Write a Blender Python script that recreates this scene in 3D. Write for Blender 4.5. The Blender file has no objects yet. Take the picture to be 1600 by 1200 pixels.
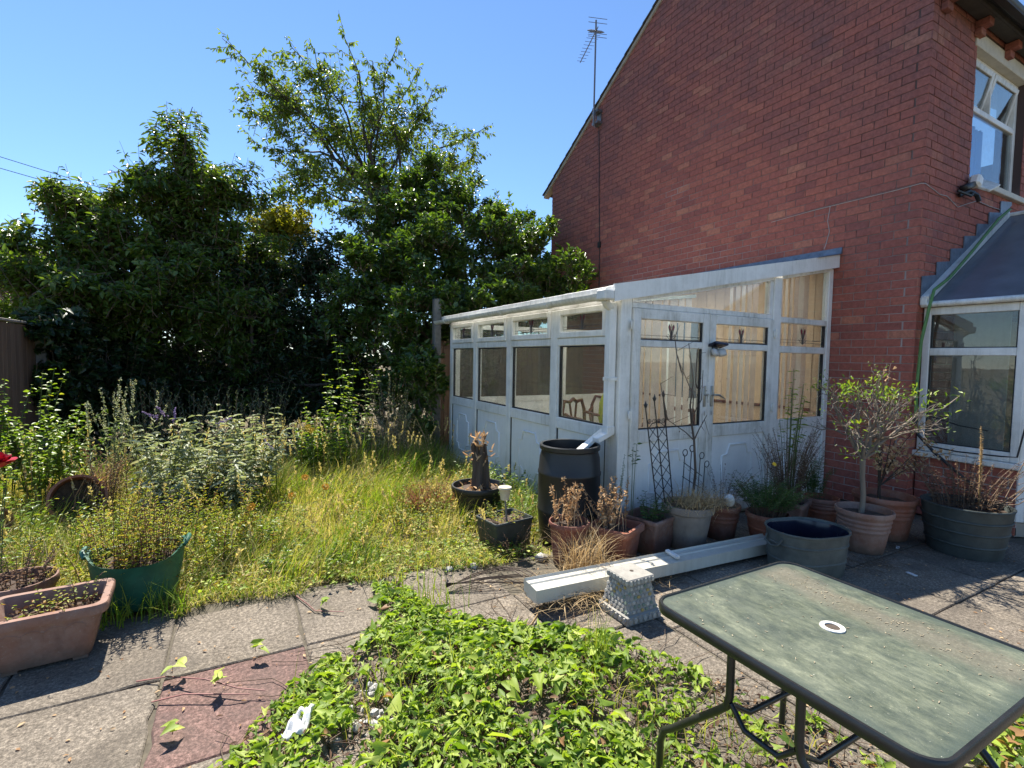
import bpy, bmesh, math, random
import numpy as np
from mathutils import Vector, Matrix

# ------------------------------------------------------------------ camera, world, sun, exposure
scene = bpy.context.scene
col = scene.collection
rad = math.radians

YAW, PITCH, ROLL = 28.747, 2.944, 0.958
cam_d = bpy.data.cameras.new('camera')
cam_d.sensor_width = 36.0
cam_d.lens = 774.55 / 1600 * 36
cam_d.clip_start = 0.05
cam_d.clip_end = 2000
cam = bpy.data.objects.new('camera', cam_d)
col.objects.link(cam)
_y, _p, _r = rad(YAW), rad(PITCH), rad(ROLL)
_f = Vector((math.sin(_y) * math.cos(_p), math.cos(_y) * math.cos(_p), -math.sin(_p)))
_rt = Vector((math.cos(_y), -math.sin(_y), 0))
_up = _rt.cross(_f)
_r2 = _rt * math.cos(_r) + _up * math.sin(_r)
_u2 = -_rt * math.sin(_r) + _up * math.cos(_r)
cam.matrix_world = Matrix(((_r2.x, _u2.x, -_f.x, 0), (_r2.y, _u2.y, -_f.y, 0), (_r2.z, _u2.z, -_f.z, 1.47), (0, 0, 0, 1)))
scene.camera = cam

SUN_EL, SUN_AZ = 54.5, 1.0            # azimuth measured from +Y towards +X
world = bpy.data.worlds.new('World')
scene.world = world
world.use_nodes = True
_n = world.node_tree.nodes
_bg = _n['Background']
_sky = _n.new('ShaderNodeTexSky')
_sky.sky_type = 'NISHITA'
_sky.sun_disc = False
_sky.sun_elevation = rad(SUN_EL)
_sky.sun_rotation = rad(SUN_AZ)
_sky.air_density = 1.0
_sky.dust_density = 0.0
_sky.ozone_density = 8.0
world.node_tree.links.new(_sky.outputs[0], _bg.inputs[0])
_bg.inputs[1].default_value = 0.09

sun_d = bpy.data.lights.new('sun', 'SUN')
sun_d.energy = 5.0
sun_d.angle = rad(0.5)
sun_d.color = (1.0, 0.94, 0.84)
sun = bpy.data.objects.new('sun', sun_d)
col.objects.link(sun)
_sd = Vector((math.sin(rad(SUN_AZ)) * math.cos(rad(SUN_EL)), math.cos(rad(SUN_AZ)) * math.cos(rad(SUN_EL)), math.sin(rad(SUN_EL))))
sun.rotation_euler = _sd.to_track_quat('Z', 'Y').to_euler()
sun.location = (0, 30, 40)

scene.view_settings.view_transform = 'Standard'
scene.view_settings.look = 'None'
scene.view_settings.exposure = 1.18
scene.view_settings.gamma = 1.0
scene.view_settings.use_curve_mapping = False
try:
    scene.cycles.max_bounces = 8
    scene.cycles.diffuse_bounces = 4
    scene.cycles.glossy_bounces = 3
    scene.cycles.transmission_bounces = 4
    scene.cycles.transparent_max_bounces = 12
    scene.cycles.caustics_reflective = False
    scene.cycles.caustics_refractive = False
    scene.cycles.use_denoising = True
except Exception:
    pass

PI = math.pi
# ------------------------------------------------------------------ scene graph helpers
def tag(o, label=None, cat=None, group=None, kind=None):
    if label: o['label'] = label
    if cat: o['category'] = cat
    if group: o['group'] = group
    if kind: o['kind'] = kind
    return o

def thing(name, label, cat, loc=(0, 0, 0), rotz=0.0, group=None):
    o = bpy.data.objects.new(name, None)
    o.empty_display_size = 0.1
    col.objects.link(o)
    o.location = loc
    o.rotation_euler = (0, 0, rotz)
    return tag(o, label, cat, group)

def origin_of(o):
    v = Vector((0, 0, 0))
    while o is not None:
        v += o.location
        o = o.parent
    return v

def link(name, me, parent=None, loc=(0, 0, 0)):
    o = bpy.data.objects.new(name, me)
    col.objects.link(o)
    if parent is not None:
        o.parent = parent
    o.location = loc
    return o

def copy_tree(o, parent=None):
    c = o.copy()
    col.objects.link(c)
    if parent is not None:
        c.parent = parent
    for ch in list(o.children):
        copy_tree(ch, c)
    return c

class MB:
    """collects shapes in world (or local) coordinates and links them as one mesh object"""
    def __init__(s):
        s.v = []; s.f = []
    def add(s, vs, fs):
        n = len(s.v)
        s.v += [tuple(p) for p in vs]
        s.f += [tuple(i + n for i in f) for f in fs]
        return s
    def box(s, x0, x1, y0, y1, z0, z1, b=0.0):
        if x0 > x1: x0, x1 = x1, x0
        if y0 > y1: y0, y1 = y1, y0
        if z0 > z1: z0, z1 = z1, z0
        c = ((x0 + x1) / 2, (y0 + y1) / 2, (z0 + z1) / 2)
        return s.obox(c, ((x1 - x0) / 2, (y1 - y0) / 2, (z1 - z0) / 2), None, b)
    def obox(s, c, h, R=None, b=0.0):
        hx, hy, hz = h
        b = min(b, hx * .9, hy * .9, hz * .9)
        vs = []; fs = []
        sg = [(a, bb, cc) for a in (-1, 1) for bb in (-1, 1) for cc in (-1, 1)]
        if b <= 0:
            vs = [(a * hx, bb * hy, cc * hz) for a, bb, cc in sg]
            fs = [(0, 1, 3, 2), (4, 6, 7, 5), (0, 4, 5, 1), (2, 3, 7, 6), (0, 2, 6, 4), (1, 5, 7, 3)]
        else:
            idx = {}
            for k, (a, bb, cc) in enumerate(sg):
                vs += [(a * hx, bb * (hy - b), cc * (hz - b)), (a * (hx - b), bb * hy, cc * (hz - b)), (a * (hx - b), bb * (hy - b), cc * hz)]
                idx[(a, bb, cc)] = 3 * k
            I = lambda a, bb, cc, ax: idx[(a, bb, cc)] + ax
            for a in (-1, 1):
                fs.append([I(a, -1, -1, 0), I(a, 1, -1, 0), I(a, 1, 1, 0), I(a, -1, 1, 0)][::a])
                fs.append([I(-1, a, -1, 1), I(-1, a, 1, 1), I(1, a, 1, 1), I(1, a, -1, 1)][::a])
                fs.append([I(-1, -1, a, 2), I(1, -1, a, 2), I(1, 1, a, 2), I(-1, 1, a, 2)][::a])
            for a in (-1, 1):
                for c2 in (-1, 1):
                    fs.append((I(a, c2, -1, 0), I(a, c2, 1, 0), I(a, c2, 1, 1), I(a, c2, -1, 1)))
                    fs.append((I(a, -1, c2, 0), I(a, 1, c2, 0), I(a, 1, c2, 2), I(a, -1, c2, 2)))
                    fs.append((I(-1, a, c2, 1), I(1, a, c2, 1), I(1, a, c2, 2), I(-1, a, c2, 2)))
            for k in range(8):
                fs.append((3 * k, 3 * k + 1, 3 * k + 2))
        c = Vector(c)
        if R is not None:
            vs = [tuple(R @ Vector(p) + c) for p in vs]
        else:
            vs = [(p[0] + c.x, p[1] + c.y, p[2] + c.z) for p in vs]
        return s.add(vs, fs)
    def prism(s, poly, axis, a0, a1):
        """poly: 2D points on the two other axes, extruded along axis from a0 to a1"""
        def P(p, a):
            if axis == 'x': return (a, p[0], p[1])
            if axis == 'y': return (p[0], a, p[1])
            return (p[0], p[1], a)
        n = len(poly)
        vs = [P(p, a0) for p in poly] + [P(p, a1) for p in poly]
        fs = [tuple(range(n))[::-1], tuple(range(n, 2 * n))] + [(i, (i + 1) % n, n + (i + 1) % n, n + i) for i in range(n)]
        return s.add(vs, fs)
    def tube(s, pts, r, n=8, cap=True):
        pts = [Vector(p) for p in pts]
        m = len(pts)
        rs = r if isinstance(r, (list, tuple)) else [r] * m
        vs = []; fs = []
        prev = None
        for i, p in enumerate(pts):
            t = (pts[min(i + 1, m - 1)] - pts[max(i - 1, 0)])
            if t.length < 1e-9: t = Vector((0, 0, 1))
            t.normalize()
            if prev is None:
                a = t.orthogonal().normalized()
            else:
                a = (prev - t * prev.dot(t))
                a = a.normalized() if a.length > 1e-6 else t.orthogonal().normalized()
            prev = a
            b = t.cross(a)
            for k in range(n):
                th = 2 * PI * k / n
                vs.append(tuple(p + (a * math.cos(th) + b * math.sin(th)) * rs[i]))
        for i in range(m - 1):
            for k in range(n):
                k2 = (k + 1) % n
                fs.append((i * n + k, i * n + k2, (i + 1) * n + k2, (i + 1) * n + k))
        if cap:
            fs.append(tuple(range(n))[::-1]); fs.append(tuple(range((m - 1) * n, m * n)))
        return s.add(vs, fs)
    def loft(s, levels, seg=8, c=(0, 0), cap0=True, cap1=False, rot=0.0, wob=0.0, rng=None):
        """levels: (z, half_x, half_y, corner radius) rings joined from first to last"""
        vs = []; fs = []
        N = 4 * seg
        for (z, hx, hy, cr) in levels:
            cr = min(cr, hx, hy)
            for q in range(4):
                sx = (1, -1, -1, 1)[q]; sy = (1, 1, -1, -1)[q]
                for k in range(seg):
                    th = PI / 2 * q + PI / 2 * k / (seg - 1 if cr < min(hx, hy) - 1e-6 else seg)
                    x = sx * (hx - cr) + cr * math.cos(th); y = sy * (hy - cr) + cr * math.sin(th)
                    X = x * math.cos(rot) - y * math.sin(rot); Y = x * math.sin(rot) + y * math.cos(rot)
                    vs.append((c[0] + X, c[1] + Y, z))
        for i in range(len(levels) - 1):
            for k in range(N):
                k2 = (k + 1) % N
                fs.append((i * N + k, i * N + k2, (i + 1) * N + k2, (i + 1) * N + k))
        if cap0: fs.append(tuple(range(N))[::-1])
        if cap1: fs.append(tuple(range((len(levels) - 1) * N, len(levels) * N)))
        return s.add(vs, fs)
    def ball(s, c, r, n=8, m=6, sq=(1, 1, 1)):
        vs = [(c[0], c[1], c[2] + r * sq[2])]; fs = []
        for i in range(1, m):
            th = PI * i / m
            for k in range(n):
                ph = 2 * PI * k / n
                vs.append((c[0] + r * sq[0] * math.sin(th) * math.cos(ph), c[1] + r * sq[1] * math.sin(th) * math.sin(ph), c[2] + r * sq[2] * math.cos(th)))
        vs.append((c[0], c[1], c[2] - r * sq[2]))
        for k in range(n):
            k2 = (k + 1) % n
            fs.append((0, 1 + k, 1 + k2))
            for i in range(m - 2):
                fs.append((1 + i * n + k, 1 + (i + 1) * n + k, 1 + (i + 1) * n + k2, 1 + i * n + k2))
            fs.append((1 + (m - 2) * n + k, len(vs) - 1, 1 + (m - 2) * n + k2))
        return s.add(vs, fs)
    def mesh(s, name, mat, off=(0, 0, 0), smooth=None):
        me = bpy.data.meshes.new(name)
        me.from_pydata([(p[0] - off[0], p[1] - off[1], p[2] - off[2]) for p in s.v], [], s.f)
        bm = bmesh.new(); bm.from_mesh(me)
        bmesh.ops.recalc_face_normals(bm, faces=bm.faces)
        bm.to_mesh(me); bm.free()
        if mat is not None: me.materials.append(mat)
        if smooth:
            me.polygons.foreach_set('use_smooth', [True] * len(me.polygons))
            me.set_sharp_from_angle(angle=rad(smooth))
        me.update()
        return me
    def build(s, name, mat, parent=None, smooth=None, kind=None, label=None):
        off = origin_of(parent) if parent is not None else (0, 0, 0)
        o = link(name, s.mesh(name, mat, off, smooth), parent)
        if kind: o['kind'] = kind
        if label: o['label'] = label
        return o

def np_mesh(name, V, quads=None, tris=None, rnd=None, mat=None, smooth=False):
    V = np.asarray(V, np.float32)
    me = bpy.data.meshes.new(name)
    me.vertices.add(len(V))
    me.vertices.foreach_set('co', V.ravel())
    loops = []; starts = []; tot = 0
    if quads is not None and len(quads):
        loops.append(np.asarray(quads, np.int32).ravel()); starts.append(np.arange(len(quads), dtype=np.int32) * 4); tot += len(quads) * 4
    if tris is not None and len(tris):
        loops.append(np.asarray(tris, np.int32).ravel()); starts.append(np.arange(len(tris), dtype=np.int32) * 3 + tot); tot += len(tris) * 3
    loops = np.concatenate(loops); starts = np.concatenate(starts)
    me.loops.add(len(loops)); me.loops.foreach_set('vertex_index', loops)
    me.polygons.add(len(starts)); me.polygons.foreach_set('loop_start', starts)
    if smooth: me.polygons.foreach_set('use_smooth', np.ones(len(starts), bool))
    me.update(calc_edges=True)
    if rnd is not None:
        a = me.attributes.new('rnd', 'FLOAT', 'POINT')
        a.data.foreach_set('value', np.asarray(rnd, np.float32))
    if mat is not None: me.materials.append(mat)
    return me
# ------------------------------------------------------------------ materials
class NT:
    def __init__(s, name):
        s.m = bpy.data.materials.new(name); s.m.use_nodes = True
        s.t = s.m.node_tree; s.n = s.t.nodes
        s.b = s.n['Principled BSDF']; s.out = s.n['Material Output']
        s._c = {}
    def L(s, a, b): s.t.links.new(a, b)
    def new(s, k, **kw):
        x = s.n.new(k)
        for a, v in kw.items(): setattr(x, a, v)
        return x
    def coord(s, w='Object'):
        if w not in s._c:
            if w == 'World': s._c[w] = s.new('ShaderNodeNewGeometry').outputs['Position']
            else: s._c[w] = s.new('ShaderNodeTexCoord').outputs[w]
        return s._c[w]
    def mapv(s, v, scale):
        m = s.new('ShaderNodeMapping'); m.inputs['Scale'].default_value = scale
        s.L(v, m.inputs['Vector']); return m.outputs[0]
    def noise(s, scale, detail=4, rough=.6, co='Object', stretch=None, dist=0.0):
        x = s.new('ShaderNodeTexNoise'); x.inputs['Scale'].default_value = scale
        x.inputs['Detail'].default_value = detail; x.inputs['Roughness'].default_value = rough; x.inputs['Distortion'].default_value = dist
        v = s.coord(co)
        if stretch: v = s.mapv(v, stretch)
        s.L(v, x.inputs['Vector']); return x.outputs['Fac']
    def vor(s, scale, co='Object', out='Distance', feature='F1'):
        x = s.new('ShaderNodeTexVoronoi', feature=feature); x.inputs['Scale'].default_value = scale
        s.L(s.coord(co), x.inputs['Vector']); return x.outputs[out]
    def ramp(s, fac, stops, interp='LINEAR'):
        r = s.new('ShaderNodeValToRGB'); r.color_ramp.interpolation = interp
        e = r.color_ramp.elements
        while len(e) < len(stops): e.new(0.5)
        for i, (p, c) in enumerate(stops):
            e[i].position = p
            e[i].color = (c, c, c, 1) if isinstance(c, (int, float)) else (*c, 1)
        s.L(fac, r.inputs[0]); return r.outputs[0]
    def mix(s, fac, a, b, mode='MIX'):
        x = s.new('ShaderNodeMix', data_type='RGBA', blend_type=mode)
        for sock, v in ((x.inputs[0], fac), (x.inputs[6], a), (x.inputs[7], b)):
            if isinstance(v, (int, float)): sock.default_value = v if sock == x.inputs[0] else (v, v, v, 1)
            elif isinstance(v, tuple): sock.default_value = (*v, 1)
            else: s.L(v, sock)
        return x.outputs[2]
    def math(s, op, a, b=None):
        x = s.new('ShaderNodeMath', operation=op)
        for i, v in enumerate((a, b)):
            if v is None: continue
            if isinstance(v, (int, float)): x.inputs[i].default_value = v
            else: s.L(v, x.inputs[i])
        return x.outputs[0]
    def attr(s, name='rnd'):
        x = s.new('ShaderNodeAttribute'); x.attribute_name = name; return x.outputs['Fac']
    def orand(s): return s.new('ShaderNodeObjectInfo').outputs['Random']
    def bump(s, h, strength=.3, dist=.01):
        x = s.new('ShaderNodeBump'); x.inputs['Strength'].default_value = strength; x.inputs['Distance'].default_value = dist
        s.L(h, x.inputs['Height']); s.L(x.outputs[0], s.b.inputs['Normal']); return x.outputs[0]
    def base(s, c, rough=.6, metal=0.0, spec=.5):
        if isinstance(c, tuple): s.b.inputs['Base Color'].default_value = (*c, 1)
        else: s.L(c, s.b.inputs['Base Color'])
        if isinstance(rough, (int, float)): s.b.inputs['Roughness'].default_value = rough
        else: s.L(rough, s.b.inputs['Roughness'])
        s.b.inputs['Metallic'].default_value = metal
        s.b.inputs['Specular IOR Level'].default_value = spec
        return s

def simple(name, c, rough=.6, metal=0, var=.25, scale=9, bump=0.0, spec=.5):
    t = NT(name)
    n = t.noise(scale, 5, .65)
    k = t.ramp(n, [(.25, tuple(x * (1 - var) for x in c)), (.75, tuple(min(1, x * (1 + var)) for x in c))])
    t.base(k, rough, metal, spec)
    if bump: t.bump(t.noise(scale * 8, 4), bump, .004)
    return t.m

def leaf_mat(name, stops, trans=.35, rough=.45, spec=.5, tint=(1.15, 1.25, .55)):
    t = NT(name)
    c = t.ramp(t.attr(), stops)
    t.base(c, rough, 0, spec)
    tr = t.new('ShaderNodeBsdfTranslucent')
    t.L(t.mix(1.0, c, tint, 'MULTIPLY'), tr.inputs['Color'])
    mx = t.new('ShaderNodeMixShader'); mx.inputs[0].default_value = trans
    t.L(t.b.outputs[0], mx.inputs[1]); t.L(tr.outputs[0], mx.inputs[2])
    t.L(mx.outputs[0], t.out.inputs[0])
    return t.m

def upvc(name, c=(.78, .79, .79), dirt=(.30, .29, .22), amount=.5):
    t = NT(name)
    n1 = t.noise(2.2, 6, .7, 'World')
    st = t.noise(22, 6, .75, 'World', (1, 1, .10))
    d = t.math('MULTIPLY', t.ramp(n1, [(.36, 0.0), (.68, 1.0)]), t.ramp(st, [(.35, .15), (.7, 1.0)]))
    sp = t.ramp(t.noise(60, 3, .6, 'World'), [(.62, 0.0), (.75, .5)])
    f = t.math('MULTIPLY', t.math('ADD', d, t.math('MULTIPLY', sp, .35)), amount)
    t.base(t.mix(f, c, dirt), .38)
    t.bump(n1, .05, .01)
    return t.m

def mat_brick():
    t = NT('red brick')
    sep = t.new('ShaderNodeSeparateXYZ'); t.L(t.coord('World'), sep.inputs[0])
    row = t.math('FLOOR', t.math('DIVIDE', sep.outputs[2], .0825))
    par = t.math('MULTIPLY', t.math('MODULO', row, 2.0), .5)
    u = t.math('DIVIDE', t.math('ADD', sep.outputs[1], sep.outputs[0]), .228)
    cu = t.math('FLOOR', t.math('ADD', u, par))
    cmb = t.new('ShaderNodeCombineXYZ'); t.L(cu, cmb.inputs[0]); t.L(row, cmb.inputs[1])
    wn = t.new('ShaderNodeTexWhiteNoise', noise_dimensions='2D'); t.L(cmb.outputs[0], wn.inputs[0])
    r = t.attr('rnd') if False else wn.outputs['Value']
    c = t.ramp(r, [(0, (.31, .108, .088)), (.15, (.375, .124, .094)), (.7, (.43, .140, .100)), (.94, (.46, .158, .108)), (1, (.52, .215, .138))])
    # soot and weathering gather under the verge and along the top of the wall
    yc = t.math('ABSOLUTE', t.math('SUBTRACT', sep.outputs[1], 5.6))
    drop = t.math('SUBTRACT', t.math('SUBTRACT', 7.16, t.math('MULTIPLY', yc, .645)), sep.outputs[2])
    d2 = t.math('ADD', t.math('MULTIPLY', drop, .30), t.math('MULTIPLY', t.math('SUBTRACT', t.noise(1.1, 7, .75, 'World', None, .7), .5), 1.5))
    soot = t.ramp(d2, [(.10, .62), (.45, .40), (.72, .06), (1.0, 0.0)])
    wn2 = t.ramp(t.noise(3.1, 5, .7, 'World'), [(.35, .35), (.65, 1.0)])
    c = t.mix(t.math('MULTIPLY', soot, wn2), c, (.15, .098, .10))
    blot = t.ramp(t.noise(26, 5, .7, 'World'), [(.35, .72), (.7, 1.18)])
    c = t.mix(1.0, c, blot, 'MULTIPLY')
    t.base(c, .88, 0, .25)
    t.bump(t.noise(130, 4, .7, 'World'), .55, .004)
    return t.m

def mat_mortar():
    t = NT('mortar')
    n = t.noise(1.0, 5, .7, 'World')
    sep = t.new('ShaderNodeSeparateXYZ'); t.L(t.coord('World'), sep.inputs[0])
    yc = t.math('ABSOLUTE', t.math('SUBTRACT', sep.outputs[1], 5.6))
    drop = t.math('SUBTRACT', t.math('SUBTRACT', 7.16, t.math('MULTIPLY', yc, .645)), sep.outputs[2])
    h = t.math('ADD', t.math('MULTIPLY', drop, .22), t.math('MULTIPLY', t.math('SUBTRACT', n, .5), .9))
    c = t.ramp(h, [(.34, (.10, .07, .065)), (.55, (.24, .19, .175)), (.85, (.46, .40, .37))])
    t.base(c, .95, 0, .2)
    t.bump(t.noise(160, 3, .6, 'World'), .4, .003)
    return t.m

def mat_slab(name, a, b, dark):
    t = NT(name)
    rr = t.orand()
    c = t.mix(t.ramp(t.noise(3.2, 6, .7, 'World'), [(.3, 0.0), (.7, 1.0)]), a, b)
    c = t.mix(t.math('MULTIPLY', rr, .5), c, dark)
    sp = t.ramp(t.noise(60, 5, .9, 'World'), [(.34, .35), (.5, .95), (.63, 2.0)])
    c = t.mix(1.0, c, sp, 'MULTIPLY')
    st = t.ramp(t.noise(1.9, 8, .8, 'World', None, .9), [(.46, 0.0), (.70, .85)])
    c = t.mix(st, c, dark)
    lich = t.ramp(t.vor(34, 'World'), [(.06, .7), (.12, 0.0)])
    c = t.mix(t.math('MULTIPLY', lich, t.ramp(t.noise(2.3, 3, .6, 'World'), [(.55, 0.0), (.7, .7)])), c, (.34, .33, .27))
    t.base(c, .92, 0, .25)
    hgt = t.math('ADD', t.noise(120, 4, .75, 'World'), t.math('MULTIPLY', t.noise(18, 4, .7, 'World'), .8))
    t.bump(hgt, .6, .006)
    return t.m

def mat_glass(name, tint=(.86, .9, .88), refl=1.0, rough=0.0):
    t = NT(name)
    t.n.remove(t.b)
    tr = t.new('ShaderNodeBsdfTransparent'); tr.inputs[0].default_value = (*tint, 1)
    gl = t.new('ShaderNodeBsdfGlossy'); gl.inputs['Roughness'].default_value = rough; gl.inputs['Color'].default_value = (.95, .97, 1, 1)
    df = t.new('ShaderNodeBsdfDiffuse'); df.inputs[0].default_value = (.5, .48, .43, 1)
    lw = t.new('ShaderNodeLayerWeight'); lw.inputs[0].default_value = .5
    fres = t.math('ADD', t.math('MULTIPLY', t.math('POWER', lw.outputs['Facing'], 4.0), .9), .045)
    nb = t.new('ShaderNodeBump'); nb.inputs['Strength'].default_value = .03; nb.inputs['Distance'].default_value = .02
    t.L(t.noise(2.5, 2, .5, 'World'), nb.inputs['Height']); t.L(nb.outputs[0], gl.inputs['Normal'])
    m1 = t.new('ShaderNodeMixShader'); t.L(t.math('MULTIPLY', fres, refl), m1.inputs[0]); t.L(tr.outputs[0], m1.inputs[1]); t.L(gl.outputs[0], m1.inputs[2])
    m2 = t.new('ShaderNodeMixShader'); t.L(t.ramp(t.noise(9, 6, .75, 'World'), [(.35, .012), (.75, .10)]), m2.inputs[0]); t.L(m1.outputs[0], m2.inputs[1]); t.L(df.outputs[0], m2.inputs[2])
    t.L(m2.outputs[0], t.out.inputs[0])
    return t.m

def mat_poly(name, c, tfac=.55, straight=.2):
    t = NT(name)
    t.base(c, .4)
    tl = t.new('ShaderNodeBsdfTranslucent'); tl.inputs[0].default_value = (*[min(1, x * 1.1) for x in c], 1)
    tp = t.new('ShaderNodeBsdfTransparent'); tp.inputs[0].default_value = (.9, .92, .94, 1)
    a = t.new('ShaderNodeMixShader'); a.inputs[0].default_value = tfac
    t.L(t.b.outputs[0], a.inputs[1]); t.L(tl.outputs[0], a.inputs[2])
    b = t.new('ShaderNodeMixShader'); b.inputs[0].default_value = straight
    t.L(a.outputs[0], b.inputs[1]); t.L(tp.outputs[0], b.inputs[2])
    t.L(b.outputs[0], t.out.inputs[0])
    return t.m

def mat_terra(name, c, bloom=.35):
    t = NT(name)
    n = t.noise(7, 6, .7)
    k = t.mix(t.ramp(n, [(.3, 0.0), (.75, 1.0)]), tuple(x * .8 for x in c), tuple(min(1, x * 1.15) for x in c))
    bl = t.ramp(t.noise(3.5, 6, .75, 'World'), [(.42, 0.0), (.72, bloom)])
    k = t.mix(bl, k, (.42, .36, .31))
    dk = t.ramp(t.noise(11, 5, .7, 'World', (1, 1, .4)), [(.55, 0.0), (.8, .55)])
    k = t.mix(dk, k, tuple(x * .35 for x in c))
    sp = t.ramp(t.noise(55, 4, .7), [(.60, 0.0), (.70, .55)])
    k = t.mix(sp, k, (.30, .26, .22))
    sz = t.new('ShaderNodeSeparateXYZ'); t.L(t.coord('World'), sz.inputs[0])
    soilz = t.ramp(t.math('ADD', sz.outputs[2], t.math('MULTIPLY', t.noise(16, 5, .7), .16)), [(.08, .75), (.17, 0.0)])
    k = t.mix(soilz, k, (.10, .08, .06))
    t.base(k, .72, 0, .3)
    t.bump(t.noise(60, 4), .25, .004)
    return t.m

def mat_wood(name, a, b, axis='z', rough=.8):
    t = NT(name)
    st = {'z': (1, 1, .06), 'x': (.06, 1, 1), 'y': (1, .06, 1)}[axis]
    n = t.noise(28, 6, .7, 'World', st)
    k = t.mix(t.ramp(n, [(.3, 0.0), (.7, 1.0)]), a, b)
    k = t.mix(t.math('MULTIPLY', t.orand(), .5), k, tuple(x * .55 for x in a))
    t.base(k, rough, 0, .25)
    t.bump(n, .4, .004)
    return t.m

def mat_table_glass():
    t = NT('algae stained table glass')
    streak = t.noise(12, 7, .8, 'Object', (1.0, .38, 1), .8)
    big = t.noise(3.2, 6, .72, 'Object', (1, .7, 1), .9)
    fine = t.noise(44, 6, .8, 'Object', (1.0, .40, 1), .4)
    v = t.math('ADD', t.math('MULTIPLY', streak, .45), t.math('ADD', t.math('MULTIPLY', big, .35), t.math('MULTIPLY', fine, .35)))
    c = t.ramp(v, [(.42, (.028, .040, .034)), (.51, (.056, .071, .055)), (.59, (.096, .112, .080)), (.66, (.155, .17, .118)), (.76, (.36, .365, .25))])
    sx = t.new('ShaderNodeSeparateXYZ'); t.L(t.coord('Object'), sx.inputs[0])
    wob = t.math('MULTIPLY', t.math('SUBTRACT', t.noise(4, 7, .75), .5), .26)
    xx = t.math('ADD', t.math('ADD', sx.outputs[0], wob), .5)
    band = t.ramp(xx, [(.60, 0.0), (.66, .6), (.74, .8), (.80, 0.0)])
    c = t.mix(band, c, t.ramp(t.noise(120, 6, .8), [(.30, (.095, .085, .062)), (.55, (.15, .135, .10)), (.72, (.30, .27, .20))]))
    # pale crust left by dried puddles near one corner
    d = t.new('ShaderNodeVectorMath', operation='DISTANCE'); t.L(t.coord('Object'), d.inputs[0]); d.inputs[1].default_value = (.03, .25, 0)
    cr = t.ramp(t.math('ADD', d.outputs['Value'], t.math('MULTIPLY', t.math('SUBTRACT', t.noise(14, 6, .75), .5), .42)), [(.10, .85), (.25, 0.0)])
    c = t.mix(cr, c, t.ramp(t.noise(90, 4, .7), [(.4, (.30, .30, .20)), (.6, (.52, .50, .36))]))
    ed = t.math('MAXIMUM', t.math('DIVIDE', t.math('ABSOLUTE', sx.outputs[0]), .3675), t.math('DIVIDE', t.math('ABSOLUTE', sx.outputs[1]), .3925))
    ed = t.ramp(t.math('ADD', ed, t.math('MULTIPLY', t.math('SUBTRACT', t.noise(9, 5, .7), .5), .16)), [(.86, 0.0), (.95, .75)])
    c = t.mix(ed, c, (.05, .07, .058))
    fl = t.ramp(t.noise(110, 3, .7), [(.69, 0.0), (.75, .8)])
    c = t.mix(fl, c, (.58, .56, .46))
    dk = t.ramp(t.noise(75, 4, .7, 'World'), [(.66, 0.0), (.74, .7)])
    c = t.mix(dk, c, (.05, .045, .035))
    t.base(c, t.ramp(t.noise(9, 6, .8), [(.3, .28), (.7, .7)]), 0, .4)
    t.bump(t.math('ADD', t.noise(240, 2, .5), streak), .15, .003)
    return t.m

M = {}
M['brick'] = mat_brick(); M['mortar'] = mat_mortar()
M['slab'] = mat_slab('concrete paving', (.165, .138, .105), (.25, .213, .168), (.085, .072, .058))
M['redslab'] = mat_slab('red concrete paving', (.165, .092, .078), (.215, .128, .105), (.10, .075, .065))
M['bed'] = simple('sandy joint fill', (.10, .085, .06), .95, 0, .4, 30, .5)
def mat_soil():
    t = NT('dry soil and thatch')
    c = t.ramp(t.noise(6, 7, .75, 'World'), [(.3, (.06, .045, .03)), (.5, (.13, .105, .06)), (.7, (.20, .165, .09))])
    c = t.mix(t.ramp(t.noise(90, 3, .7, 'World'), [(.5, 0.0), (.7, .6)]), c, (.25, .21, .13))
    t.base(c, .95, 0, .15); t.bump(t.noise(70, 5, .8, 'World'), .8, .02)
    return t.m
M['soil'] = mat_soil()
M['potsoil'] = simple('pot soil', (.075, .05, .035), .95, 0, .5, 40, .8)
M['upvc'] = upvc('white upvc', (.88, .865, .81), (.28, .26, .19), .75)
M['upvc_dirty'] = upvc('grimy white upvc', (.86, .845, .79), (.22, .20, .13), 1.0)
M['trim'] = upvc('yellowed white trim', (.58, .56, .48), (.30, .27, .20), .7)
M['upvc_panel'] = upvc('white upvc panel', (.88, .87, .83), (.40, .385, .33), .35)
M['gasket'] = simple('black gasket', (.02, .02, .02), .6, 0, .1)
M['glass'] = mat_glass('window glass')
M['glass_dark'] = mat_glass('bay window glass', (.72, .76, .75), 1.5)
M['poly'] = mat_poly('opal polycarbonate', (.95, .94, .90), .86, .04)
M['poly_grey'] = simple('grey polycarbonate', (.13, .145, .17), .3, 0, .22, 5)
M['lead'] = simple('lead flashing', (.17, .20, .245), .5, .3, .35, 14, .3)
M['stone'] = simple('painted stone lintel', (.60, .56, .47), .8, 0, .15, 12, .3)
M['black_plastic'] = simple('black plastic', (.016, .017, .018), .42, 0, .3, 5, .1)
M['black_metal'] = simple('black painted metal', (.018, .019, .019), .33, .1, .35, 14, .15)
M['rust_wire'] = simple('rusty wire', (.05, .033, .025), .7, .4, .5, 30)
M['galv'] = simple('weathered galvanised steel', (.085, .095, .085), .6, .1, .45, 8, .2)
M['galv_dark'] = simple('weathered grey green plastic', (.042, .052, .048), .6, 0, .45, 8, .2)
M['terra'] = mat_terra('terracotta', (.27, .095, .055))
M['terra_pale'] = mat_terra('pale terracotta', (.28, .145, .10), .5)
M['terra_brown'] = mat_terra('brown plastic terracotta', (.20, .10, .07), .4)
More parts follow.
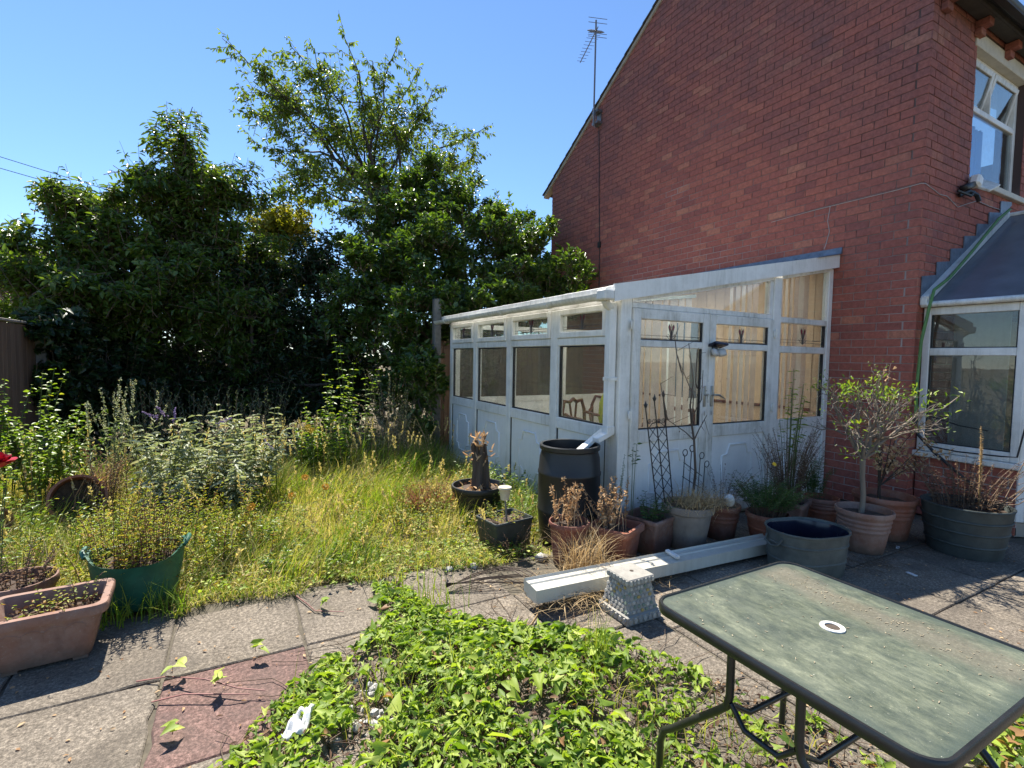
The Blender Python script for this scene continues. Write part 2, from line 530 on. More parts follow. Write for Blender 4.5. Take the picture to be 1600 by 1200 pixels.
M['terra_glaze'] = mat_terra('dark red glazed clay', (.20, .07, .05), .12)
M['beige'] = mat_terra('grey beige plastic', (.25, .21, .17), .3)
M['trough'] = mat_terra('weathered brown plastic', (.25, .13, .09), .4)
M['green_plastic'] = simple('faded green plastic', (.015, .095, .06), .55, 0, .45, 7, .2)
M['fence'] = mat_wood('fence board', (.23, .13, .08), (.34, .22, .15))
M['fence_cap'] = mat_wood('grey fence capping', (.30, .27, .24), (.40, .36, .32), 'y')
M['concrete'] = simple('concrete post', (.20, .19, .17), .9, 0, .25, 20, .4)
M['bark'] = mat_wood('bark', (.06, .045, .035), (.14, .11, .085))
M['bark_grey'] = mat_wood('grey bark', (.15, .12, .09), (.27, .22, .17))
M['twig'] = simple('dry twig', (.15, .105, .07), .85, 0, .4, 20)
M['stem_green'] = simple('green stem', (.09, .12, .04), .7, 0, .4, 20)
M['stem_red'] = simple('red bramble stem', (.17, .055, .045), .6, 0, .3, 20)
M['wood_red'] = simple('polished mahogany', (.12, .035, .018), .3, 0, .35, 9)
M['plaster'] = simple('beige wall lining', (.62, .43, .27), .85, 0, .08, 4)
M['floor_in'] = simple('beige floor tile', (.36, .31, .25), .5, 0, .15, 6)
M['blind'] = leaf_mat('peach vertical blind', [(0, (.72, .58, .50)), (1, (.90, .82, .74))], .5, .8, .2, (1, .95, .9))
M['cushion'] = simple('green cushion', (.30, .33, .03), .8, 0, .15, 8)
M['curtain'] = NT('blue curtain').base((.10, .34, .95), .8).m
M['red'] = simple('red petal', (.42, .012, .03), .55, 0, .4, 30)
M['yellow'] = simple('yellow petal', (.75, .48, .02), .6, 0, .2, 30)
M['orange'] = simple('orange petal', (.90, .42, .02), .6, 0, .2, 30)
M['mauve'] = simple('mauve petal', (.30, .19, .36), .7, 0, .3, 30)
M['tile'] = simple('dark roof tile', (.05, .045, .042), .8, 0, .3, 10, .3)
M['verge'] = simple('grey verge mortar', (.36, .33, .28), .9, 0, .25, 9, .3)
M['aerial'] = simple('aerial aluminium', (.20, .20, .21), .45, .6, .2, 9)
M['hose'] = simple('green garden hose', (.10, .22, .06), .5, 0, .2, 9)
M['cable_w'] = simple('white cable', (.42, .41, .39), .5, 0, .1)
M['cable_b'] = simple('black cable', (.02, .02, .02), .5, 0, .1)
M['chrome'] = simple('dull chrome', (.45, .44, .40), .35, .8, .2)
M['lamp_lens'] = simple('clouded lens', (.55, .54, .50), .25, 0, .15)
M['solar'] = simple('solar panel', (.012, .014, .03), .15, 0, .2)
M['lamp_shade'] = simple('yellowed plastic shade', (.55, .48, .34), .5, 0, .2, 12)
M['white_stone'] = simple('white limestone', (.46, .44, .40), .9, 0, .4, 40, .5)
M['paper'] = simple('white plastic sheet', (.62, .63, .63), .6, 0, .2, 14)
M['tglass'] = mat_table_glass()
M['lead_line'] = simple('lead came', (.05, .05, .055), .5, .3, .2)
M['tulip'] = simple('red stained glass', (.22, .02, .04), .2, 0, .3)
M['mosaic_c'] = [simple('mosaic stone %s' % n, c, .8, 0, .25, 22, .4) for n, c in (('grey', (.33, .32, .29)), ('pale', (.45, .43, .37)), ('green', (.20, .25, .19)), ('ochre', (.42, .30, .10)), ('slate', (.22, .24, .24)))]
M['mosaic_base'] = simple('cast cement', (.30, .285, .25), .9, 0, .2, 20, .4)
G = lambda *s: list(s)
M['leaf_cherry'] = leaf_mat('cherry leaf', G((0, (.055, .105, .018)), (.5, (.11, .175, .030)), (.85, (.175, .245, .04)), (1, (.28, .28, .06))), .46, .36, .65, (1.25, 1.3, .4))
M['leaf_airy'] = leaf_mat('pale cherry leaf', G((0, (.07, .13, .026)), (.5, (.15, .225, .042)), (.9, (.23, .30, .06)), (1, (.30, .28, .09))), .48, .42, .5, (1.25, 1.25, .4))  # paler greens for the airy cherry tree
M['leaf_laurel'] = leaf_mat('glossy evergreen leaf', G((0, (.045, .09, .018)), (.5, (.09, .160, .028)), (.85, (.155, .235, .036)), (1, (.26, .32, .06))), .42, .36, .8, (1.25, 1.3, .4))
M['leaf_dark'] = leaf_mat('dark hedge leaf', G((0, (.015, .034, .010)), (.7, (.032, .062, .016)), (1, (.07, .12, .024))), .3, .4)
M['leaf_gold'] = leaf_mat('golden leaf', G((0, (0.156, 0.182, 0.013)), (.6, (0.338, 0.312, 0.026)), (1, (0.546, 0.403, 0.039))), .45, .5)
M['leaf_bright'] = leaf_mat('fresh green leaf', G((0, (.08, .15, .02)), (.5, (.16, .26, .036)), (.9, (.26, .36, .05)), (1, (.42, .40, .07))), .45, .42, .5, (1.15, 1.2, .4))
M['leaf_bind'] = leaf_mat('bindweed leaf', G((0, (.06, .12, .016)), (.3, (.17, .27, .034)), (.7, (.39, .49, .075)), (.93, (.58, .62, .16)), (.965, (.52, .44, .06)), (1, (.36, .20, .09))), .42, .55, .35, (1.1, 1.2, .35))
M['leaf_grey'] = leaf_mat('grey green buddleja leaf', G((0, (.14, .18, .09)), (.4, (.30, .34, .20)), (.85, (.52, .54, .40)), (1, (.42, .33, .21))), .30, .6, .3, (1.1, 1.15, .6))
M['leaf_weed'] = leaf_mat('yellowing weed leaf', G((0, (.12, .19, .024)), (.5, (.30, .35, .05)), (.8, (.46, .40, .08)), (1, (.38, .20, .07))), .40, .55, .4, (1.1, 1.15, .4))
M['leaf_dry'] = leaf_mat('dry brown leaf', G((0, (.22, .115, .06)), (.5, (.46, .29, .15)), (1, (.70, .52, .31))), .25, .8, .2, (1.1, .95, .8))
M['leaf_dead'] = leaf_mat('dead dark leaf', G((0, (.06, .032, .022)), (.6, (.12, .07, .045)), (1, (.24, .15, .08))), .2, .8, .2, (1.1, .95, .8))
M['leaf_rust'] = leaf_mat('rust red foliage', G((0, (.20, .06, .03)), (1, (.36, .15, .07))), .3, .8, .2, (1.1, .9, .8))
M['leaf_fern'] = leaf_mat('feathery green foliage', G((0, (0.042, 0.105, 0.028)), (1, (0.112, 0.196, 0.042))), .3, .5)
M['grass'] = leaf_mat('meadow grass', G((0, (.10, .20, .018)), (.25, (.22, .33, .035)), (.5, (.40, .41, .065)), (.75, (.58, .49, .18)), (1, (.74, .61, .36))), .40, .55, .3, (1.1, 1.1, .5))
M['straw'] = leaf_mat('dry straw', G((0, (.36, .25, .12)), (1, (.70, .53, .30))), .3, .65, .3, (1.1, 1, .8))
M['straw_bits'] = simple('dry crumbs', (.36, .30, .20), .9, 0, .7, 60)
# ------------------------------------------------------------------ leaf, stem and blade builders (numpy)
T_LANCE = (np.array([(0, 0, 0), (-.5, .42, .10), (0, .45, -.05), (.5, .42, .10), (-.28, .78, .02), (.28, .78, .02), (0, 1, -.12)], float),
           np.array([(0, 2, 1), (0, 3, 2), (1, 2, 4), (2, 3, 5), (2, 6, 4), (2, 5, 6)]))
T_SMALL = (np.array([(0, 0, 0), (-.5, .5, .08), (.5, .5, .08), (0, 1, -.06)], float), np.array([(0, 2, 1), (1, 2, 3)]))
T_HEART = (np.array([(0, 0, 0), (-.36, -.20, -.05), (-.50, .10, .07), (-.27, .55, .05), (0, 1, -.10), (.27, .55, .05), (.50, .10, .07), (.36, -.20, -.05), (0, .38, -.05)], float),
           np.array([(0, 8, 1), (1, 8, 2), (2, 8, 3), (3, 8, 4), (4, 8, 5), (5, 8, 6), (6, 8, 7), (7, 8, 0)]))
T_HEART2 = (np.array([(0, 0, 0), (-.30, -.16, -.12), (-.40, .12, .20), (-.22, .58, .14), (0, .92, -.34), (.22, .58, .14), (.40, .12, .20), (.30, -.16, -.12), (0, .38, -.04)], float), T_HEART[1])
T_HEART3 = (np.array([(0, 0, 0), (-.50, -.30, .04), (-.34, .14, -.08), (-.20, .56, -.10), (.06, 1.05, .10), (.24, .52, -.02), (.38, .16, .10), (.46, -.28, .12), (0, .36, .03)], float), T_HEART[1])
T_FERN = (np.array([(0, 0, 0), (-.5, .2, 0), (-.42, .45, 0), (-.3, .7, 0), (0, 1, 0), (.3, .7, 0), (.42, .45, 0), (.5, .2, 0), (-.05, .3, 0), (.05, .3, 0), (-.05, .55, 0), (.05, .55, 0)], float),
          np.array([(0, 8, 1), (8, 10, 2), (10, 4, 3), (0, 7, 9), (9, 6, 11), (11, 5, 4), (0, 9, 8), (10, 11, 4)]))

def unit(a):
    return a / np.maximum(np.linalg.norm(a, axis=-1, keepdims=True), 1e-9)

class Veg:
    def __init__(s, seed):
        s.r = np.random.default_rng(seed)
        s.LV = []; s.LF = []; s.LR = []; s.nl = 0
        s.SV = []; s.SF = []; s.ns = 0
    def leaves(s, tmpl, P, D, N, L, W, R):
        P = np.asarray(P, float); n = len(P)
        if n == 0: return
        D = unit(np.asarray(D, float)); N = np.asarray(N, float)
        X = unit(np.cross(D, N)); Z = np.cross(X, D)
        T, F = tmpl
        L = np.broadcast_to(np.asarray(L, float), (n,))[:, None, None]; W = np.broadcast_to(np.asarray(W, float), (n,))[:, None, None]
        V = P[:, None] + X[:, None] * (T[None, :, 0:1] * W) + D[:, None] * (T[None, :, 1:2] * L) + Z[:, None] * (T[None, :, 2:3] * L)
        k = len(T)
        s.LV.append(V.reshape(-1, 3)); s.LF.append((F[None] + (np.arange(n) * k)[:, None, None] + s.nl).reshape(-1, 3))
        s.LR.append(np.repeat(np.broadcast_to(np.asarray(R, float), (n,)), k)); s.nl += n * k
    def sticks(s, P0, P1, r0, r1):
        P0 = np.asarray(P0, float); P1 = np.asarray(P1, float); n = len(P0)
        if n == 0: return
        d = unit(P1 - P0); a = np.where(np.abs(d[:, 2:3]) < .9, np.array([[0, 0, 1.]]), np.array([[1., 0, 0]]))
        x = unit(np.cross(d, a)); y = np.cross(d, x)
        r0 = np.broadcast_to(np.asarray(r0, float), (n,))[:, None]; r1 = np.broadcast_to(np.asarray(r1, float), (n,))[:, None]
        V = np.empty((n, 6, 3))
        for k in range(3):
            th = 2 * PI * k / 3
            o = x * math.cos(th) + y * math.sin(th)
            V[:, k] = P0 + o * r0; V[:, 3 + k] = P1 + o * r1
        F = np.array([(0, 1, 4, 3), (1, 2, 5, 4), (2, 0, 3, 5)])
        s.SV.append(V.reshape(-1, 3)); s.SF.append((F[None] + (np.arange(n) * 6)[:, None, None] + s.ns).reshape(-1, 4)); s.ns += n * 6
    def path(s, pts, r0, r1):
        pts = np.asarray(pts, float); m = len(pts) - 1
        rr = np.linspace(r0, r1, m + 1)
        s.sticks(pts[:-1], pts[1:], rr[:-1], rr[1:])
    def leafmesh(s, name, mat, off=(0, 0, 0)):
        return np_mesh(name, np.concatenate(s.LV) - np.array(off), None, np.concatenate(s.LF), np.concatenate(s.LR), mat)
    def stemmesh(s, name, mat, off=(0, 0, 0)):
        return np_mesh(name, np.concatenate(s.SV) - np.array(off), np.concatenate(s.SF), None, None, mat, True)
    def build(s, parent, stem=('stems', None), leaf=('foliage', None)):
        off = tuple(origin_of(parent))
        if s.SV and stem[1]: link(stem[0], s.stemmesh(stem[0], stem[1], off), parent)
        if s.LV and leaf[1]: link(leaf[0], s.leafmesh(leaf[0], leaf[1], off), parent)
    # -- a bunch of stems with leaves along them
    def herb(s, base, n, h, spread, k=12, L=.05, W=.02, base_r=.03, t0=.2, droop=.2, r=.003, tmpl=T_LANCE, lean=(0, 0), segs=4, rnd=(0, 1), whorl=False, upl=.35):
        R = s.r; base = np.asarray(base, float)
        for i in range(n):
            a = R.uniform(0, 2 * PI); q = math.sqrt(R.uniform(0, 1))
            b = base + np.array([math.cos(a) * base_r * q, math.sin(a) * base_r * q, 0])
            hh = h * R.uniform(.65, 1.08); sp = spread * q * R.uniform(.5, 1.2)
            tip = b + np.array([math.cos(a) * sp + lean[0] * hh, math.sin(a) * sp + lean[1] * hh, hh])
            ctrl = b + np.array([math.cos(a) * sp * .15, math.sin(a) * sp * .15, hh * .6])
            t = np.linspace(0, 1, segs + 1)[:, None]
            pts = (1 - t) ** 2 * b + 2 * t * (1 - t) * ctrl + t ** 2 * tip
            s.path(pts, r, r * .45)
            if k:
                tt = np.linspace(t0, 1, k) + R.normal(0, .02, k)
                if whorl: tt = np.repeat(np.linspace(t0, 1, k // 2), 2)[:k] if k > 1 else tt
                tt = np.clip(tt, 0, 1)[:, None]; kk = len(tt)
                P = (1 - tt) ** 2 * b + 2 * tt * (1 - tt) * ctrl + tt ** 2 * tip
                T = unit(2 * (1 - tt) * (ctrl - b) + 2 * tt * (tip - ctrl))
                ph = np.arange(kk) * (PI if whorl else 2.4) + (np.arange(kk) // 2 * 1.57 if whorl else 0) + R.uniform(0, 6) + R.normal(0, .25, kk)
                side = np.stack([np.cos(ph), np.sin(ph), np.zeros(kk)], 1)
                D = side + T * upl + np.array([0, 0, -droop]) + R.normal(0, .15, (kk, 3))
                N = np.array([0, 0, 1.]) + R.normal(0, .35, (kk, 3))
                sz = (1.1 - .55 * tt[:, 0]) * R.uniform(.7, 1.2, kk)
                s.leaves(tmpl, P, D, N, L * sz, W * sz, R.uniform(rnd[0], rnd[1], kk))
    # -- a leafy crown: blobs = (centre, radii, weight)
    def crown(s, blobs, n, twig=.5, k=12, L=.1, W=.045, droop=.5, up=.3, shell=.55, lump=.35, inner=.35, rnd=(0, 1), tmpl=T_LANCE, r=.006, spray=0, nr=.5, clump=0, crad=.3):
        R = s.r
        wt = np.array([b[2] for b in blobs], float); wt /= wt.sum()
        tips = []
        for (c, rr, _), w in zip(blobs, wt):
            m = max(4, int(n * w)); c = np.asarray(c, float); rr = np.broadcast_to(np.asarray(rr, float), (3,))
            u = unit(R.normal(0, 1, (m, 3)))
            ph = R.uniform(0, 6, 6); fr = R.uniform(2, 5, 6)
            bump = 1 + lump * (np.sin(fr[0] * u[:, 0] + ph[0]) * np.sin(fr[1] * u[:, 2] + ph[1]) + .6 * np.sin(fr[2] * u[:, 1] * 1.7 + ph[2]) * np.sin(fr[3] * u[:, 0] * 1.9 + ph[3]) + .4 * np.sin(fr[4] * 2.6 * u[:, 2] + ph[4]))
            sfrac = shell + (1 - shell) * R.uniform(0, 1, m) ** .5
            ins = R.uniform(0, 1, m) < inner
            sfrac = np.where(ins, R.uniform(.1, shell, m), sfrac)
            out = R.uniform(0, 1, m) < spray
            sfrac = np.where(out, 1 + R.uniform(.0, .22, m), sfrac)
            bump = np.where(out, np.minimum(bump, 1.0), bump)
            tip = c + u * rr * (sfrac * bump)[:, None]
            if clump:
                # leaves gather in clumps: every clump is a lit cushion with a dark gap under it
                nc = max(3, int(clump * w)); uc = unit(R.normal(0, 1, (nc, 3)))
                cc = c + uc * rr * (shell + (1 - shell) * R.uniform(.4, 1.15, nc)[:, None])
                ci = R.integers(0, nc, m); v = R.normal(0, 1, (m, 3)); v[:, 2] = np.abs(v[:, 2]) * .75
                v = unit(v) * R.uniform(.35, 1, m)[:, None] ** .5
                sz_c = R.uniform(.6, 1.3, nc)[ci][:, None]
                use = ~ins & ~out
                tip = np.where(use[:, None], cc[ci] + v * crad * sz_c * np.array([1, 1, .8]), tip)
                u = np.where(use[:, None], unit(v + np.array([0, 0, .2]) + .4 * uc[ci]), u)
            d = unit(u * rr / rr.mean() + np.array([0, 0, up]) + R.normal(0, .35, (m, 3)))
            ln = twig * R.uniform(.6, 1.3, m) * np.where(out, 2.0, 1.0)
            base = tip - d * ln[:, None]
            keep = tip[:, 2] > .05
            tip, base, d, ln = tip[keep], base[keep], d[keep], ln[keep]
            m = len(tip)
            s.sticks(base, tip, r, r * .4)
            t = (np.linspace(.1, 1, k)[None] + R.normal(0, .04, (m, k)))[..., None]
            P = base[:, None] + (tip - base)[:, None] * t + np.array([0, 0, -1.]) * (t * t * .12 * ln[:, None, None])
            side = R.normal(0, 1, (m, k, 3)); side -= (side * d[:, None]).sum(-1, keepdims=True) * d[:, None]
            D = unit(side) + d[:, None] * .6 + np.array([0, 0, -droop])
            N = np.array([0, -.40, 1.]) + R.normal(0, nr, (m, k, 3))
            sz = R.uniform(.65, 1.2, (m, k))
            rv = np.clip(R.uniform(rnd[0], rnd[1], (m, k)) * .7 + R.uniform(rnd[0], rnd[1], (m, 1)) * .3, 0, 1)
            s.leaves(tmpl, P.reshape(-1, 3), D.reshape(-1, 3), N.reshape(-1, 3), (L * sz).ravel(), (W * sz).ravel(), rv.ravel())
            tips.append(base)
        return np.concatenate(tips)

def limb(mb, rng, p0, p1, r0, r1, bend=.12, seg=6, n=7):
    p0 = np.asarray(p0, float); p1 = np.asarray(p1, float)
    t = np.linspace(0, 1, seg + 1)
    L = np.linalg.norm(p1 - p0)
    off = rng.normal(0, bend * L, 3) * np.array([1, 1, .5])
    pts = [tuple(p0 + (p1 - p0) * q + off * math.sin(PI * q) + (rng.normal(0, .012 * L, 3) if 0 < q < 1 else 0)) for q in t]
    mb.tube(pts, [r0 + (r1 - r0) * q for q in t], n)
    return pts

def tree(name, label, cat, base, fork, blobs, n, leafmat, seed, trunk_r=.09, group=None, limb_r=.04, stemmat=None, extra=None, barkmat=None, **kw):
    root = thing(name, label, cat, base, 0, group)
    V = Veg(seed); rng = V.r
    V.crown(blobs, n, **kw)
    mb = MB()
    limb(mb, rng, base, fork, trunk_r, trunk_r * .7, .04)
    for c, rr, w in blobs:
        rr = np.broadcast_to(np.asarray(rr, float), (3,))
        limb(mb, rng, fork, c, limb_r, limb_r * .5)
        for q in range(5):
            u = unit(rng.normal(0, 1, 3)) * rr * .75
            limb(mb, rng, c, np.asarray(c) + u, limb_r * .45, .006, .12, 4, 5)
    if extra: extra(mb, V, rng)
    mb.build('trunk', barkmat or M['bark'], root, 60)
    V.build(root, ('twigs', stemmat or M['twig']), ('crown', leafmat))
    return root

def blades(V, rng, P, H, lean, W, R, az=None, segs=3):
    """curved grass blades: base points P, heights H, horizontal reach lean"""
    n = len(P)
    az = rng.uniform(0, 2 * PI, n) if az is None else az
    d = np.stack([np.cos(az), np.sin(az), np.zeros(n)], 1)
    sd = np.stack([-np.sin(az), np.cos(az), np.zeros(n)], 1)
    tw = rng.uniform(-1.2, 1.2, n)[:, None]
    sd = sd * np.cos(tw) + d * np.sin(tw)
    T = np.linspace(0, 1, segs + 1)
    vs = []
    for i, t in enumerate(T):
        c = P + d * (lean * t ** 2)[:, None] + np.array([0, 0, 1.]) * (H * (t - .28 * t ** 3 * np.clip(lean / np.maximum(H, 1e-3), 0, 1.6)))[:, None]
        w = (W * (1 - t ** 1.5) * .5)[:, None]
        if i < segs: vs += [c - sd * w, c + sd * w]
        else: vs += [c]
    k = 2 * segs + 1
    A = np.stack(vs, 1)
    F = []
    for i in range(segs - 1):
        F += [(2 * i, 2 * i + 1, 2 * i + 3), (2 * i, 2 * i + 3, 2 * i + 2)]
    F += [(2 * segs - 2, 2 * segs - 1, 2 * segs)]
    F = np.array(F)
    V.LV.append(A.reshape(-1, 3)); V.LF.append((F[None] + (np.arange(n) * k)[:, None, None] + V.nl).reshape(-1, 3))
    V.LR.append(np.repeat(R, k)); V.nl += n * k

def in_poly(x, y, poly):
    p = np.asarray(poly); ins = np.zeros(len(x), bool); j = len(p) - 1
    for i in range(len(p)):
        c = ((p[i, 1] > y) != (p[j, 1] > y)) & (x < (p[j, 0] - p[i, 0]) * (y - p[i, 1]) / (p[j, 1] - p[i, 1] + 1e-12) + p[i, 0])
        ins ^= c; j = i
    return ins

def scatter(rng, poly, n):
    p = np.asarray(poly); lo = p.min(0); hi = p.max(0); X = np.empty(0); Y = np.empty(0)
    while len(X) < n:
        x = rng.uniform(lo[0], hi[0], n); y = rng.uniform(lo[1], hi[1], n); k = in_poly(x, y, poly)
        X = np.concatenate([X, x[k]]); Y = np.concatenate([Y, y[k]])
    return X[:n], Y[:n]

def wavy(x, y, seed=0, f=1.0):
    return (np.sin(1.7 * f * x + 2.1 * f * y + seed) + np.sin(-2.6 * f * x + 1.3 * f * y + 2 * seed + 1) + .7 * np.sin(4.3 * f * x + 3.7 * f * y + 3 * seed) + .5 * np.sin(7.7 * f * x - 6.1 * f * y + seed)) / 3.2
# ------------------------------------------------------------------ ground and patio
g = MB()
g.add([(-400, -400, -.035), (400, -400, -.035), (400, 400, -.035), (-400, 400, -.035)], [(0, 1, 2, 3)])
g.build('ground', M['soil'], None, kind='structure')
rng = np.random.default_rng(3)
patio = MB()
patio.add([(-3.6, -1.6, -.012), (8.8, -1.6, -.012), (8.8, 3.128, -.012), (1.9, 3.128, -.012), (.2, 3.34, -.012), (-3.6, 3.5, -.012)], [tuple(range(6))])
patio = patio.build('patio', M['bed'], None, kind='structure')
slab_meshes = {}
def slab_mesh(kind, sx, sy, var):
    key = (kind, round(sx, 3), round(sy, 3), var)
    if key not in slab_meshes:
        r2 = np.random.default_rng(hash(key[1:]) % 1000 + var)
        mb = MB()
        hx, hy, b = sx / 2 - .004, sy / 2 - .004, .006
        # a slab with slightly worn arris and irregular edge
        top = []; low = []
        for (x0, y0, x1, y1) in ((-hx, -hy, hx, -hy), (hx, -hy, hx, hy), (hx, hy, -hx, hy), (-hx, hy, -hx, -hy)):
            for q in np.linspace(0, 1, 8)[:-1]:
                e = abs(r2.normal(0, .0015)) + (.012 if r2.uniform() < .035 else 0)
                x = x0 + (x1 - x0) * q; y = y0 + (y1 - y0) * q
                fx = 1 - (e + b) / hx; fy = 1 - (e + b) / hy
                top.append((x * fx, y * fy, 0)); low.append((x * (1 - e / hx), y * (1 - e / hy), -b))
        n = len(top)
        bot = [(p[0], p[1], -.045) for p in low]
        mb.add(top + low + bot, [tuple(range(n))] + [(i, (i + 1) % n, n + (i + 1) % n, n + i)[::-1] for i in range(n)] + [(n + i, n + (i + 1) % n, 2 * n + (i + 1) % n, 2 * n + i)[::-1] for i in range(n)])
        slab_meshes[key] = mb.mesh('paving_slab', M[kind])
    return slab_meshes[key]
def lay(kind, x0, x1, y0, y1):
    cx, cy = (x0 + x1) / 2, (y0 + y1) / 2
    o = link('paving_slab', slab_mesh(kind, x1 - x0, y1 - y0, int(rng.integers(0, 4))), patio, (cx, cy, rng.uniform(-.003, .003)))
    o.rotation_euler = (rng.normal(0, .003), rng.normal(0, .003), rng.normal(0, .002))
    if kind == 'redslab': o['label'] = 'worn red paving slab'
red = {(-1, 0)}
for i in range(-6, 3):
    x0 = .277 + .6 * i
    for j in range(-6, 2):
        y0 = 2.637 + .6 * (j - 1)
        if j == 1:
            if x0 < 1.2: lay('slab', x0, x0 + .6, 2.637, 3.237 if x0 > -.4 else 3.30)
        else:
            lay('redslab' if (i, j) in ((-1, 0), (1, -3)) else 'slab', x0, x0 + .6, y0, y0 + .6)
for i in range(0, 12):
    x0 = 2.085 + .6 * i
    w = .6
    for j in range(-4, 4):
        y0 = 1.296 + .6 * j
        if y0 > 2.3 and x0 + w > 5.73: continue
        if y0 + .6 > 1.5 and x0 + .3 > 5.95: continue
        y1 = min(y0 + .6, 3.12)
        if x0 < 5.73 < x0 + w and y1 > 2.34: y1 = 2.34
        lay('slab', x0, x0 + w, y0, y1)

# ------------------------------------------------------------------ brick house
HX, HY, HB = 5.73, 2.354, 8.845
EAVE, PITCH_T = 5.07, .645
RIDGE_Y = (HY + HB) / 2
def roofline(y): return EAVE + PITCH_T * min(y - HY, HB - y)
house = thing('brick_house', 'red brick house with a tall plain gable end and an upstairs window', 'house', (HX, HY, 0))
g = MB()
REC = .0055
WX0, WX1, WZ0, WZ1 = 6.70, 8.06, 3.44, 4.76
# gable mortar backing and the other outer walls
g.prism([(HY + .02, 0), (HB - .02, 0), (HB - .02, EAVE - .03), (RIDGE_Y, roofline(RIDGE_Y) - .04), (HY + .02, EAVE - .03)], 'x', HX + REC, HX + .26)
gable = g.build('gable_wall', M['mortar'], house)
g = MB()
yA, yB = HY + REC, HY + .26
g.box(HX + .27, WX0, yA, yB, 0, EAVE); g.box(WX0, WX1, yA, yB, 0, WZ0 - .07); g.box(WX0, WX1, yA, yB, WZ1 + .152, EAVE); g.box(WX1, 12, yA, yB, 0, EAVE)
g.box(HX + REC + .003, HX + .268, yA + .001, HY + .018, 0, EAVE - .03)
front = g.build('front_wall', M['mortar'], house)
g = MB(); g.box(11.8, 12, HY + .3, HB, 0, EAVE); g.box(HX + .27, 12, HB - .25, HB, 0, EAVE)
g.build('rear_wall', M['brick'], house)

R3 = np.array(((_r2.x, _r2.y, _r2.z), (-_u2.x, -_u2.y, -_u2.z), (_f.x, _f.y, _f.z)))
def project(p):
    q = R3 @ (np.asarray(p, float) - np.array((0, 0, 1.47)))
    return (800 + 774.55 * q[0] / q[2], 600 + 774.55 * q[1] / q[2], q[2]) if q[2] > .05 else None
def clip_roof(poly):
    for sgn in (0, 1):
        f = (lambda p: EAVE - .01 + PITCH_T * (p[0] - HY) - p[1]) if sgn == 0 else (lambda p: EAVE - .01 + PITCH_T * (HB - p[0]) - p[1])
        out = []
        for i in range(len(poly)):
            a, b = poly[i], poly[(i + 1) % len(poly)]
            fa, fb = f(a), f(b)
            if fa >= 0: out.append(a)
            if (fa >= 0) != (fb >= 0):
                t = fa / (fa - fb); out.append((a[0] + (b[0] - a[0]) * t, a[1] + (b[1] - a[1]) * t))
        poly = out
        if len(poly) < 3: return []
    return poly
CH, CL = .0825, .228
rng = np.random.default_rng(11)
singles = []                   # bricks that may be objects of their own: (size in picture, wall, box)
rest_g, rest_f = MB(), MB()
def brick_shape(mb, wall, u0, u1, z0, z1, out, back, poly=None):
    b = .0025
    pl = poly or [(u0, z0), (u1, z0), (u1, z1), (u0, z1)]
    cu = sum(p[0] for p in pl) / len(pl); cz = sum(p[1] for p in pl) / len(pl)
    ins = [(p[0] + (b if p[0] < cu else -b), p[1] + (b if p[1] < cz else -b)) for p in pl]
    n = len(pl)
    if wall == 'g':
        vs = [(HX - out, *p) for p in ins] + [(HX - out + b, *p) for p in pl] + [(HX + back, *p) for p in pl]
    else:
        vs = [(p[0], HY - out, p[1]) for p in ins] + [(p[0], HY - out + b, p[1]) for p in pl] + [(p[0], HY + back, p[1]) for p in pl]
    fs = [tuple(range(n))] + [(i, (i + 1) % n, n + (i + 1) % n, n + i) for i in range(n)] + [(n + i, n + (i + 1) % n, 2 * n + (i + 1) % n, 2 * n + i) for i in range(n)]
    mb.add(vs, fs)
for r in range(0, 90):
    z0 = r * CH + .0035; z1 = z0 + .0755
    odd = r % 2
    # gable: courses along Y
    y = HY + (0 if odd else .114 + .0)
    k = 0
    if not odd: y = HY + .114
    while y < HB - .02:
        y1 = min(y + CL - .007, HB - .012)
        ya = y + (0 if k == 0 and odd else 0)
        hidden = (z1 < 2.0 and 3.25 < y and y1 < 6.8)
        if not hidden:
            poly = clip_roof([(ya + .0035 * (k > 0 or not odd), z0), (y1 + .0035, z0), (y1 + .0035, z1), (ya + .0035 * (k > 0 or not odd), z1)])
            if poly:
                full = len(poly) == 4 and abs(poly[2][1] - z1) < 1e-6 and abs(poly[3][1] - z1) < 1e-6
                P = project((HX, (y + y1) / 2, (z0 + z1) / 2))
                d = P[2] if P and -20 < P[0] < 1620 and -10 < P[1] < 1000 else 99
                singles.append((d, 'g', (ya + .0035 * (k > 0 or not odd), y1 + .0035, z0, z1), None if full else poly))
        y += CL; k += 1
    # front: courses along X
    if z1 < EAVE - .02:
        x = HX + (.114 if odd else 0)
        k = 0
        while x < 9.6:
            x1 = x + CL - .007
            xa, xb = x + (.0035 if (k or odd) else .0), x1 + .0035
            segs = [(xa, xb)]
            if WZ0 - .075 < (z0 + z1) / 2 < WZ1 + .155:
                lim0, lim1 = (WX0 - .05, WX1 + .05) if (z0 + z1) / 2 > WZ1 else (WX0, WX1)
                segs = []
                if xa < lim0 - .02: segs.append((xa, min(xb, lim0 - .004)))
                if xb > lim1 + .02: segs.append((max(xa, lim1 + .004), xb))
            for (a, b_) in segs:
                if b_ - a < .03: continue
                P = project(((a + b_) / 2, HY, (z0 + z1) / 2))
                d = P[2] * 1.25 if P and -20 < P[0] < 1620 and -10 < P[1] < 1000 and b_ - a > .2 else 99
                singles.append((d, 'f', (a, b_, z0, z1), None))
            x += CL; k += 1
singles.sort(key=lambda t: t[0])
bmesh_cache = {}
nsingle = 0
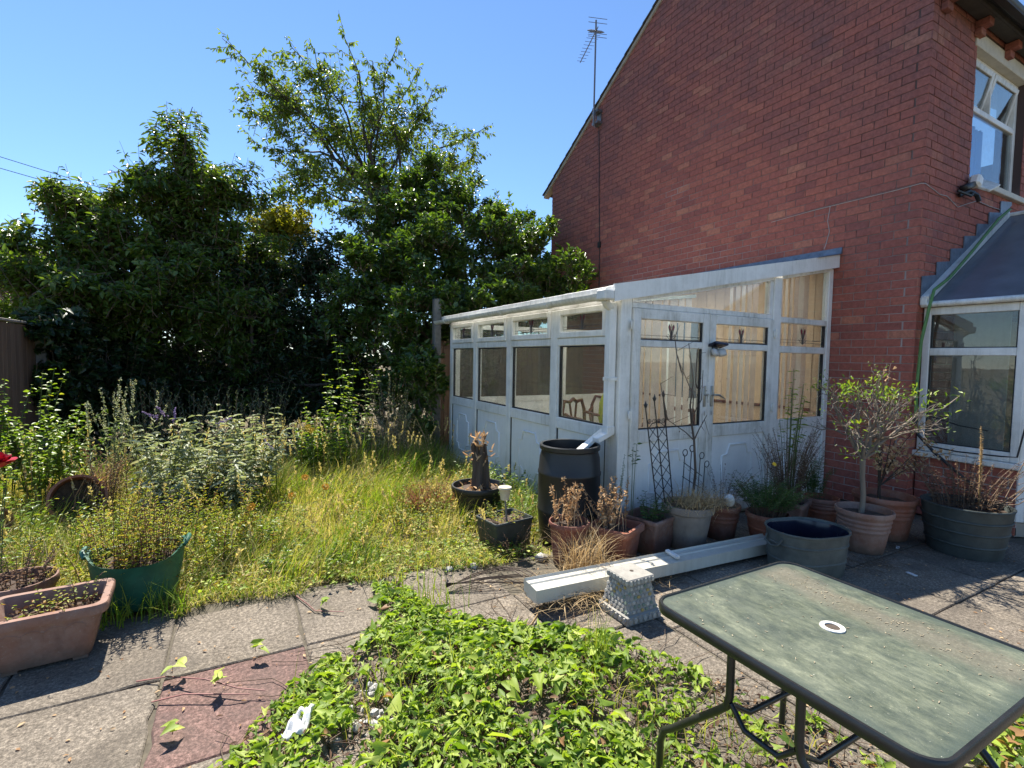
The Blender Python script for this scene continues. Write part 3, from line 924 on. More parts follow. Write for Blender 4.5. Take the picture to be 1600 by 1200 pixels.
for d, wall, (a, b_, z0, z1), poly in singles:
    out = rng.normal(.0, .0016)
    corner = (a < HY + .02) if wall == 'g' else (a < HX + .02)
    if nsingle < 300 and poly is None and d < 90 and abs((b_ - a) - .221) < .012 and not (wall == 'f' and z0 < 3.3 and a > 5.9 + (z0 - 2.1) / .6 ):
        key = (wall, corner, round(b_ - a, 3))
        var = int(rng.integers(0, 3))
        if (key, var) not in bmesh_cache:
            mb = MB(); L = b_ - a
            if wall == 'g': mb.v = []; brick_shape(mb, 'g', 0, L, 0, .0755, .0, .10)
            else: brick_shape(mb, 'f', 0, L, 0, .0755, .0, .10)
            off = (HX, 0, 0) if wall == 'g' else (0, HY, 0)
            if var:
                r2 = np.random.default_rng(var * 7 + len(bmesh_cache))
                mb.v = [(p[0] + r2.normal(0, .0008), p[1] + r2.normal(0, .0008), p[2] + r2.normal(0, .0008)) for p in mb.v]
            bmesh_cache[(key, var)] = mb.mesh('brick', M['brick'], off)
        loc = (HX - out, a, z0) if wall == 'g' else (a, HY - out, z0)
        par = gable if wall == 'g' else front
        o = link('brick', bmesh_cache[(key, var)], par, tuple(Vector(loc) - origin_of(par)))
        nsingle += 1
    else:
        brick_shape(rest_g if wall == 'g' else rest_f, wall, a, b_, z0, z1, out, .10, poly)
rest_g.build('brickwork', M['brick'], gable, kind='stuff')
rest_f.build('brickwork', M['brick'], front, kind='stuff')
# roof: two slopes of tiles, verge mortar and undercloak on the gable edge
OV = .055
for sgn in (0, 1):
    t = MB()
    n = 17
    for i in range(n):
        s0, s1 = i / n, (i + 1) / n
        def pt(s):
            y = (HY - .30) + (RIDGE_Y - HY + .30) * s
            z = EAVE + .05 + PITCH_T * (y - HY)
            return (y if sgn == 0 else HY + HB - y, z)
        a, b = pt(s0), pt(min(s1 + .01, 1))
        t.prism([(a[0], a[1] + .012), (b[0], b[1] - .004), (b[0], b[1] + .016), (a[0], a[1] + .034)], 'x', HX - OV, 12.1)
    rf = t.build('roof', M['tile'], house)
    v = MB()
    a, b = (HY - .28, EAVE + .02 + PITCH_T * -.28), (RIDGE_Y, EAVE + .02 + PITCH_T * (RIDGE_Y - HY))
    if sgn: a = (HY + HB - a[0], a[1]); b = (RIDGE_Y, b[1])
    v.prism([(a[0], a[1] - .028), (b[0], b[1] - .028), (b[0], b[1] + .028), (a[0], a[1] + .028)], 'x', HX - .028, HX + .1)
    v.build('verge_mortar', M['verge'], rf)
# front eaves: corbel bricks, fascia, gutter
e = MB(); e.box(HX - .02, 12, HY - .16, HY - .14, 4.98, 5.12); e.box(HX - .02, 12, HY - .138, HY - .02, 4.98, 4.995)
e.build('fascia', M['tile'], house)
gt = MB()
prof = [(.062 * math.cos(t), .062 * math.sin(t)) for t in np.linspace(PI, 2 * PI, 9)] + [(.056 * math.cos(t), .056 * math.sin(t)) for t in np.linspace(2 * PI, PI, 9)]
gt.prism([(HY - .225 + p[0], 5.05 + p[1]) for p in prof], 'x', HX - .05, 12)
gutter = gt.build('gutter', M['black_plastic'], house, 50)
for x in (6.35, 7.25, 8.15):
    gb = MB(); gb.prism([(HY - .225 + 1.12 * p[0], 5.05 + 1.12 * p[1]) for p in prof], 'x', x - .02, x + .02); gb.build('gutter_bracket', M['black_plastic'], gutter)
for x in (5.86, 6.60, 7.34, 8.08):
    cb = MB(); cb.box(x, x + .105, HY - .12, HY - .004, 4.905, 4.975, .004); cb.box(x - .002, x + .108, HY - .06, HY - .004, 4.83, 4.900, .004)
    cb.build('corbel', M['brick'], house)
# upstairs window
lt = MB(); lt.box(WX0 - .05, WX1 + .05, HY - .012, HY + .20, WZ1, WZ1 + .15, .006); lt.build('lintel', M['stone'], house)
sl = MB(); sl.box(WX0 - .02, WX1 + .02, HY - .05, HY + .14, WZ0 - .065, WZ0 - .002, .006); sl.build('window_sill', M['stone'], house)
fy0, fy1 = HY + .075, HY + .135
w = MB()
w.box(WX0 + .003, WX0 + .06, fy0, fy1, WZ0, WZ1 - .003, .005); w.box(WX1 - .06, WX1 - .003, fy0, fy1, WZ0, WZ1 - .003, .005)
w.box(WX0 + .061, WX1 - .061, fy0, fy1, WZ0, WZ0 + .055, .005); w.box(WX0 + .061, WX1 - .061, fy0, fy1, WZ1 - .06, WZ1 - .003, .005)
w.box(WX0 + .061, WX1 - .061, fy0, fy1, 4.20, 4.26, .005)
win = w.build('window', M['upvc'], house)
mid = (WX0 + WX1) / 2 - .05
for (a, b) in ((WX0 + .064, mid - .012), (mid + .012, WX1 - .064)):
    # top-hung vents standing slightly open at the bottom
    Rm = Matrix.Rotation(rad(14), 3, 'X')
    v = MB(); hgt = WZ1 - .062 - 4.262; wd = b - a
    piv = Vector((a, fy0 - .002, WZ1 - .064))
    def loc(x0, x1, z0, z1, y0=-.03, y1=.012, B=.004):
        c = Vector(((x0 + x1) / 2, (y0 + y1) / 2, (z0 + z1) / 2)); return (piv + Rm @ c, ((x1 - x0) / 2, (y1 - y0) / 2, (z1 - z0) / 2), Rm, B)
    for q in ((0, .05, -hgt, 0), (wd - .05, wd, -hgt, 0), (.051, wd - .051, -.05, 0), (.051, wd - .051, -hgt, -hgt + .05)): v.obox(*loc(*q))
    ve = v.build('vent', M['upvc_dirty'], win)
    v = MB(); v.obox(*loc(.051, wd - .051, -hgt + .051, -.051, -.012, -.007, 0)); v.build('pane', M['glass_dark'], ve)
w = MB(); w.box(mid - .012, mid + .012, fy0 + .005, fy1, 4.262, WZ1 - .062); w.build('mullion', M['upvc'], win)
w = MB(); w.box(WX0 + .061, WX1 - .061, fy0 + .02, fy0 + .025, WZ0 + .056, 4.199); w.build('pane', M['glass'], win)
c = MB()
nv = 36
vs = []; fs = []
for i in range(nv + 1):
    x = WX0 + .065 + .74 * i / nv
    yy = fy1 + .05 + .012 * math.sin(i * 1.5) + .006 * math.sin(i * 3.7)
    vs += [(x, yy, WZ0 + .02), (x, yy + .003, 4.15 + .012 * math.sin(i * .6))]
for i in range(nv): fs.append((2 * i, 2 * i + 2, 2 * i + 3, 2 * i + 1))
c.add(vs, fs); c.build('curtain', M['curtain'], win, 80)
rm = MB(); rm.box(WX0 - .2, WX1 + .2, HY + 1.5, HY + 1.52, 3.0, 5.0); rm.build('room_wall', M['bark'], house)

# ------------------------------------------------------------------ lean-to conservatory on the gable
X0, XW, YF, YB = 2.72, 5.724, 3.13, 6.88
def roofz(x): return 2.015 + .186 * (x - 2.62)          # underside of the roof sheet
cons = thing('lean_to_conservatory', 'white lean-to conservatory with double doors against the brick gable', 'conservatory', (X0, YF, 0))
f = MB(); f.box(X0 - .01, XW, YF + .01, YB, 0, .055); f.build('floor', M['floor_in'], cons)
B = .006
def member(name, *a):
    m = MB(); m.box(*a, B); return m.build(name, M['upvc'], cons)
member('corner_post', X0, X0 + .115, YF, YF + .11, 0, 1.985); member('post', X0 + .004, X0 + .062, YF + .112, YF + .17, .0, 1.945); member('corner_post', X0, X0 + .07, YB - .08, YB, 0, 1.985)
for y0, y1 in ((4.05, 4.165), (5.0, 5.10), (5.94, 6.04)): member('mullion', X0 - .004, X0 + .07, y0, y1, 0, 1.945)
member('head_rail', X0 + .002, X0 + .068, YF + .112, YB - .082, 1.947, 1.985)
member('mullion', 4.69, 4.815, YF - .006, YF + .07, 0, roofz(4.69) - .075)
member('post', 5.645, XW - .004, YF, YF + .07, 0, roofz(5.65) - .07)
p = MB(); p.box(X0 - .03, X0 + .085, YF + .112, YB, .0, .05, .004); p.box(4.82, 5.64, YF - .02, YF + .07, 0, .06, .004); p.build('sill', M['upvc_dirty'], cons)

def motif(u, z, s, axis, plane, parent, width):
    """leaded tulip and two lead lines on a pane; u = centre along the pane"""
    m = MB(); red = MB()
    def P(a, b): return (u + a, plane, z + b) if axis == 'x' else (plane, u + a, z + b)
    def line(pts, r=.0035): m.tube([P(*q) for q in pts], r, 5)
    line([(-width / 2, -.055 * s), (width / 2, -.055 * s)], .0022); line([(-width / 2, -.085 * s), (width / 2, -.085 * s)], .0022)
    for sg in (-1, 1):
        line([(0, -.10 * s), (sg * .012 * s, -.04 * s), (sg * .030 * s, .01 * s), (sg * .045 * s, .05 * s), (sg * .034 * s, .075 * s), (sg * .02 * s, .055 * s), (sg * .012 * s, .01 * s), (0, -.05 * s)])
        line([(0, -.10 * s), (sg * .04 * s, -.075 * s), (sg * .075 * s, -.05 * s)], .0028)
        line([(0, -.10 * s), (sg * .03 * s, -.05 * s), (sg * .05 * s, -.03 * s)], .0024)
        pts = [(sg * .014 * s, .01 * s), (sg * .029 * s, .012 * s), (sg * .042 * s, .05 * s), (sg * .034 * s, .07 * s), (sg * .022 * s, .052 * s)]
        n = len(pts)
        o = .0018
        vs = [P(*q) for q in pts]; vs2 = [((v[0], v[1] - o, v[2]) if axis == 'x' else (v[0] - o, v[1], v[2])) for v in vs]
        red.add(vs + vs2, [tuple(range(n)), tuple(range(n, 2 * n))] + [(i, (i + 1) % n, n + (i + 1) % n, n + i) for i in range(n)])
    line([(0, -.10 * s), (0, .085 * s)], .0022)
    o = m.build('leaded_motif', M['lead_line'], parent)
    red.build('tulip_petal', M['tulip'], parent)

def moulding(u0, u1, z0, z1, axis, plane, parent):
    """raised ornamental outline on an infill panel"""
    m = MB(); cu = (u0 + u1) / 2; hw = (u1 - u0) * .27; zt = z1 - (z1 - z0) * .16; zb = z0 + (z1 - z0) * .16; k = hw * .45
    pts = [(-hw, zb + k), (-hw * .7, zb + k * .9), (-hw * .55, zb), (hw * .55, zb), (hw * .7, zb + k * .9), (hw, zb + k), (hw, zt - k), (hw * .7, zt - k * .9), (hw * .55, zt), (-hw * .55, zt), (-hw * .7, zt - k * .9), (-hw, zt - k), (-hw, zb + k)]
    P = (lambda a, b: (cu + a, plane, b)) if axis == 'x' else (lambda a, b: (plane, cu + a, b))
    m.tube([P(*q) for q in pts], .013, 6, False)
    m.build('moulding', M['upvc_panel'], parent, 60)

# four windows on the long side
xa, xb = X0, X0 + .066
for i, (y0, y1) in enumerate(((3.302, 4.05), (4.165, 5.0), (5.10, 5.94), (6.04, 6.80))):
    a, b = y0 + .002, y1 - .002
    w = MB()
    w.box(xa, xb, a, b, .795, .905, B); w.box(xa, xb, a, b, 1.60, 1.672, B)
    w.box(xa + .01, xb, a, a + .018, .906, 1.599); w.box(xa + .01, xb, b - .018, b, .906, 1.599)
    wn = w.build('window', M['upvc'], cons)
    w = MB(); w.box(xa + .018, xb - .02, a + .019, a + .030, .906, 1.599); w.box(xa + .018, xb - .02, b - .030, b - .019, .906, 1.599); w.box(xa + .018, xb - .02, a + .031, b - .031, .906, .918); w.box(xa + .018, xb - .02, a + .031, b - .031, 1.588, 1.599)
    w.build('gasket', M['gasket'], wn)
    w = MB(); w.box(xa + .03, xa + .034, a + .031, b - .031, .919, 1.587); w.build('pane', M['glass'], wn)
    t = MB(); z0, z1 = 1.674, 1.944; q = .055
    sx0, sx1 = xa - .016, xb - .004
    t.box(sx0, sx1, a + .004, a + q, z0, z1, B); t.box(sx0, sx1, b - q, b - .004, z0, z1, B); t.box(sx0, sx1, a + q + .001, b - q - .001, z0, z0 + q, B); t.box(sx0, sx1, a + q + .001, b - q - .001, z1 - q, z1, B)
    tl = t.build('top_light', M['upvc'], cons)
    t = MB(); t.box(xa + .02, xa + .024, a + q + .001, b - q - .001, z0 + q + .001, z1 - q - .001); t.build('pane', M['glass'], tl)
    motif((a + b) / 2, (z0 + z1) / 2 + .015, .82, 'y', xa + .016, tl, b - a - 2 * q - .01)
    pn = MB(); pn.box(xa + .02, xb - .01, a, b, .05, .793); ip = pn.build('infill_panel', M['upvc_panel'], cons)
    moulding(a, b, .05, .793, 'y', xa + .02, ip)
    st = MB(); st.box(xa + .012, xa + .0195, a, a + .012, .05, .793); st.box(xa + .012, xa + .0195, b - .012, b, .05, .793); st.build('gasket', M['gasket'], ip)
# fanlight over the doors, with the slope of the roof
ya, yb = YF + .002, YF + .064
fan = MB()
fan.box(2.837, 4.688, ya, yb, 1.905, 1.952, B)
def slope_strip(mb, x0, x1, dz0, dz1, y0, y1): mb.prism([(x0, roofz(x0) + dz0), (x1, roofz(x1) + dz0), (x1, roofz(x1) + dz1), (x0, roofz(x0) + dz1)], 'y', y0, y1)
slope_strip(fan, 2.837, 4.688, -.105, -.001, ya, yb); slope_strip(fan, 4.818, 5.642, -.105, -.001, ya, yb)
fan.box(4.635, 4.688, ya + .004, yb, 1.953, roofz(4.635) - .106, .003)
fan = fan.build('fanlight', M['upvc_dirty'], cons)
gp = MB(); gp.prism([(2.90, 1.953), (4.634, 1.953), (4.634, roofz(4.634) - .106), (2.90, max(1.956, roofz(2.90) - .106))], 'y', ya + .03, ya + .034); gp.build('pane', M['glass'], fan)
# fixed side light with three panes
s = MB()
xs0, xs1 = 4.818, 5.642
s.box(xs0, xs1, ya, yb, .78, .888, B); s.box(xs0, xs1, ya, yb, 1.575, 1.645, B); s.box(xs0, xs1, ya, yb, 1.88, 1.94, B)
s.box(xs0, xs0 + .02, ya + .01, yb, .889, 1.574); s.box(xs1 - .02, xs1, ya + .01, yb, .889, 1.574)
sd = s.build('side_light', M['upvc_dirty'], cons)
for z0, z1 in ((.889, 1.574), (1.646, 1.879)):
    q = MB(); q.box(xs0 + .022, xs1 - .022, ya + .03, ya + .034, z0, z1); q.build('pane', M['glass'], sd)
q = MB(); q.prism([(xs0 + .002, 1.941), (xs1 - .002, 1.941), (xs1 - .002, roofz(xs1) - .106), (xs0 + .002, roofz(xs0) - .106)], 'y', ya + .03, ya + .034); q.build('pane', M['glass'], sd)
q = MB(); q.box(xs0 + .022, xs0 + .03, ya + .012, yb - .02, .889, 1.574); q.box(xs1 - .034, xs1 - .022, ya + .012, yb - .02, .889, 1.574); q.box(xs1 - .024, xs1 - .012, ya + .012, yb - .02, 1.646, 1.879); q.build('gasket', M['gasket'], sd)
motif((xs0 + xs1) / 2 + .02, 1.765, .95, 'x', ya + .026, sd, xs1 - xs0 - .05)
q = MB(); q.box(xs0, xs1, ya + .02, yb - .01, .06, .778); ip = q.build('infill_panel', M['upvc_panel'], cons); moulding(xs0, xs1, .06, .778, 'x', ya + .02, ip)
# double doors
for i, (x0, x1) in enumerate(((2.838, 3.752), (3.757, 4.688))):
    d0, d1 = YF - .02, YF + .045
    q = .085
    m = MB()
    m.box(x0, x0 + q, d0, d1, .03, 1.902, B); m.box(x1 - q, x1, d0, d1, .03, 1.902, B)
    a, b = x0 + q + .001, x1 - q - .001
    m.box(a, b, d0, d1, 1.817, 1.902, B); m.box(a, b, d0 + .004, d1, 1.585, 1.645, B); m.box(a, b, d0 + .002, d1, .775, .888, B); m.box(a, b, d0, d1, .03, .13, B)
    dr = m.build('door', M['upvc_dirty'], cons)
    for z0, z1 in ((.889, 1.584), (1.646, 1.816)):
        m = MB(); m.box(a, b, d0 + .03, d0 + .034, z0, z1); m.build('pane', M['glass'], dr)
        m = MB(); m.box(b - .014, b, d0 + .012, d0 + .029, z0, z1); m.box(a, b - .015, d0 + .012, d0 + .029, z0, z0 + .010); m.box(a, a + .006, d0 + .012, d0 + .029, z0 + .011, z1); m.build('gasket', M['gasket'], dr)
    motif((a + b) / 2, 1.728, .78 , 'x', d0 + .027, dr, b - a - .01)
    m = MB(); m.box(a, b, d0 + .022, d1 - .01, .131, .774); ip = m.build('infill_panel', M['upvc_panel'], dr)
    m = MB()
    hx = x1 - .045 if i == 0 else x0 + .045
    m.box(hx - .016, hx + .016, d0 - .009, d0 - .001, 1.06, 1.25, .004)
    m.tube([(hx, d0 - .009, 1.17), (hx, d0 - .05, 1.17)], .010, 8)
    if i == 1: m.tube([(hx, d0 - .05, 1.17), (hx + .05, d0 - .055, 1.165), (hx + .12, d0 - .05, 1.13)], [.010, .009, .007], 8)
    else: m.tube([(hx, d0 - .05, 1.17), (hx - .01, d0 - .05, 1.10)], [.010, .008], 8)
    m.box(hx - .006, hx + .006, d0 - .012, d0 - .0095, .98, 1.02, .002)
    m.build('handle', M['chrome'], dr, 40)
    for z in (1.76, 1.02, .25):
        xh = x0 - .012 if i == 0 else x1 + .012
        m = MB(); m.box(xh - .025, xh + .025, d0 - .012, d0 - .001, z - .035, z + .035, .004); m.tube([(xh, d0 - .018, z - .045), (xh, d0 - .018, z + .045)], .010, 8); m.build('hinge', M['upvc'], dr, 40)
# mouldings need the doors' panels
for ch in list(cons.children):
    if ch.name.startswith('door'):
        for ip in list(ch.children):
            if ip.name.startswith('infill_panel'):
                vx = [v.co.x + X0 for v in ip.data.vertices]
                m = MB(); u0, u1 = min(vx), max(vx); cu = (u0 + u1) / 2; hw = .22; zt, zb, k = .68, .23, .1
                pts = [(-hw, zb + k), (-hw * .7, zb + k * .9), (-hw * .55, zb), (hw * .55, zb), (hw * .7, zb + k * .9), (hw, zb + k), (hw, zt - k), (hw * .7, zt - k * .9), (hw * .55, zt), (-hw * .55, zt), (-hw * .7, zt - k * .9), (-hw, zt - k), (-hw, zb + k)]
                m.tube([(cu + a, YF + .002, b) for a, b in pts], .013, 6, False); m.build('moulding', M['upvc_panel'], ch, 60)
# roof: sheet, glazing bars, eaves, gutter, flashing
r = MB(); r.prism([(2.62, roofz(2.62) + .002), (XW, roofz(XW) + .002), (XW, roofz(XW) + .030), (2.62, roofz(2.62) + .030)], 'y', YF - .03, YB + .03)
roof = r.build('roof', M['poly'], cons)
for i in range(7):
    y = YF + .02 + i * (YB - YF - .04) / 6
    r = MB(); r.prism([(2.615, roofz(2.615) + .031), (XW - .02, roofz(XW - .02) + .031), (XW - .02, roofz(XW - .02) + .055), (2.615, roofz(2.615) + .055)], 'y', y - .025, y + .025); r.build('glazing_bar', M['upvc_dirty'], roof)
r = MB(); r.box(2.598, 2.619, YF - .04, YB + .04, 1.995, 2.062, .004); r.build('eaves_trim', M['upvc_dirty'], roof)
r = MB(); slope_strip(r, 2.60, 5.722, -.075, .062, YF - .055, YF - .031); r.build('bargeboard', M['upvc'], roof)
r = MB(); r.prism([(5.3, roofz(5.3) + .060), (5.726, roofz(5.726) + .066), (5.726, roofz(5.726) + .14), (5.71, roofz(5.71) + .14), (5.70, roofz(5.7) + .075), (5.3, roofz(5.3) + .066)], 'y', YF - .075, YB + .03)
fl = r.build('lead_flashing', M['lead'], roof)
gp = [(.05 * math.cos(t), .05 * math.sin(t)) for t in np.linspace(PI, 2 * PI, 8)] + [(.045 * math.cos(t), .045 * math.sin(t)) for t in np.linspace(2 * PI, PI, 8)]
r = MB(); r.prism([(2.552 + a, 1.998 + b) for a, b in gp], 'y', YF - .03, YB + .12); gut = r.build('gutter', M['upvc_dirty'], cons, 50)
for y in (3.20, 3.95, 4.9, 5.75, 6.6):
    r = MB(); r.prism([(2.552 + 1.14 * a, 1.998 + 1.14 * b) for a, b in gp], 'y', y - .025, y + .025); r.build('gutter_bracket', M['upvc'], gut)
r = MB(); r.box(2.50, 2.60, YF - .06, YF + .06, 1.945, 2.03, .012); r.build('running_outlet', M['upvc'], gut)
dp = MB()
dx, dy = 2.672, 3.20
dp.box(dx - .034, dx + .034, dy - .034, dy + .034, .90, 1.94, .004)
dpipe = dp.build('downpipe', M['upvc'], cons)
dp = MB(); dp.tube([(2.56, YF + .02, 1.955), (2.60, YF + .04, 1.92), (dx, dy, 1.90)], .034, 10); dp.build('swan_neck', M['upvc'], dpipe, 50)
dp = MB(); dp.box(dx - .04, dx + .048, dy - .04, dy + .04, 1.30, 1.33, .003); dp.build('pipe_clip', M['upvc'], dpipe)
dp = MB(); dp.box(dx - .04, dx + .04, dy - .04, dy + .04, .86, .925, .006); dp.obox((dx - .05, dy - .0, .845), (.085, .038, .022), Matrix.Rotation(rad(-22), 3, 'Y'), .005); dp.build('shoe', M['upvc'], dpipe)
# back end wall and inside lining
k = MB()
for x in (X0 + .075, 3.7, 4.7, XW - .07): k.box(x, x + .06, YB - .065, YB - .005, .05, roofz(x) - .005)
k.box(X0 + .14, XW - .08, YB - .06, YB - .01, .80, .88); k.box(X0 + .14, XW - .08, YB - .06, YB - .01, 1.90, 1.97)
k.build('back_frame', M['upvc'], cons)
k = MB(); k.box(X0 + .14, XW - .08, YB - .05, YB - .02, .056, .798); k.build('infill_panel', M['upvc_panel'], cons)
k = MB(); k.prism([(X0 + .14, .881), (XW - .08, .881), (XW - .08, roofz(XW - .08) - .01), (X0 + .14, roofz(X0 + .14) - .01)], 'y', YB - .036, YB - .032); k.build('pane', M['glass'], cons)
k = MB(); k.box(5.655, XW - .003, YF + .075, YB - .07, .056, 2.56)
lin = k.build('wall_lining', M['plaster'], cons)
for i in range(24):
    y = YF + .15 + i * .148
    k = MB(); k.box(5.646, 5.654, y, y + .142, .95, 2.50, .003); k.build('panel_board', M['plaster'], lin)
k = MB(); k.box(5.632, 5.645, YF + .15, YB - .1, .93, .965, .004); k.build('dado_rail', M['wood_red'], lin)
# inner door to the house, seen through the double doors
k = MB(); y0, y1 = 4.62, 5.42
k.box(5.60, 5.644, y0, y0 + .07, .06, 2.1); k.box(5.60, 5.644, y1 - .07, y1, .06, 2.1); k.box(5.60, 5.644, y0 + .071, y1 - .071, 2.03, 2.1); k.box(5.60, 5.644, y0 + .071, y1 - .071, .06, .95)
idr = k.build('inner_door', M['upvc'], cons)
k = MB(); k.box(5.615, 5.63, y0 + .071, y1 - .071, .951, 2.029); k.build('pane', M['poly_grey'], idr)

# ------------------------------------------------------------------ bay conservatory on the house front
bay = thing('bay_conservatory', 'white framed bay with grey hipped roof built against the house front', 'conservatory', (5.85, HY, 0))
pl = [(5.85, HY - .012), (5.85, 1.60), (6.45, 1.0), (8.75, 1.0), (9.35, 1.60), (9.35, HY - .012)]
def facet(p0, p1, brick=True, door=False):
    p0 = Vector((*p0, 0)); p1 = Vector((*p1, 0)); L = (p1 - p0).length; t = (p1 - p0).normalized(); nrm = Vector((-t.y, t.x, 0))
    Rm = Matrix((t, nrm, Vector((0, 0, 1)))).transposed()
    def put(mb, a, b, y0, y1, z0, z1, bev=.005):
        mb.obox(p0 + Rm @ Vector(((a + b) / 2, (y0 + y1) / 2, (z0 + z1) / 2)), ((b - a) / 2, (y1 - y0) / 2, (z1 - z0) / 2), Rm, bev)
    m = MB(); q = .062
    zb = .64 if brick else .13
    put(m, .002, q, 0, .07, zb, 2.03); put(m, L - q, L - .002, 0, .07, zb, 2.03)
    put(m, q + .001, L - q - .001, 0, .07, 1.955, 2.03); put(m, q + .001, L - q - .001, 0, .07, zb, zb + .085)
    put(m, q + .001, L - q - .001, .002, .07, 1.567, 1.637)
    fr = m.build('window' if brick else 'door', M['upvc'], bay)
    for z0, z1 in ((zb + .086, 1.566), (1.638, 1.954)):
        m = MB(); put(m, q + .001, L - q - .001, .03, .034, z0, z1, 0); m.build('pane', M['glass_dark'], fr)
        m = MB(); put(m, q + .001, q + .010, .012, .029, z0, z1, 0); put(m, L - q - .010, L - q - .001, .012, .029, z0, z1, 0); put(m, q + .011, L - q - .011, .012, .029, z0, z0 + .008, 0); m.build('gasket', M['gasket'], fr)
    if brick:
        m = MB(); put(m, -.05, L + .03, -.045, .09, .585, .637, .006); m.build('window_sill', M['upvc'], bay)
        m = MB(); put(m, 0, L, .02, .10, .0, .583, 0); wl = m.build('dwarf_wall', M['mortar'], bay)
        for r_ in range(7):
            z0 = .005 + r_ * CH
            u = 0 if r_ % 2 else -.114
            while u < L:
                a, b = max(u, .0), min(u + .218, L)
                if b - a > .03:
                    m = MB(); put(m, a + .002, b, .012, .06, z0, min(z0 + .0725, .582), .003); m.build('brick', M['brick'], wl)
                u += CL
facet(pl[0], pl[1]); facet(pl[1], pl[2], False); facet(pl[2], ((pl[2][0] + pl[3][0]) / 2, 1.0)); facet(((pl[2][0] + pl[3][0]) / 2, 1.0), pl[3]); facet(pl[3], pl[4], False); facet(pl[4], pl[5])
m = MB(); m.prism([(5.87, HY - .02), (5.87, 1.62), (6.47, 1.02), (8.73, 1.02), (9.33, 1.62), (9.33, HY - .02)], 'z', .0, .12); m.build('floor', M['floor_in'], bay)
m = MB(); m.box(6.5, 6.52, 1.9, 2.33, .13, 2.0); m.box(6.9, 7.5, 2.30, 2.335, .13, 2.0); m.build('inner_frame', M['upvc'], bay)
m = MB(); m.box(7.0, 9.3, 2.30, 2.32, .13, 2.0); m.build('inner_wall', M['plaster'], bay)
rz = 2.075
rp = [(5.80, HY - .012, rz), (5.80, 1.575, rz), (6.42, .95, rz), (8.78, .95, rz), (9.40, 1.575, rz), (9.40, HY - .012, rz)]
ridge0, ridge1 = (7.60, HY - .012, 3.16), (7.60, 1.85, 3.16)
panels = [(rp[0], rp[1], ridge1, ridge0), (rp[1], rp[2], ridge1), (rp[2], rp[3], ridge1), (rp[3], rp[4], ridge1), (rp[4], rp[5], ridge0, ridge1)]
rt_ = None
for pnl in panels:
    m = MB(); n = len(pnl)
    m.add(list(pnl) + [(p[0], p[1], p[2] - .025) for p in pnl], [tuple(range(n)), tuple(range(n, 2 * n))[::-1]] + [(i, (i + 1) % n, n + (i + 1) % n, n + i) for i in range(n)])
    m.build('roof_panel', M['poly_grey'], bay)
for a, b in ((rp[1], ridge1), (rp[2], ridge1), (rp[3], ridge1), (rp[4], ridge1), (ridge0, ridge1)):
    m = MB(); m.tube([(a[0], a[1], a[2] + .012), (b[0], b[1], b[2] + .012)], .024, 6); m.build('roof_bar', M['upvc'], bay)
m = MB(); m.tube([(7.6, 1.88, 3.17), (7.6, 1.88, 3.23), (7.6, 1.88, 3.26), (7.6, 1.88, 3.33)], [.02, .03, .012, .004], 8); m.build('finial', M['upvc'], bay)
m = MB()
for a, b in zip(rp[:-1], rp[1:]):
    m.tube([(a[0], a[1], rz - .02), (b[0], b[1], rz - .02)], .028, 8)
m.build('eaves_gutter', M['upvc_dirty'], bay, 50)
m = MB(); m.obox((5.80, HY - .035, rz + .01), (.035, .03, .04), None, .008); m.build('gutter_end_cap', M['upvc_dirty'], bay)
m = MB(); a, b = (5.80, 3.0), (7.6, 3.0)
m.prism([(5.80, rz + .006), (7.58, 3.155), (7.55, 3.20), (5.77, rz + .055)], 'y', HY - .075, HY - .013); m.build('wall_bar', M['upvc'], bay)
for i in range(7):
    x0 = 5.78 + i * .285
    z0 = rz + .02 + (x0 - 5.80) * .605
    zt = (math.floor((z0 + .13 + .05) / CH) + 1) * CH
    m = MB(); m.prism([(x0, z0 + .02), (x0 + .30, z0 + .02 + .30 * .605), (x0 + .30, zt + .06), (x0 + .0, zt + .02 - (.0))], 'y', HY - .0125 - .0007 * i, HY - .006); m.build('lead_flashing', M['lead'], bay)

# ------------------------------------------------------------------ garden fence, posts, far roof, wires
fence = thing('garden_fence', 'weathered brown close-board garden fence with grey capping', 'fence', (-2.42, 7.0, 0))
yy = 5.2
rng = np.random.default_rng(5)
while yy < 10.4:
    m = MB(); m.box(-2.43 + rng.normal(0, .003), -2.412, yy, yy + .118, .06, 1.80 + rng.normal(0, .004), .002); m.build('fence_board', M['fence'], fence); yy += .122
m = MB(); m.box(-2.455, -2.39, 5.2, 10.4, 1.812, 1.84, .004); m.build('capping', M['fence_cap'], fence)
m = MB(); m.box(-2.47, -2.435, 5.2, 10.4, .4, .48); m.box(-2.47, -2.435, 5.2, 10.4, 1.45, 1.53); m.build('rail', M['fence'], fence)
for y in (7.05, 8.9):
    m = MB(); m.box(-2.408, -2.30, y, y + .1, 0, 1.9, .008); m.build('post', M['concrete'], fence)
cp = MB(); cp.box(2.60, 2.71, 7.22, 7.33, 0, 2.36, .01)
tag(cp.build('concrete_post', M['concrete'], None), 'grey concrete fence post standing behind the conservatory gutter end', 'post')
bf = thing('back_fence', 'dark brown boarded fence in shade behind the conservatory', 'fence', (3.5, 7.6, 0))
for i in range(27):
    m = MB(); x = 2.68 + i * .112; m.box(x, x + .105, 7.60, 7.618, .03, 1.75 + rng.normal(0, .004)); m.build('fence_board', M['fence'], bf)
m = MB(); m.box(2.68, 5.7, 7.62, 7.65, .4, .5); m.box(2.68, 5.7, 7.62, 7.65, 1.35, 1.45); m.build('rail', M['fence'], bf)
nh = thing('neighbour_house', 'distant house with a pale grey roof beyond the garden fence', 'house', (-9, 22, 0))
m = MB(); m.box(-13, -6.9, 22, 28, 0, 3.75); m.build('wall', M['brick'], nh)
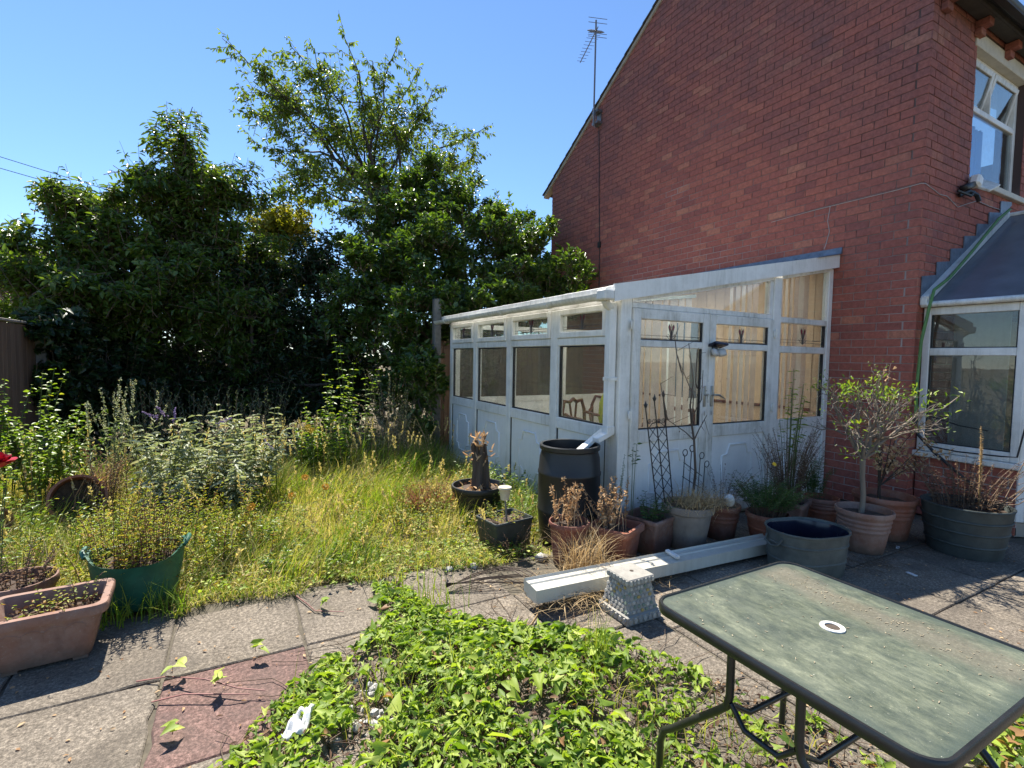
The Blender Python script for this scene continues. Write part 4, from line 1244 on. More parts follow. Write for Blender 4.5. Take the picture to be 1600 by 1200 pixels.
m = MB(); m.prism([(21.6, 3.62), (25, 5.2), (28.4, 3.62), (28.4, 3.74), (25, 5.34), (21.6, 3.74)], 'x', -13.2, -6.35); m.build('roof', M['verge'], nh)
def catenary(p0, p1, sag, n=16):
    p0, p1 = Vector(p0), Vector(p1)
    return [tuple(p0.lerp(p1, i / n) + Vector((0, 0, -sag * 4 * (i / n) * (1 - i / n)))) for i in range(n + 1)]
for lab, a, b in (('upper overhead wire crossing the sky above the fence', (-12, 25, 9.45), (2.5, 25, 6.5)), ('middle overhead wire crossing the sky above the fence', (-12, 25, 8.95), (2.5, 25, 6.3)), ('lowest overhead wire just over the bushy tree by the fence', (-12, 25, 6.05), (2.5, 25, 6.15))):
    m = MB(); m.tube(catenary(a, b, .12), .012, 5); tag(m.build('overhead_wire', M['cable_b'], None), lab, 'wire', 'overhead wires')
# ------------------------------------------------------------------ inside the conservatory
def chair(name, label, x, y, rot):
    t = thing(name, label, 'chair', (x, y, .056), rot, 'carved wooden chairs in the conservatory')
    def part(nm, fn):
        m = MB(); fn(m); me = m.mesh(nm, M['wood_red'], (0, 0, 0), 50); return link(nm, me, t)
    part('seat', lambda m: m.obox((0, 0, .44), (.24, .23, .025), None, .01))
    for sx in (-1, 1):
        for sy in (-1, 1): part('leg', lambda m: m.tube([(sx * .21, sy * .2, .415), (sx * .22, sy * .21, .2), (sx * .20, sy * .2, 0)], [.022, .017, .014], 8))
        part('armrest', lambda m: m.tube([(sx * .22, .2, .46), (sx * .25, .18, .60), (sx * .27, .05, .68), (sx * .27, -.1, .69), (sx * .24, -.2, .72)], .02, 8))
    part('backrest', lambda m: (m.tube([(-.24, -.21, .46), (-.25, -.24, .75), (-.2, -.25, .88), (-.08, -.25, .86), (0, -.25, .90), (.08, -.25, .86), (.2, -.25, .88), (.25, -.24, .75), (.24, -.21, .46)], .024, 8),
                                m.tube([(-.1, -.235, .46), (-.04, -.24, .65), (-.08, -.25, .86)], .016, 6), m.tube([(.1, -.235, .46), (.04, -.24, .65), (.08, -.25, .86)], .016, 6)))
    return t
c1 = chair('carver_chair', 'dark red wooden chair with a scrolled back behind the third window', 3.9, 5.05, rad(200))
chair('carver_chair', 'dark red wooden chair close to the downpipe end of the conservatory', 4.15, 4.05, rad(80))
chair('carver_chair', 'dark red wooden chair low behind the yellow-green cushion', 4.6, 5.5, rad(140))
m = MB(); m.loft([(-.22, .04, .20, .04), (-.1, .08, .23, .07), (.1, .08, .23, .07), (.22, .04, .20, .04)], 6, (0, 0), True, True)
cu = tag(m.build('cushion', M['cushion'], None, 60), 'yellow-green cushion propped against a chair in the conservatory', 'cushion'); cu.location = (4.32, 5.02, .80); cu.rotation_euler = (0, rad(12), rad(35))
rng = np.random.default_rng(21)
def blind(label, x0, x1, ztop, zbot, ang):
    t = thing('vertical_blind', label, 'blind', ((x0 + x1) / 2, YF + .16, ztop(x0)))
    x = x0 + .04
    me = {}
    while x < x1 - .03:
        zt = ztop(x) - .03
        m = MB(); a = rad(ang + rng.normal(0, 9)); dx, dy = .044 * math.cos(a), .044 * math.sin(a)
        vs = []; n = 3
        for z in (zbot, zt):
            for k in range(n):
                s_ = k / (n - 1) * 2 - 1; bow = .006 * (1 - s_ * s_)
                vs.append((x + dx * s_ - bow * math.sin(a), YF + .16 + dy * s_ + bow * math.cos(a), z))
        m.add(vs, [(0, 1, 4, 3), (1, 2, 5, 4)])
        o = m.build('slat', M['blind'], t)
        at = o.data.attributes.new('rnd', 'FLOAT', 'POINT'); at.data.foreach_set('value', [float(rng.uniform())] * len(o.data.vertices))
        x += .094 + rng.normal(0, .006)
    m = MB(); m.prism([(x0, ztop(x0) - .028), (x1, ztop(x1) - .028), (x1, ztop(x1)), (x0, ztop(x0))], 'y', YF + .14, YF + .18); m.build('headrail', M['upvc'], t)
blind('peach vertical blind drawn across the hinged door beside the downpipe', 2.87, 3.74, lambda x: min(roofz(x) - .02, 1.99 + (x - 2.87) * .12), .25, 7)
blind('narrow bunch of peach vertical slats behind the door with the solar light', 4.22, 4.69, lambda x: roofz(x) - .08, .2, 5)
blind('peach vertical blind behind the fixed pane next to the brick wall', 4.83, 5.58, lambda x: roofz(x) - .08, .2, 4)

# ------------------------------------------------------------------ fixtures on the walls
aer = thing('tv_aerial', 'thin television aerial on a mast fixed to the gable verge', 'aerial', (5.60, 7.33, 5.7))
m = MB(); m.tube([(5.60, 7.33, 5.66), (5.60, 7.33, 7.49)], .016, 8); m.build('mast', M['aerial'], aer, 50)
m = MB(); m.box(5.62, 5.735, 7.25, 7.41, 5.70, 5.74); m.box(5.62, 5.735, 7.25, 7.41, 5.90, 5.94); m.box(5.715, 5.728, 7.27, 7.39, 5.68, 5.96); m.tube([(5.60, 7.31, 5.62), (5.58, 7.25, 5.75), (5.6, 7.30, 5.9)], .006, 5); m.build('bracket', M['aerial'], aer)
bd = unit(np.array([.61 * .92 - .79 * .3, .79 * .92 + .61 * .3, 0])); pd = np.array([-bd[1], bd[0], 0])
bt = np.array([5.60, 7.33, 7.30])
m = MB(); m.tube([tuple(bt - bd * .12), tuple(bt + bd * .95)], .009, 6); m.build('boom', M['aerial'], aer)
for i in range(9):
    c = bt + bd * (.10 + i * .10); L = .115 - i * .005
    m = MB(); m.tube([tuple(c - pd * L), tuple(c + pd * L)], .004, 5); m.build('element', M['aerial'], aer)
for dz in (.16, .08, -.10, -.16):
    c = bt - bd * .1 + np.array([0, 0, dz]); m = MB(); m.tube([tuple(c - pd * .17), tuple(c + pd * .17)], .005, 5); m.build('reflector', M['aerial'], aer)
c = bt + np.array([0, 0, -.0]); m = MB(); m.tube([tuple(c - pd * .16), tuple(c - pd * .1), tuple(c + pd * .1), tuple(c + pd * .16)], [.004, .022, .022, .004], 6); m.build('dipole', M['aerial'], aer)
m = MB(); pts = [(5.722, 7.33, 5.66), (5.718, 7.30, 5.2), (5.719, 7.27, 4.4), (5.718, 7.22, 3.55), (5.719, 7.2, 2.6)]; m.tube(pts, .008, 6); m.box(5.70, 5.726, 7.19, 7.26, 3.5, 3.6)
tag(m.build('aerial_cable', M['cable_b'], None), 'black aerial cable running down the brick gable', 'cable')
m = MB(); m.tube([(5.70, 3.235, 2.74), (5.722, 3.23, 2.80), (5.722, 3.20, 2.93), (5.722, 3.225, 3.05), (5.722, 3.205, 3.20)], .0035, 5); m.tube([(5.722, 3.9, 3.19), (5.722, 3.4, 3.205), (5.722, 3.0, 3.203), (5.722, 2.6, 3.20), (5.720, 2.37, 3.205), (5.735, 2.343, 3.20), (6.05, 2.345, 3.15), (6.2, 2.345, 3.16), (6.45, 2.345, 3.09), (6.6, 2.345, 3.14), (6.9, 2.345, 3.23), (7.2, 2.345, 3.22), (7.5, 2.345, 3.23)], .0035, 5)
tag(m.build('white_cable', M['cable_w'], None, 50), 'thin white cable clipped round the brick corner below the window', 'cable')
fl = thing('security_floodlight', 'broken outdoor floodlight hanging beside the upstairs window sill', 'light', (6.62, 2.33, 3.3))
m = MB(); m.obox((6.52, 2.30, 3.30), (.10, .035, .028), Matrix.Rotation(rad(-20), 3, 'Y'), .008); m.tube([(6.42, 2.33, 3.20), (6.50, 2.28, 3.24), (6.62, 2.26, 3.22), (6.66, 2.25, 3.16)], .022, 7); m.tube([(6.38, 2.33, 3.24), (6.5, 2.26, 3.19), (6.58, 2.27, 3.25)], .014, 6); m.build('bracket', M['black_plastic'], fl, 50)
m = MB(); m.obox((6.66, 2.285, 3.37), (.055, .045, .06), Matrix.Rotation(rad(25), 3, 'Y'), .02); m.build('sensor', M['upvc'], fl)
m = MB(); m.obox((6.79, 2.24, 3.335), (.13, .075, .014), Matrix.Rotation(rad(-22), 3, 'Y') @ Matrix.Rotation(rad(35), 3, 'X'), .006); m.build('lamp_head', M['upvc_dirty'], fl)
so = thing('solar_door_light', 'small black solar light with twin lamps fixed on the door stile', 'light', (3.80, YF - .03, 1.60))
m = MB(); m.obox((3.82, YF - .055, 1.625), (.085, .05, .012), Matrix.Rotation(rad(-18), 3, 'X') @ Matrix.Rotation(rad(4), 3, 'Y'), .004); m.build('solar_panel', M['solar'], so)
m = MB(); m.box(3.78, 3.85, YF - .034, YF - .0205, 1.53, 1.61, .003); m.build('bracket', M['black_plastic'], so)
for dx, a in ((-.045, 18), (.045, -18)):
    m = MB(); m.obox((3.82 + dx, YF - .065, 1.555), (.04, .022, .034), Matrix.Rotation(rad(-25), 3, 'X') @ Matrix.Rotation(rad(a), 3, 'Z'), .012); m.build('lamp_head', M['lamp_lens'], so, 50)
m = MB(); m.tube([(7.45, 2.25, 3.20), (7.2, 2.262, 3.06), (6.6, 2.25, 2.66), (6.1, 2.25, 2.33), (5.80, 2.25, 2.19), (5.765, 2.27, 2.0), (5.755, 2.31, 1.7), (5.745, 2.32, 1.3), (5.742, 2.315, .98)], .014, 8)
tag(m.build('garden_hose', M['hose'], None, 50), 'green hose trailing over the bay roof and down the brick corner', 'hose')
m = MB(); m.tube([(5.742, 2.315, .97), (5.73, 2.28, .80), (5.72, 2.15, .66), (5.65, 1.95, .52), (5.5, 1.75, .42)], .014, 8); m.tube([(5.742, 2.315, 1.0), (5.742, 2.315, .9)], .022, 8)
tag(m.build('hose_tail', M['black_plastic'], None, 50), 'black hose end sloping from the brick corner to the barrel tub', 'hose')
m = MB(); m.tube([(5.80, 2.21, .98), (5.81, 2.0, .92), (5.80, 1.8, .90)], .006, 5); m.tube([(5.80, 2.26, .70), (5.79, 2.0, .68), (5.79, 1.7, .69), (5.80, 1.6, .70), (5.80, 1.55, 1.05)], .007, 5)
tag(m.build('black_cable', M['cable_b'], None, 50), 'black cable slung along the white sill of the bay', 'cable')

# ------------------------------------------------------------------ pots and tubs
def round_pot(name, label, cat, x, y, h, r, mat, taper=.72, ribs=0, rim=.03, rimh=.045, soil=.05, group=None, tilt=None, seg=9, matsoil=None):
    t = thing(name, label, cat, (x, y, 0), 0, group)
    lv = [(.0, r * taper * .96), (.006, r * taper)]
    zr = h - rimh
    rr = lambda z: r * (taper + (1 - rim - taper) * (z / h))
    if ribs:
        lv.append((zr * .52, rr(zr * .52)))
        z = zr * .58
        for k in range(ribs):
            for dz, e in ((0, 0), (.008, .006), (.018, .006), (.026, 0)): lv.append((z + dz, rr(z + dz) + e))
            z += .036
    else: lv.append((zr * .55, rr(zr * .55) + r * .012))
    lv = [q for q in lv if q[0] < zr - .012] + [(zr - .01, rr(zr)), (zr, r * .985), (zr + .008, r), (h - .008, r), (h, r * .985), (h, r * .93), (h - .01, r * .91), (h * .45, rr(h * .45) - r * .06)]
    m = MB(); m.loft([(z, q, q, q) for z, q in lv], seg, (x, y)); m.build('pot_body', mat, t, 40)
    m = MB(); zs = h - soil; q = rr(zs) - r * .055
    rg = np.random.default_rng(int(x * 1000) % 997)
    vs = [(x, y, zs + .012)]; nn = 20
    for ring in (.55, 1.0):
        for k in range(nn): vs.append((x + q * ring * math.cos(2 * PI * k / nn), y + q * ring * math.sin(2 * PI * k / nn), zs + rg.normal(0, .006) + (.006 if ring < 1 else 0)))
    m.add(vs, [(0, 1 + k, 1 + (k + 1) % nn) for k in range(nn)] + [(1 + k, 1 + (k + 1) % nn, 1 + nn + (k + 1) % nn, 1 + nn + k)[::-1] for k in range(nn)])
    m.build('soil', matsoil or M['potsoil'], t, 80)
    return t
def square_pot(name, label, cat, x, y, h, hx, hy, mat, rot=0, taper=.72, rim=.03, rimh=.04, soil=.05, cr=.02, group=None, feet=False, grooves=0, wav=0):
    t = thing(name, label, cat, (x, y, 0), 0, group)
    z0 = .018 if feet else 0
    k = lambda z: taper + (1 - taper) * (z / h)
    inn = .012
    lv = [(z0, hx * taper - .004, hy * taper - .004, cr), (z0 + .006, hx * taper, hy * taper, cr), (h - rimh - .004, (hx - rim * .6) * k(h - rimh), (hy - rim * .6) * k(h - rimh), cr), (h - rimh, hx - .003, hy - .003, cr + .012), (h - rimh + .006, hx, hy, cr + .015), (h - .006, hx, hy, cr + .015), (h, hx - .004, hy - .004, cr + .013), (h, hx - rim, hy - rim, cr), (h - .012, hx - rim - .005, hy - rim - .005, cr), (h * .4, (hx - rim) * k(h * .4) - .02, (hy - rim) * k(h * .4) - .02, cr)]
    m = MB(); m.loft(lv, 6, (x, y), True, False, rot); m.build('pot_body', mat, t, 40)
    Rz = Matrix.Rotation(rot, 3, 'Z')
    if feet:
        for sx in (-1, 1):
            for sy in (-1, 1):
                m = MB(); c = Vector((x, y, .009)) + Rz @ Vector((sx * hx * taper * .75, sy * hy * taper * .75, 0)); m.obox(c, (hx * .12, hy * .12, .0085), Rz, .002); m.build('foot', mat, t)
    if grooves:
        m = MB()
        zlo, zhi = h * .16, h - rimh - .045
        for side in range(4):
            W, D = (hx, hy) if side % 2 == 0 else (hy, hx)
            Rs = Matrix.Rotation(rot + side * PI / 2, 3, 'Z')
            for g_ in range(grooves + 1):
                s_ = (g_ / grooves * 2 - 1) * .72
                pts = []
                for z in (zlo, (zlo + zhi) / 2, zhi):
                    pts.append(tuple(Vector((x, y, 0)) + Rs @ Vector((s_ * W * k(z), -(D - rim * .6) * k(z) - .0005, z))))
                m.tube(pts, .0045, 5)
                if g_ < grooves:
                    s2 = ((g_ + 1) / grooves * 2 - 1) * .72
                    arc = []
                    for q in np.linspace(0, 1, 5):
                        z = zhi + .018 * math.sin(PI * q); arc.append(tuple(Vector((x, y, 0)) + Rs @ Vector(((s_ + (s2 - s_) * q) * W * k(z), -(D - rim * .6) * k(z) - .0005, z))))
                    m.tube(arc, .0045, 5)
        m.build('moulded_rib', mat, t, 60)
    m = MB(); zs = h - soil; rg = np.random.default_rng(int(x * 1000) % 991)
    ax, ay = (hx - rim) * k(zs) - .004, (hy - rim) * k(zs) - .004
    vs = []; n = 7
    for i in range(n):
        for j in range(n):
            c = Vector((x, y, 0)) + Rz @ Vector((ax * (i / (n - 1) * 2 - 1), ay * (j / (n - 1) * 2 - 1), 0)); vs.append((c.x, c.y, zs + rg.normal(0, .007)))
    m.add(vs, [(i * n + j, (i + 1) * n + j, (i + 1) * n + j + 1, i * n + j + 1) for i in range(n - 1) for j in range(n - 1)])
    m.build('soil', M['potsoil'], t, 80)
    return t

square_pot('plant_trough', 'weathered pinkish brown plastic trough planter in front of the green tub', 'planter', -.815, 3.10, .27, .235, .175, M['trough'], rad(4), .70, .032, .045, .075, .035, None, True, 4)
# flexible green tub with two pulled-up handles
t = thing('flexible_tub', 'faded green flexible plastic tub full of goldenrod weeds', 'tub', (-.57, 3.58, 0))
m = MB(); vs = []; fs = []; N = 44; rings = [(.0, .21), (.02, .225), (.12, .255), (.2, .275), (1, .292), (1.02, .30), (1.0, .281), (.2, .262), (.12, .243)]
for z, q in rings:
    for k in range(N):
        a = 2 * PI * k / N; lift = .285 + .035 * max(0, abs(math.cos(a)) - .72) / .28 + .010 * math.sin(2 * a + 1)
        zz = z if z < .9 else lift + (z - 1) * .3
        vs.append((-.54 + q * .80 * math.cos(a), 3.58 + q * .80 * math.sin(a), zz))
for i in range(len(rings) - 1):
    for k in range(N): fs.append((i * N + k, i * N + (k + 1) % N, (i + 1) * N + (k + 1) % N, (i + 1) * N + k))
fs.append(tuple(range(N))[::-1]); m.add(vs, fs); m.build('tub_body', M['green_plastic'], t, 50)
m = MB(); m.loft([(.24, .20, .20, .20), (.255, .1, .1, .1)], 8, (-.54, 3.58), False, True); m.build('soil', M['potsoil'], t, 60)
for sx in (-1, 1):
    m = MB(); m.tube([(-.54 + sx * .232, 3.58 - .07, .318), (-.54 + sx * .250, 3.58 - .04, .342), (-.54 + sx * .250, 3.58 + .04, .342), (-.54 + sx * .232, 3.58 + .07, .318)], .013, 7); m.build('handle', M['green_plastic'], t, 50)
round_pot('plant_pot', 'dark plastic pot of dead growth behind the brown trough', 'plant pot', -1.08, 3.62, .22, .17, M['terra_brown'])
# toppled terracotta pots among the weeds
def toppled(name, label, x, y, r, h, mat, rz, ry):
    t = thing(name, label, 'plant pot', (x, y, 0), rz)
    lv = [(-.5 * h, r * .70), (.1 * h, r * .87), (.34 * h, r * .93), (.35 * h, r), (.5 * h, r), (.5 * h, r * .9), (.1 * h, r * .8), (-.46 * h, r * .62)]
    m = MB(); m.loft([(z, q, q, q) for z, q in lv], 8)
    me = m.mesh('pot_body', mat, (0, 0, 0), 40); o = link('pot_body', me, t, (0, 0, r * .95)); o.rotation_euler = (0, ry, 0)
    m = MB(); m.loft([(.1 * h, r * .78, r * .78, r * .78), (.1 * h + .004, r * .4, r * .4, r * .4)], 8, (0, 0), False, True); o = link('soil', m.mesh('soil', M['potsoil'], (0, 0, 0)), t, (0, 0, r * .95)); o.rotation_euler = (0, ry, 0)
toppled('toppled_pot', 'terracotta pot lying on its side under dry stalks', -1.26, 5.55, .20, .36, M['terra'], rad(-75), rad(78))
toppled('toppled_pot', 'small pale terracotta pot overturned by the toppled larger pot', -1.30, 6.1, .12, .2, M['terra_pale'], rad(30), rad(110))
toppled('toppled_pot', 'terracotta pot half hidden in weeds at the rose bush side', -1.72, 4.95, .17, .32, M['terra_pale'], rad(-20), rad(95))

round_pot('stump_pot', 'large black plastic pot holding a shredded palm stump', 'plant pot', 1.96, 4.20, .28, .255, M['black_plastic'], .72, 0, .05, .05)
square_pot('small_planter', 'small dark square planter half hidden in grass with a solar lamp', 'planter', 1.83, 3.42, .22, .185, .15, M['galv_dark'], rad(8), .85, .012, .02, .035, .012)
# rain barrel
t = thing('rain_barrel', 'black plastic rain barrel under the conservatory downpipe', 'barrel', (2.36, 3.30, 0))
R_ = .255; lv = [(0, .215), (.02, .235), (.20, .25), (.235, .253), (.245, .257), (.262, .257), (.272, .253), (.42, R_), (.535, .253), (.545, .258), (.562, .258), (.572, .252), (.68, .245), (.72, .232), (.735, .232), (.745, .246), (.775, .248), (.782, .242), (.78, .225), (.70, .222), (.3, .235)]
m = MB(); m.loft([(z, q, q, q) for z, q in lv], 10, (2.36, 3.30)); m.build('barrel_body', M['black_plastic'], t, 35)
m = MB(); m.loft([(.55, .235, .235, .235), (.551, .1, .1, .1)], 8, (2.36, 3.30), False, True); m.build('water', M['solar'], t)
m = MB(); m.obox((2.56, 3.27, .80), (.17, .036, .014), Matrix.Rotation(rad(-28), 3, 'Y') @ Matrix.Rotation(rad(8), 3, 'Z'), .003); tag(m.build('spout_board', M['upvc'], None), 'white plastic offcut bridging the downpipe and the black barrel', 'spout')

lp = round_pot('leaf_pot', 'dark red glazed clay pot with a moulded leaf on its side', 'plant pot', 2.07, 2.88, .31, .148, M['terra_glaze'], .74, 0, .06, .03, .04)
m = MB()
d = unit(np.array([-.58, -.81, 0])); s_ = np.array([d[1], -d[0], 0])
for sg in (-1, 1):
    pts = [(sg * .0, .05), (sg * .045, .075), (sg * .06, .13), (sg * .035, .12), (sg * .02, .19), (0, .15)]
    for q in range(len(pts) - 1):
        P = [np.array([2.07, 2.88, 0]) + d * (.125 + .03 * p[1] / .3 + .004) + s_ * p[0] - d * abs(p[0]) ** 2 * 3 + np.array([0, 0, p[1]]) for p in (pts[q], pts[q + 1])]
        m.tube([tuple(p) for p in P], .008, 6)
m.build('leaf_relief', M['terra_glaze'], lp, 60)
square_pot('clay_planter', 'square terracotta planter with crumbling dead spikes', 'planter', 2.43, 2.79, .26, .165, .165, M['terra'], rad(24), .72, .025, .05, .05)
square_pot('ribbed_planter', 'square brown ribbed planter with straggling green seedlings', 'planter', 2.80, 2.83, .27, .165, .165, M['terra_brown'], rad(14), .76, .02, .03, .05, .015, None, False, 5)
round_pot('beige_pot', 'big grey-beige round pot heaped with straw', 'plant pot', 3.10, 2.72, .35, .20, M['beige'], .66, 0, .06, .055, .03)
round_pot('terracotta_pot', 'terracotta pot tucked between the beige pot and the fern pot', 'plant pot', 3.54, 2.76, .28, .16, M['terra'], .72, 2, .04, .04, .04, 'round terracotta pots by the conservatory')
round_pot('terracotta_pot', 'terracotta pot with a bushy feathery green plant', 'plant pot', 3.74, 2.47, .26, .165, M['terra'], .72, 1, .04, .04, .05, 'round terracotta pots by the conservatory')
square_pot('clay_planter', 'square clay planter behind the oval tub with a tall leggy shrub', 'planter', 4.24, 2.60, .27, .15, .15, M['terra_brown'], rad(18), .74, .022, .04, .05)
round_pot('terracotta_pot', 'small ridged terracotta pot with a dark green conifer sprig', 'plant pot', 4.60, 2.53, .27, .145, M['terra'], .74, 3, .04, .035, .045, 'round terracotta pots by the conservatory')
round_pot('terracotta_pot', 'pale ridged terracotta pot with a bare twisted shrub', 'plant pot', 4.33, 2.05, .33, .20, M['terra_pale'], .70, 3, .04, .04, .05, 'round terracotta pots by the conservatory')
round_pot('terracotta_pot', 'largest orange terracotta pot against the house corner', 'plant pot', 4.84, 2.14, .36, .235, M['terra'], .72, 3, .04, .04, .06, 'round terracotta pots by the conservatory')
t = round_pot('barrel_tub', 'large grey-green plastic barrel tub crammed with dead stems', 'tub', 5.03, 1.66, .39, .285, M['galv_dark'], .80, 0, .02, .012, .05)
for z, q in ((.10, .243), (.20, .258), (.29, .272)):
    m = MB(); m.loft([(z - .009, q, q, q), (z - .004, q + .006, q + .006, q + .006), (z + .004, q + .006, q + .006, q + .006), (z + .009, q, q, q)], 9, (5.03, 1.66), False); m.build('hoop', M['galv_dark'], t, 60)
m = MB()
for z, rr_ in ((.02, .10), ): pass
# oval galvanised tub
t = thing('oval_tub', 'oval galvanised metal tub standing next to the glass table', 'tub', (3.53, 2.03, 0))
ov = rad(-14)
lv = [(0, .245, .185), (.01, .255, .19), (.095, .262, .197), (.10, .268, .203), (.108, .268, .203), (.113, .264, .199), (.21, .272, .206), (.215, .278, .212), (.222, .278, .212), (.227, .273, .207), (.29, .278, .212), (.296, .287, .221), (.306, .287, .221), (.308, .279, .213), (.29, .272, .206), (.08, .258, .192)]
m = MB(); m.loft([(z, a, b, b) for z, a, b in lv], 10, (3.53, 2.03), True, False, ov); m.build('tub_body', M['galv'], t, 35)
m = MB(); m.loft([(.10, .255, .19, .19), (.101, .1, .1, .1)], 8, (3.53, 2.03), False, True, ov); m.build('soil', M['potsoil'], t)
m = MB(); m.loft([(.292, .270, .204, .204), (.286, .268, .202, .202), (.085, .252, .186, .186)], 10, (3.53, 2.03), False, False, ov); m.build('dark_inner_shell', M['solar'], t, 60)  # added dark shell that paints the shade and dirt inside the tub
for sg in (-1, 1):
    m = MB(); c = Vector((3.53, 2.03, .24)) + Matrix.Rotation(ov, 3, 'Z') @ Vector((sg * .278, 0, 0)); Rm = Matrix.Rotation(ov, 3, 'Z')
    m.tube([tuple(c + Rm @ Vector((sg * a, b, z))) for a, b, z in ((-.003, -.07, .02), (.02, -.06, -.02), (.025, 0, -.04), (.02, .06, -.02), (-.003, .07, .02))], .007, 6); m.build('handle', M['galv'], t, 50)
m = MB(); m.obox((4.02, 2.30, .115), (.15, .085, .014), Matrix.Rotation(rad(-22), 3, 'Z'), .003); m.obox((4.02, 2.30, .05), (.12, .07, .05), Matrix.Rotation(rad(-22), 3, 'Z'), .003)
tag(m.build('white_box', M['upvc'], None), 'white plastic box lying behind the oval tub', 'box')
# upvc gutter trim lying across the slabs
t = thing('plastic_trim', 'long white plastic gutter trim lying across the slabs behind the pedestal', 'trim', (1.47, 2.42, .07))
prof = [(-.075, 0), (.075, 0), (.075, .092), (.058, .100), (.050, .086), (.010, .084), (.002, .092), (-.006, .084), (-.075, .078)]
Rm = Matrix.Rotation(rad(-1.5), 3, 'Z')
m = MB(); n = len(prof)
Pa = [tuple(Vector((1.47, 2.42, .07)) + Rm @ Vector((0, p[0], p[1]))) for p in prof]; Pb = [tuple(Vector((1.47, 2.42, .02)) + Rm @ Vector((2.15, p[0], p[1]))) for p in prof]
m.add(Pa + Pb, [tuple(range(n))[::-1], tuple(range(n, 2 * n))] + [(i, (i + 1) % n, n + (i + 1) % n, n + i) for i in range(n)]); m.build('trim_body', M['trim'], t)
m = MB(); c = Vector((1.47 + 1.12, 2.42 - .03, .07 + .065)); m.obox(c + Vector((0, .0, .012)), (.016, .055, .010), Rm @ Matrix.Rotation(rad(6), 3, 'X'), .003); m.build('end_clip', M['upvc'], t)

# ------------------------------------------------------------------ stone-clad pedestal
t = thing('mosaic_pedestal', 'small square pedestal clad in mosaic pebbles with a cement top', 'pedestal', (1.985, 2.14, 0))
px, py = 1.985, 2.145
m = MB(); m.loft([(0, .128, .128, .006), (.045, .128, .128, .006), (.05, .112, .112, .006), (.20, .085, .085, .006)], 4, (px, py), True, True); core = m.build('core', M['mosaic_base'], t, 30)
m = MB(); m.box(px - .098, px + .098, py - .098, py + .098, .202, .242, .006); m.build('top_slab', M['mosaic_base'], t)
m = MB(); m.tube([(px + .01, py, .2421), (px + .01, py, .2435)], .012, 8); m.build('fixing_hole', M['bark'], t)
rng = np.random.default_rng(8)
stm = []
for v in range(5):
    mm = []
    for c_ in range(5):
        m = MB(); r2 = np.random.default_rng(40 + v)
        pts = [(.5 * math.cos(a) * r2.uniform(.8, 1.05), .5 * math.sin(a) * r2.uniform(.8, 1.05)) for a in np.linspace(0, 2 * PI, 8)[:-1] + .2]
        nn = len(pts); m.add([(x, 0, z) for x, z in pts] + [(x * .86, -.16, z * .86) for x, z in pts], [tuple(range(nn, 2 * nn))] + [(i, (i + 1) % nn, nn + (i + 1) % nn, nn + i) for i in range(nn)])
        mm.append(m.mesh('stone', M['mosaic_c'][c_]))
    stm.append(mm)
for side in range(4):
    Rs = Matrix.Rotation(side * PI / 2, 3, 'Z')
    for row in range(6):
        z = .062 + row * .0245; hw = .112 - (z - .05) * .18
        nn = 7; 
        for k in range(nn):
            s_ = ((k + .5 + (.25 if row % 2 else -.15)) / nn * 2 - 1) * hw
            if abs(s_) > hw - .008: continue
            o = link('stone', stm[int(rng.integers(0, 5))][int(rng.choice(5, p=[.3, .3, .15, .13, .12]))], t)
            p = Rs @ Vector((s_ + rng.normal(0, .001), -hw + .001, z)); o.location = p + Vector((px - 1.985, py - 2.14, 0))
            o.rotation_euler = (rad(-10), 0, side * PI / 2); sc = 2 * hw / nn * .95; o.scale = (sc * rng.uniform(.85, 1.05), .035, .0235 * rng.uniform(.85, 1.0))
    for k in range(7):
        s_ = ((k + .5) / 7 * 2 - 1) * .122
        o = link('stone', stm[k % 5][1 if k % 2 else 0], t); o.location = Rs @ Vector((s_, -.127, .024)) + Vector((0, .005, 0)); o.rotation_euler = (0, 0, side * PI / 2); o.scale = (.030, .05, .038)
        o = link('stone', stm[(k + 2) % 5][0 if k % 2 else 1], t); o.location = Rs @ Vector((s_ * .78, -.097, .222)) + Vector((0, .005, 0)); o.rotation_euler = (0, 0, side * PI / 2); o.scale = (.025, .03, .033)

# ------------------------------------------------------------------ glass patio table
TX0, TX1, TY0, TY1, TZ = 1.185, 1.92, .40, 1.185, .68
t = thing('patio_table', 'rectangular patio table with algae-stained glass top and black tubular legs', 'table', ((TX0 + TX1) / 2, (TY0 + TY1) / 2, 0))
cx, cy = (TX0 + TX1) / 2, (TY0 + TY1) / 2; hx, hy = (TX1 - TX0) / 2, (TY1 - TY0) / 2
m = MB(); lv = [(TZ - .028, 0), (TZ - .032, -.012), (TZ - .016, .002), (TZ - .004, .003), (TZ + .002, -.003), (TZ + .002, -.010), (TZ - .004, -.013), (TZ - .028, -.012)]
lv = [(TZ - .030, hx - .012, hy - .012, .06), (TZ - .030, hx - .004, hy - .004, .065), (TZ - .020, hx, hy, .07), (TZ - .004, hx, hy, .07), (TZ + .002, hx - .004, hy - .004, .066), (TZ + .002, hx - .011, hy - .011, .06), (TZ - .003, hx - .013, hy - .013, .058)]
m.loft(lv, 8, (cx, cy), False, False); m.build('rim', M['black_metal'], t, 50)
m = MB()
lvg = [(TZ - .008, hx - .0135, hy - .0135, .058), (TZ - .003, hx - .0135, hy - .0135, .058)]
N = 32
m.loft(lvg, 8, (cx, cy), True, True); top = m.build('glass_top', M['tglass'], t)
m = MB(); m.loft([(TZ - .002, .034, .034, .034), (TZ + .001, .033, .033, .033), (TZ + .001, .021, .021, .021), (TZ - .001, .020, .020, .020)], 7, (cx + .003, cy + .012), False); m.build('parasol_ring', M['upvc'], t, 40)
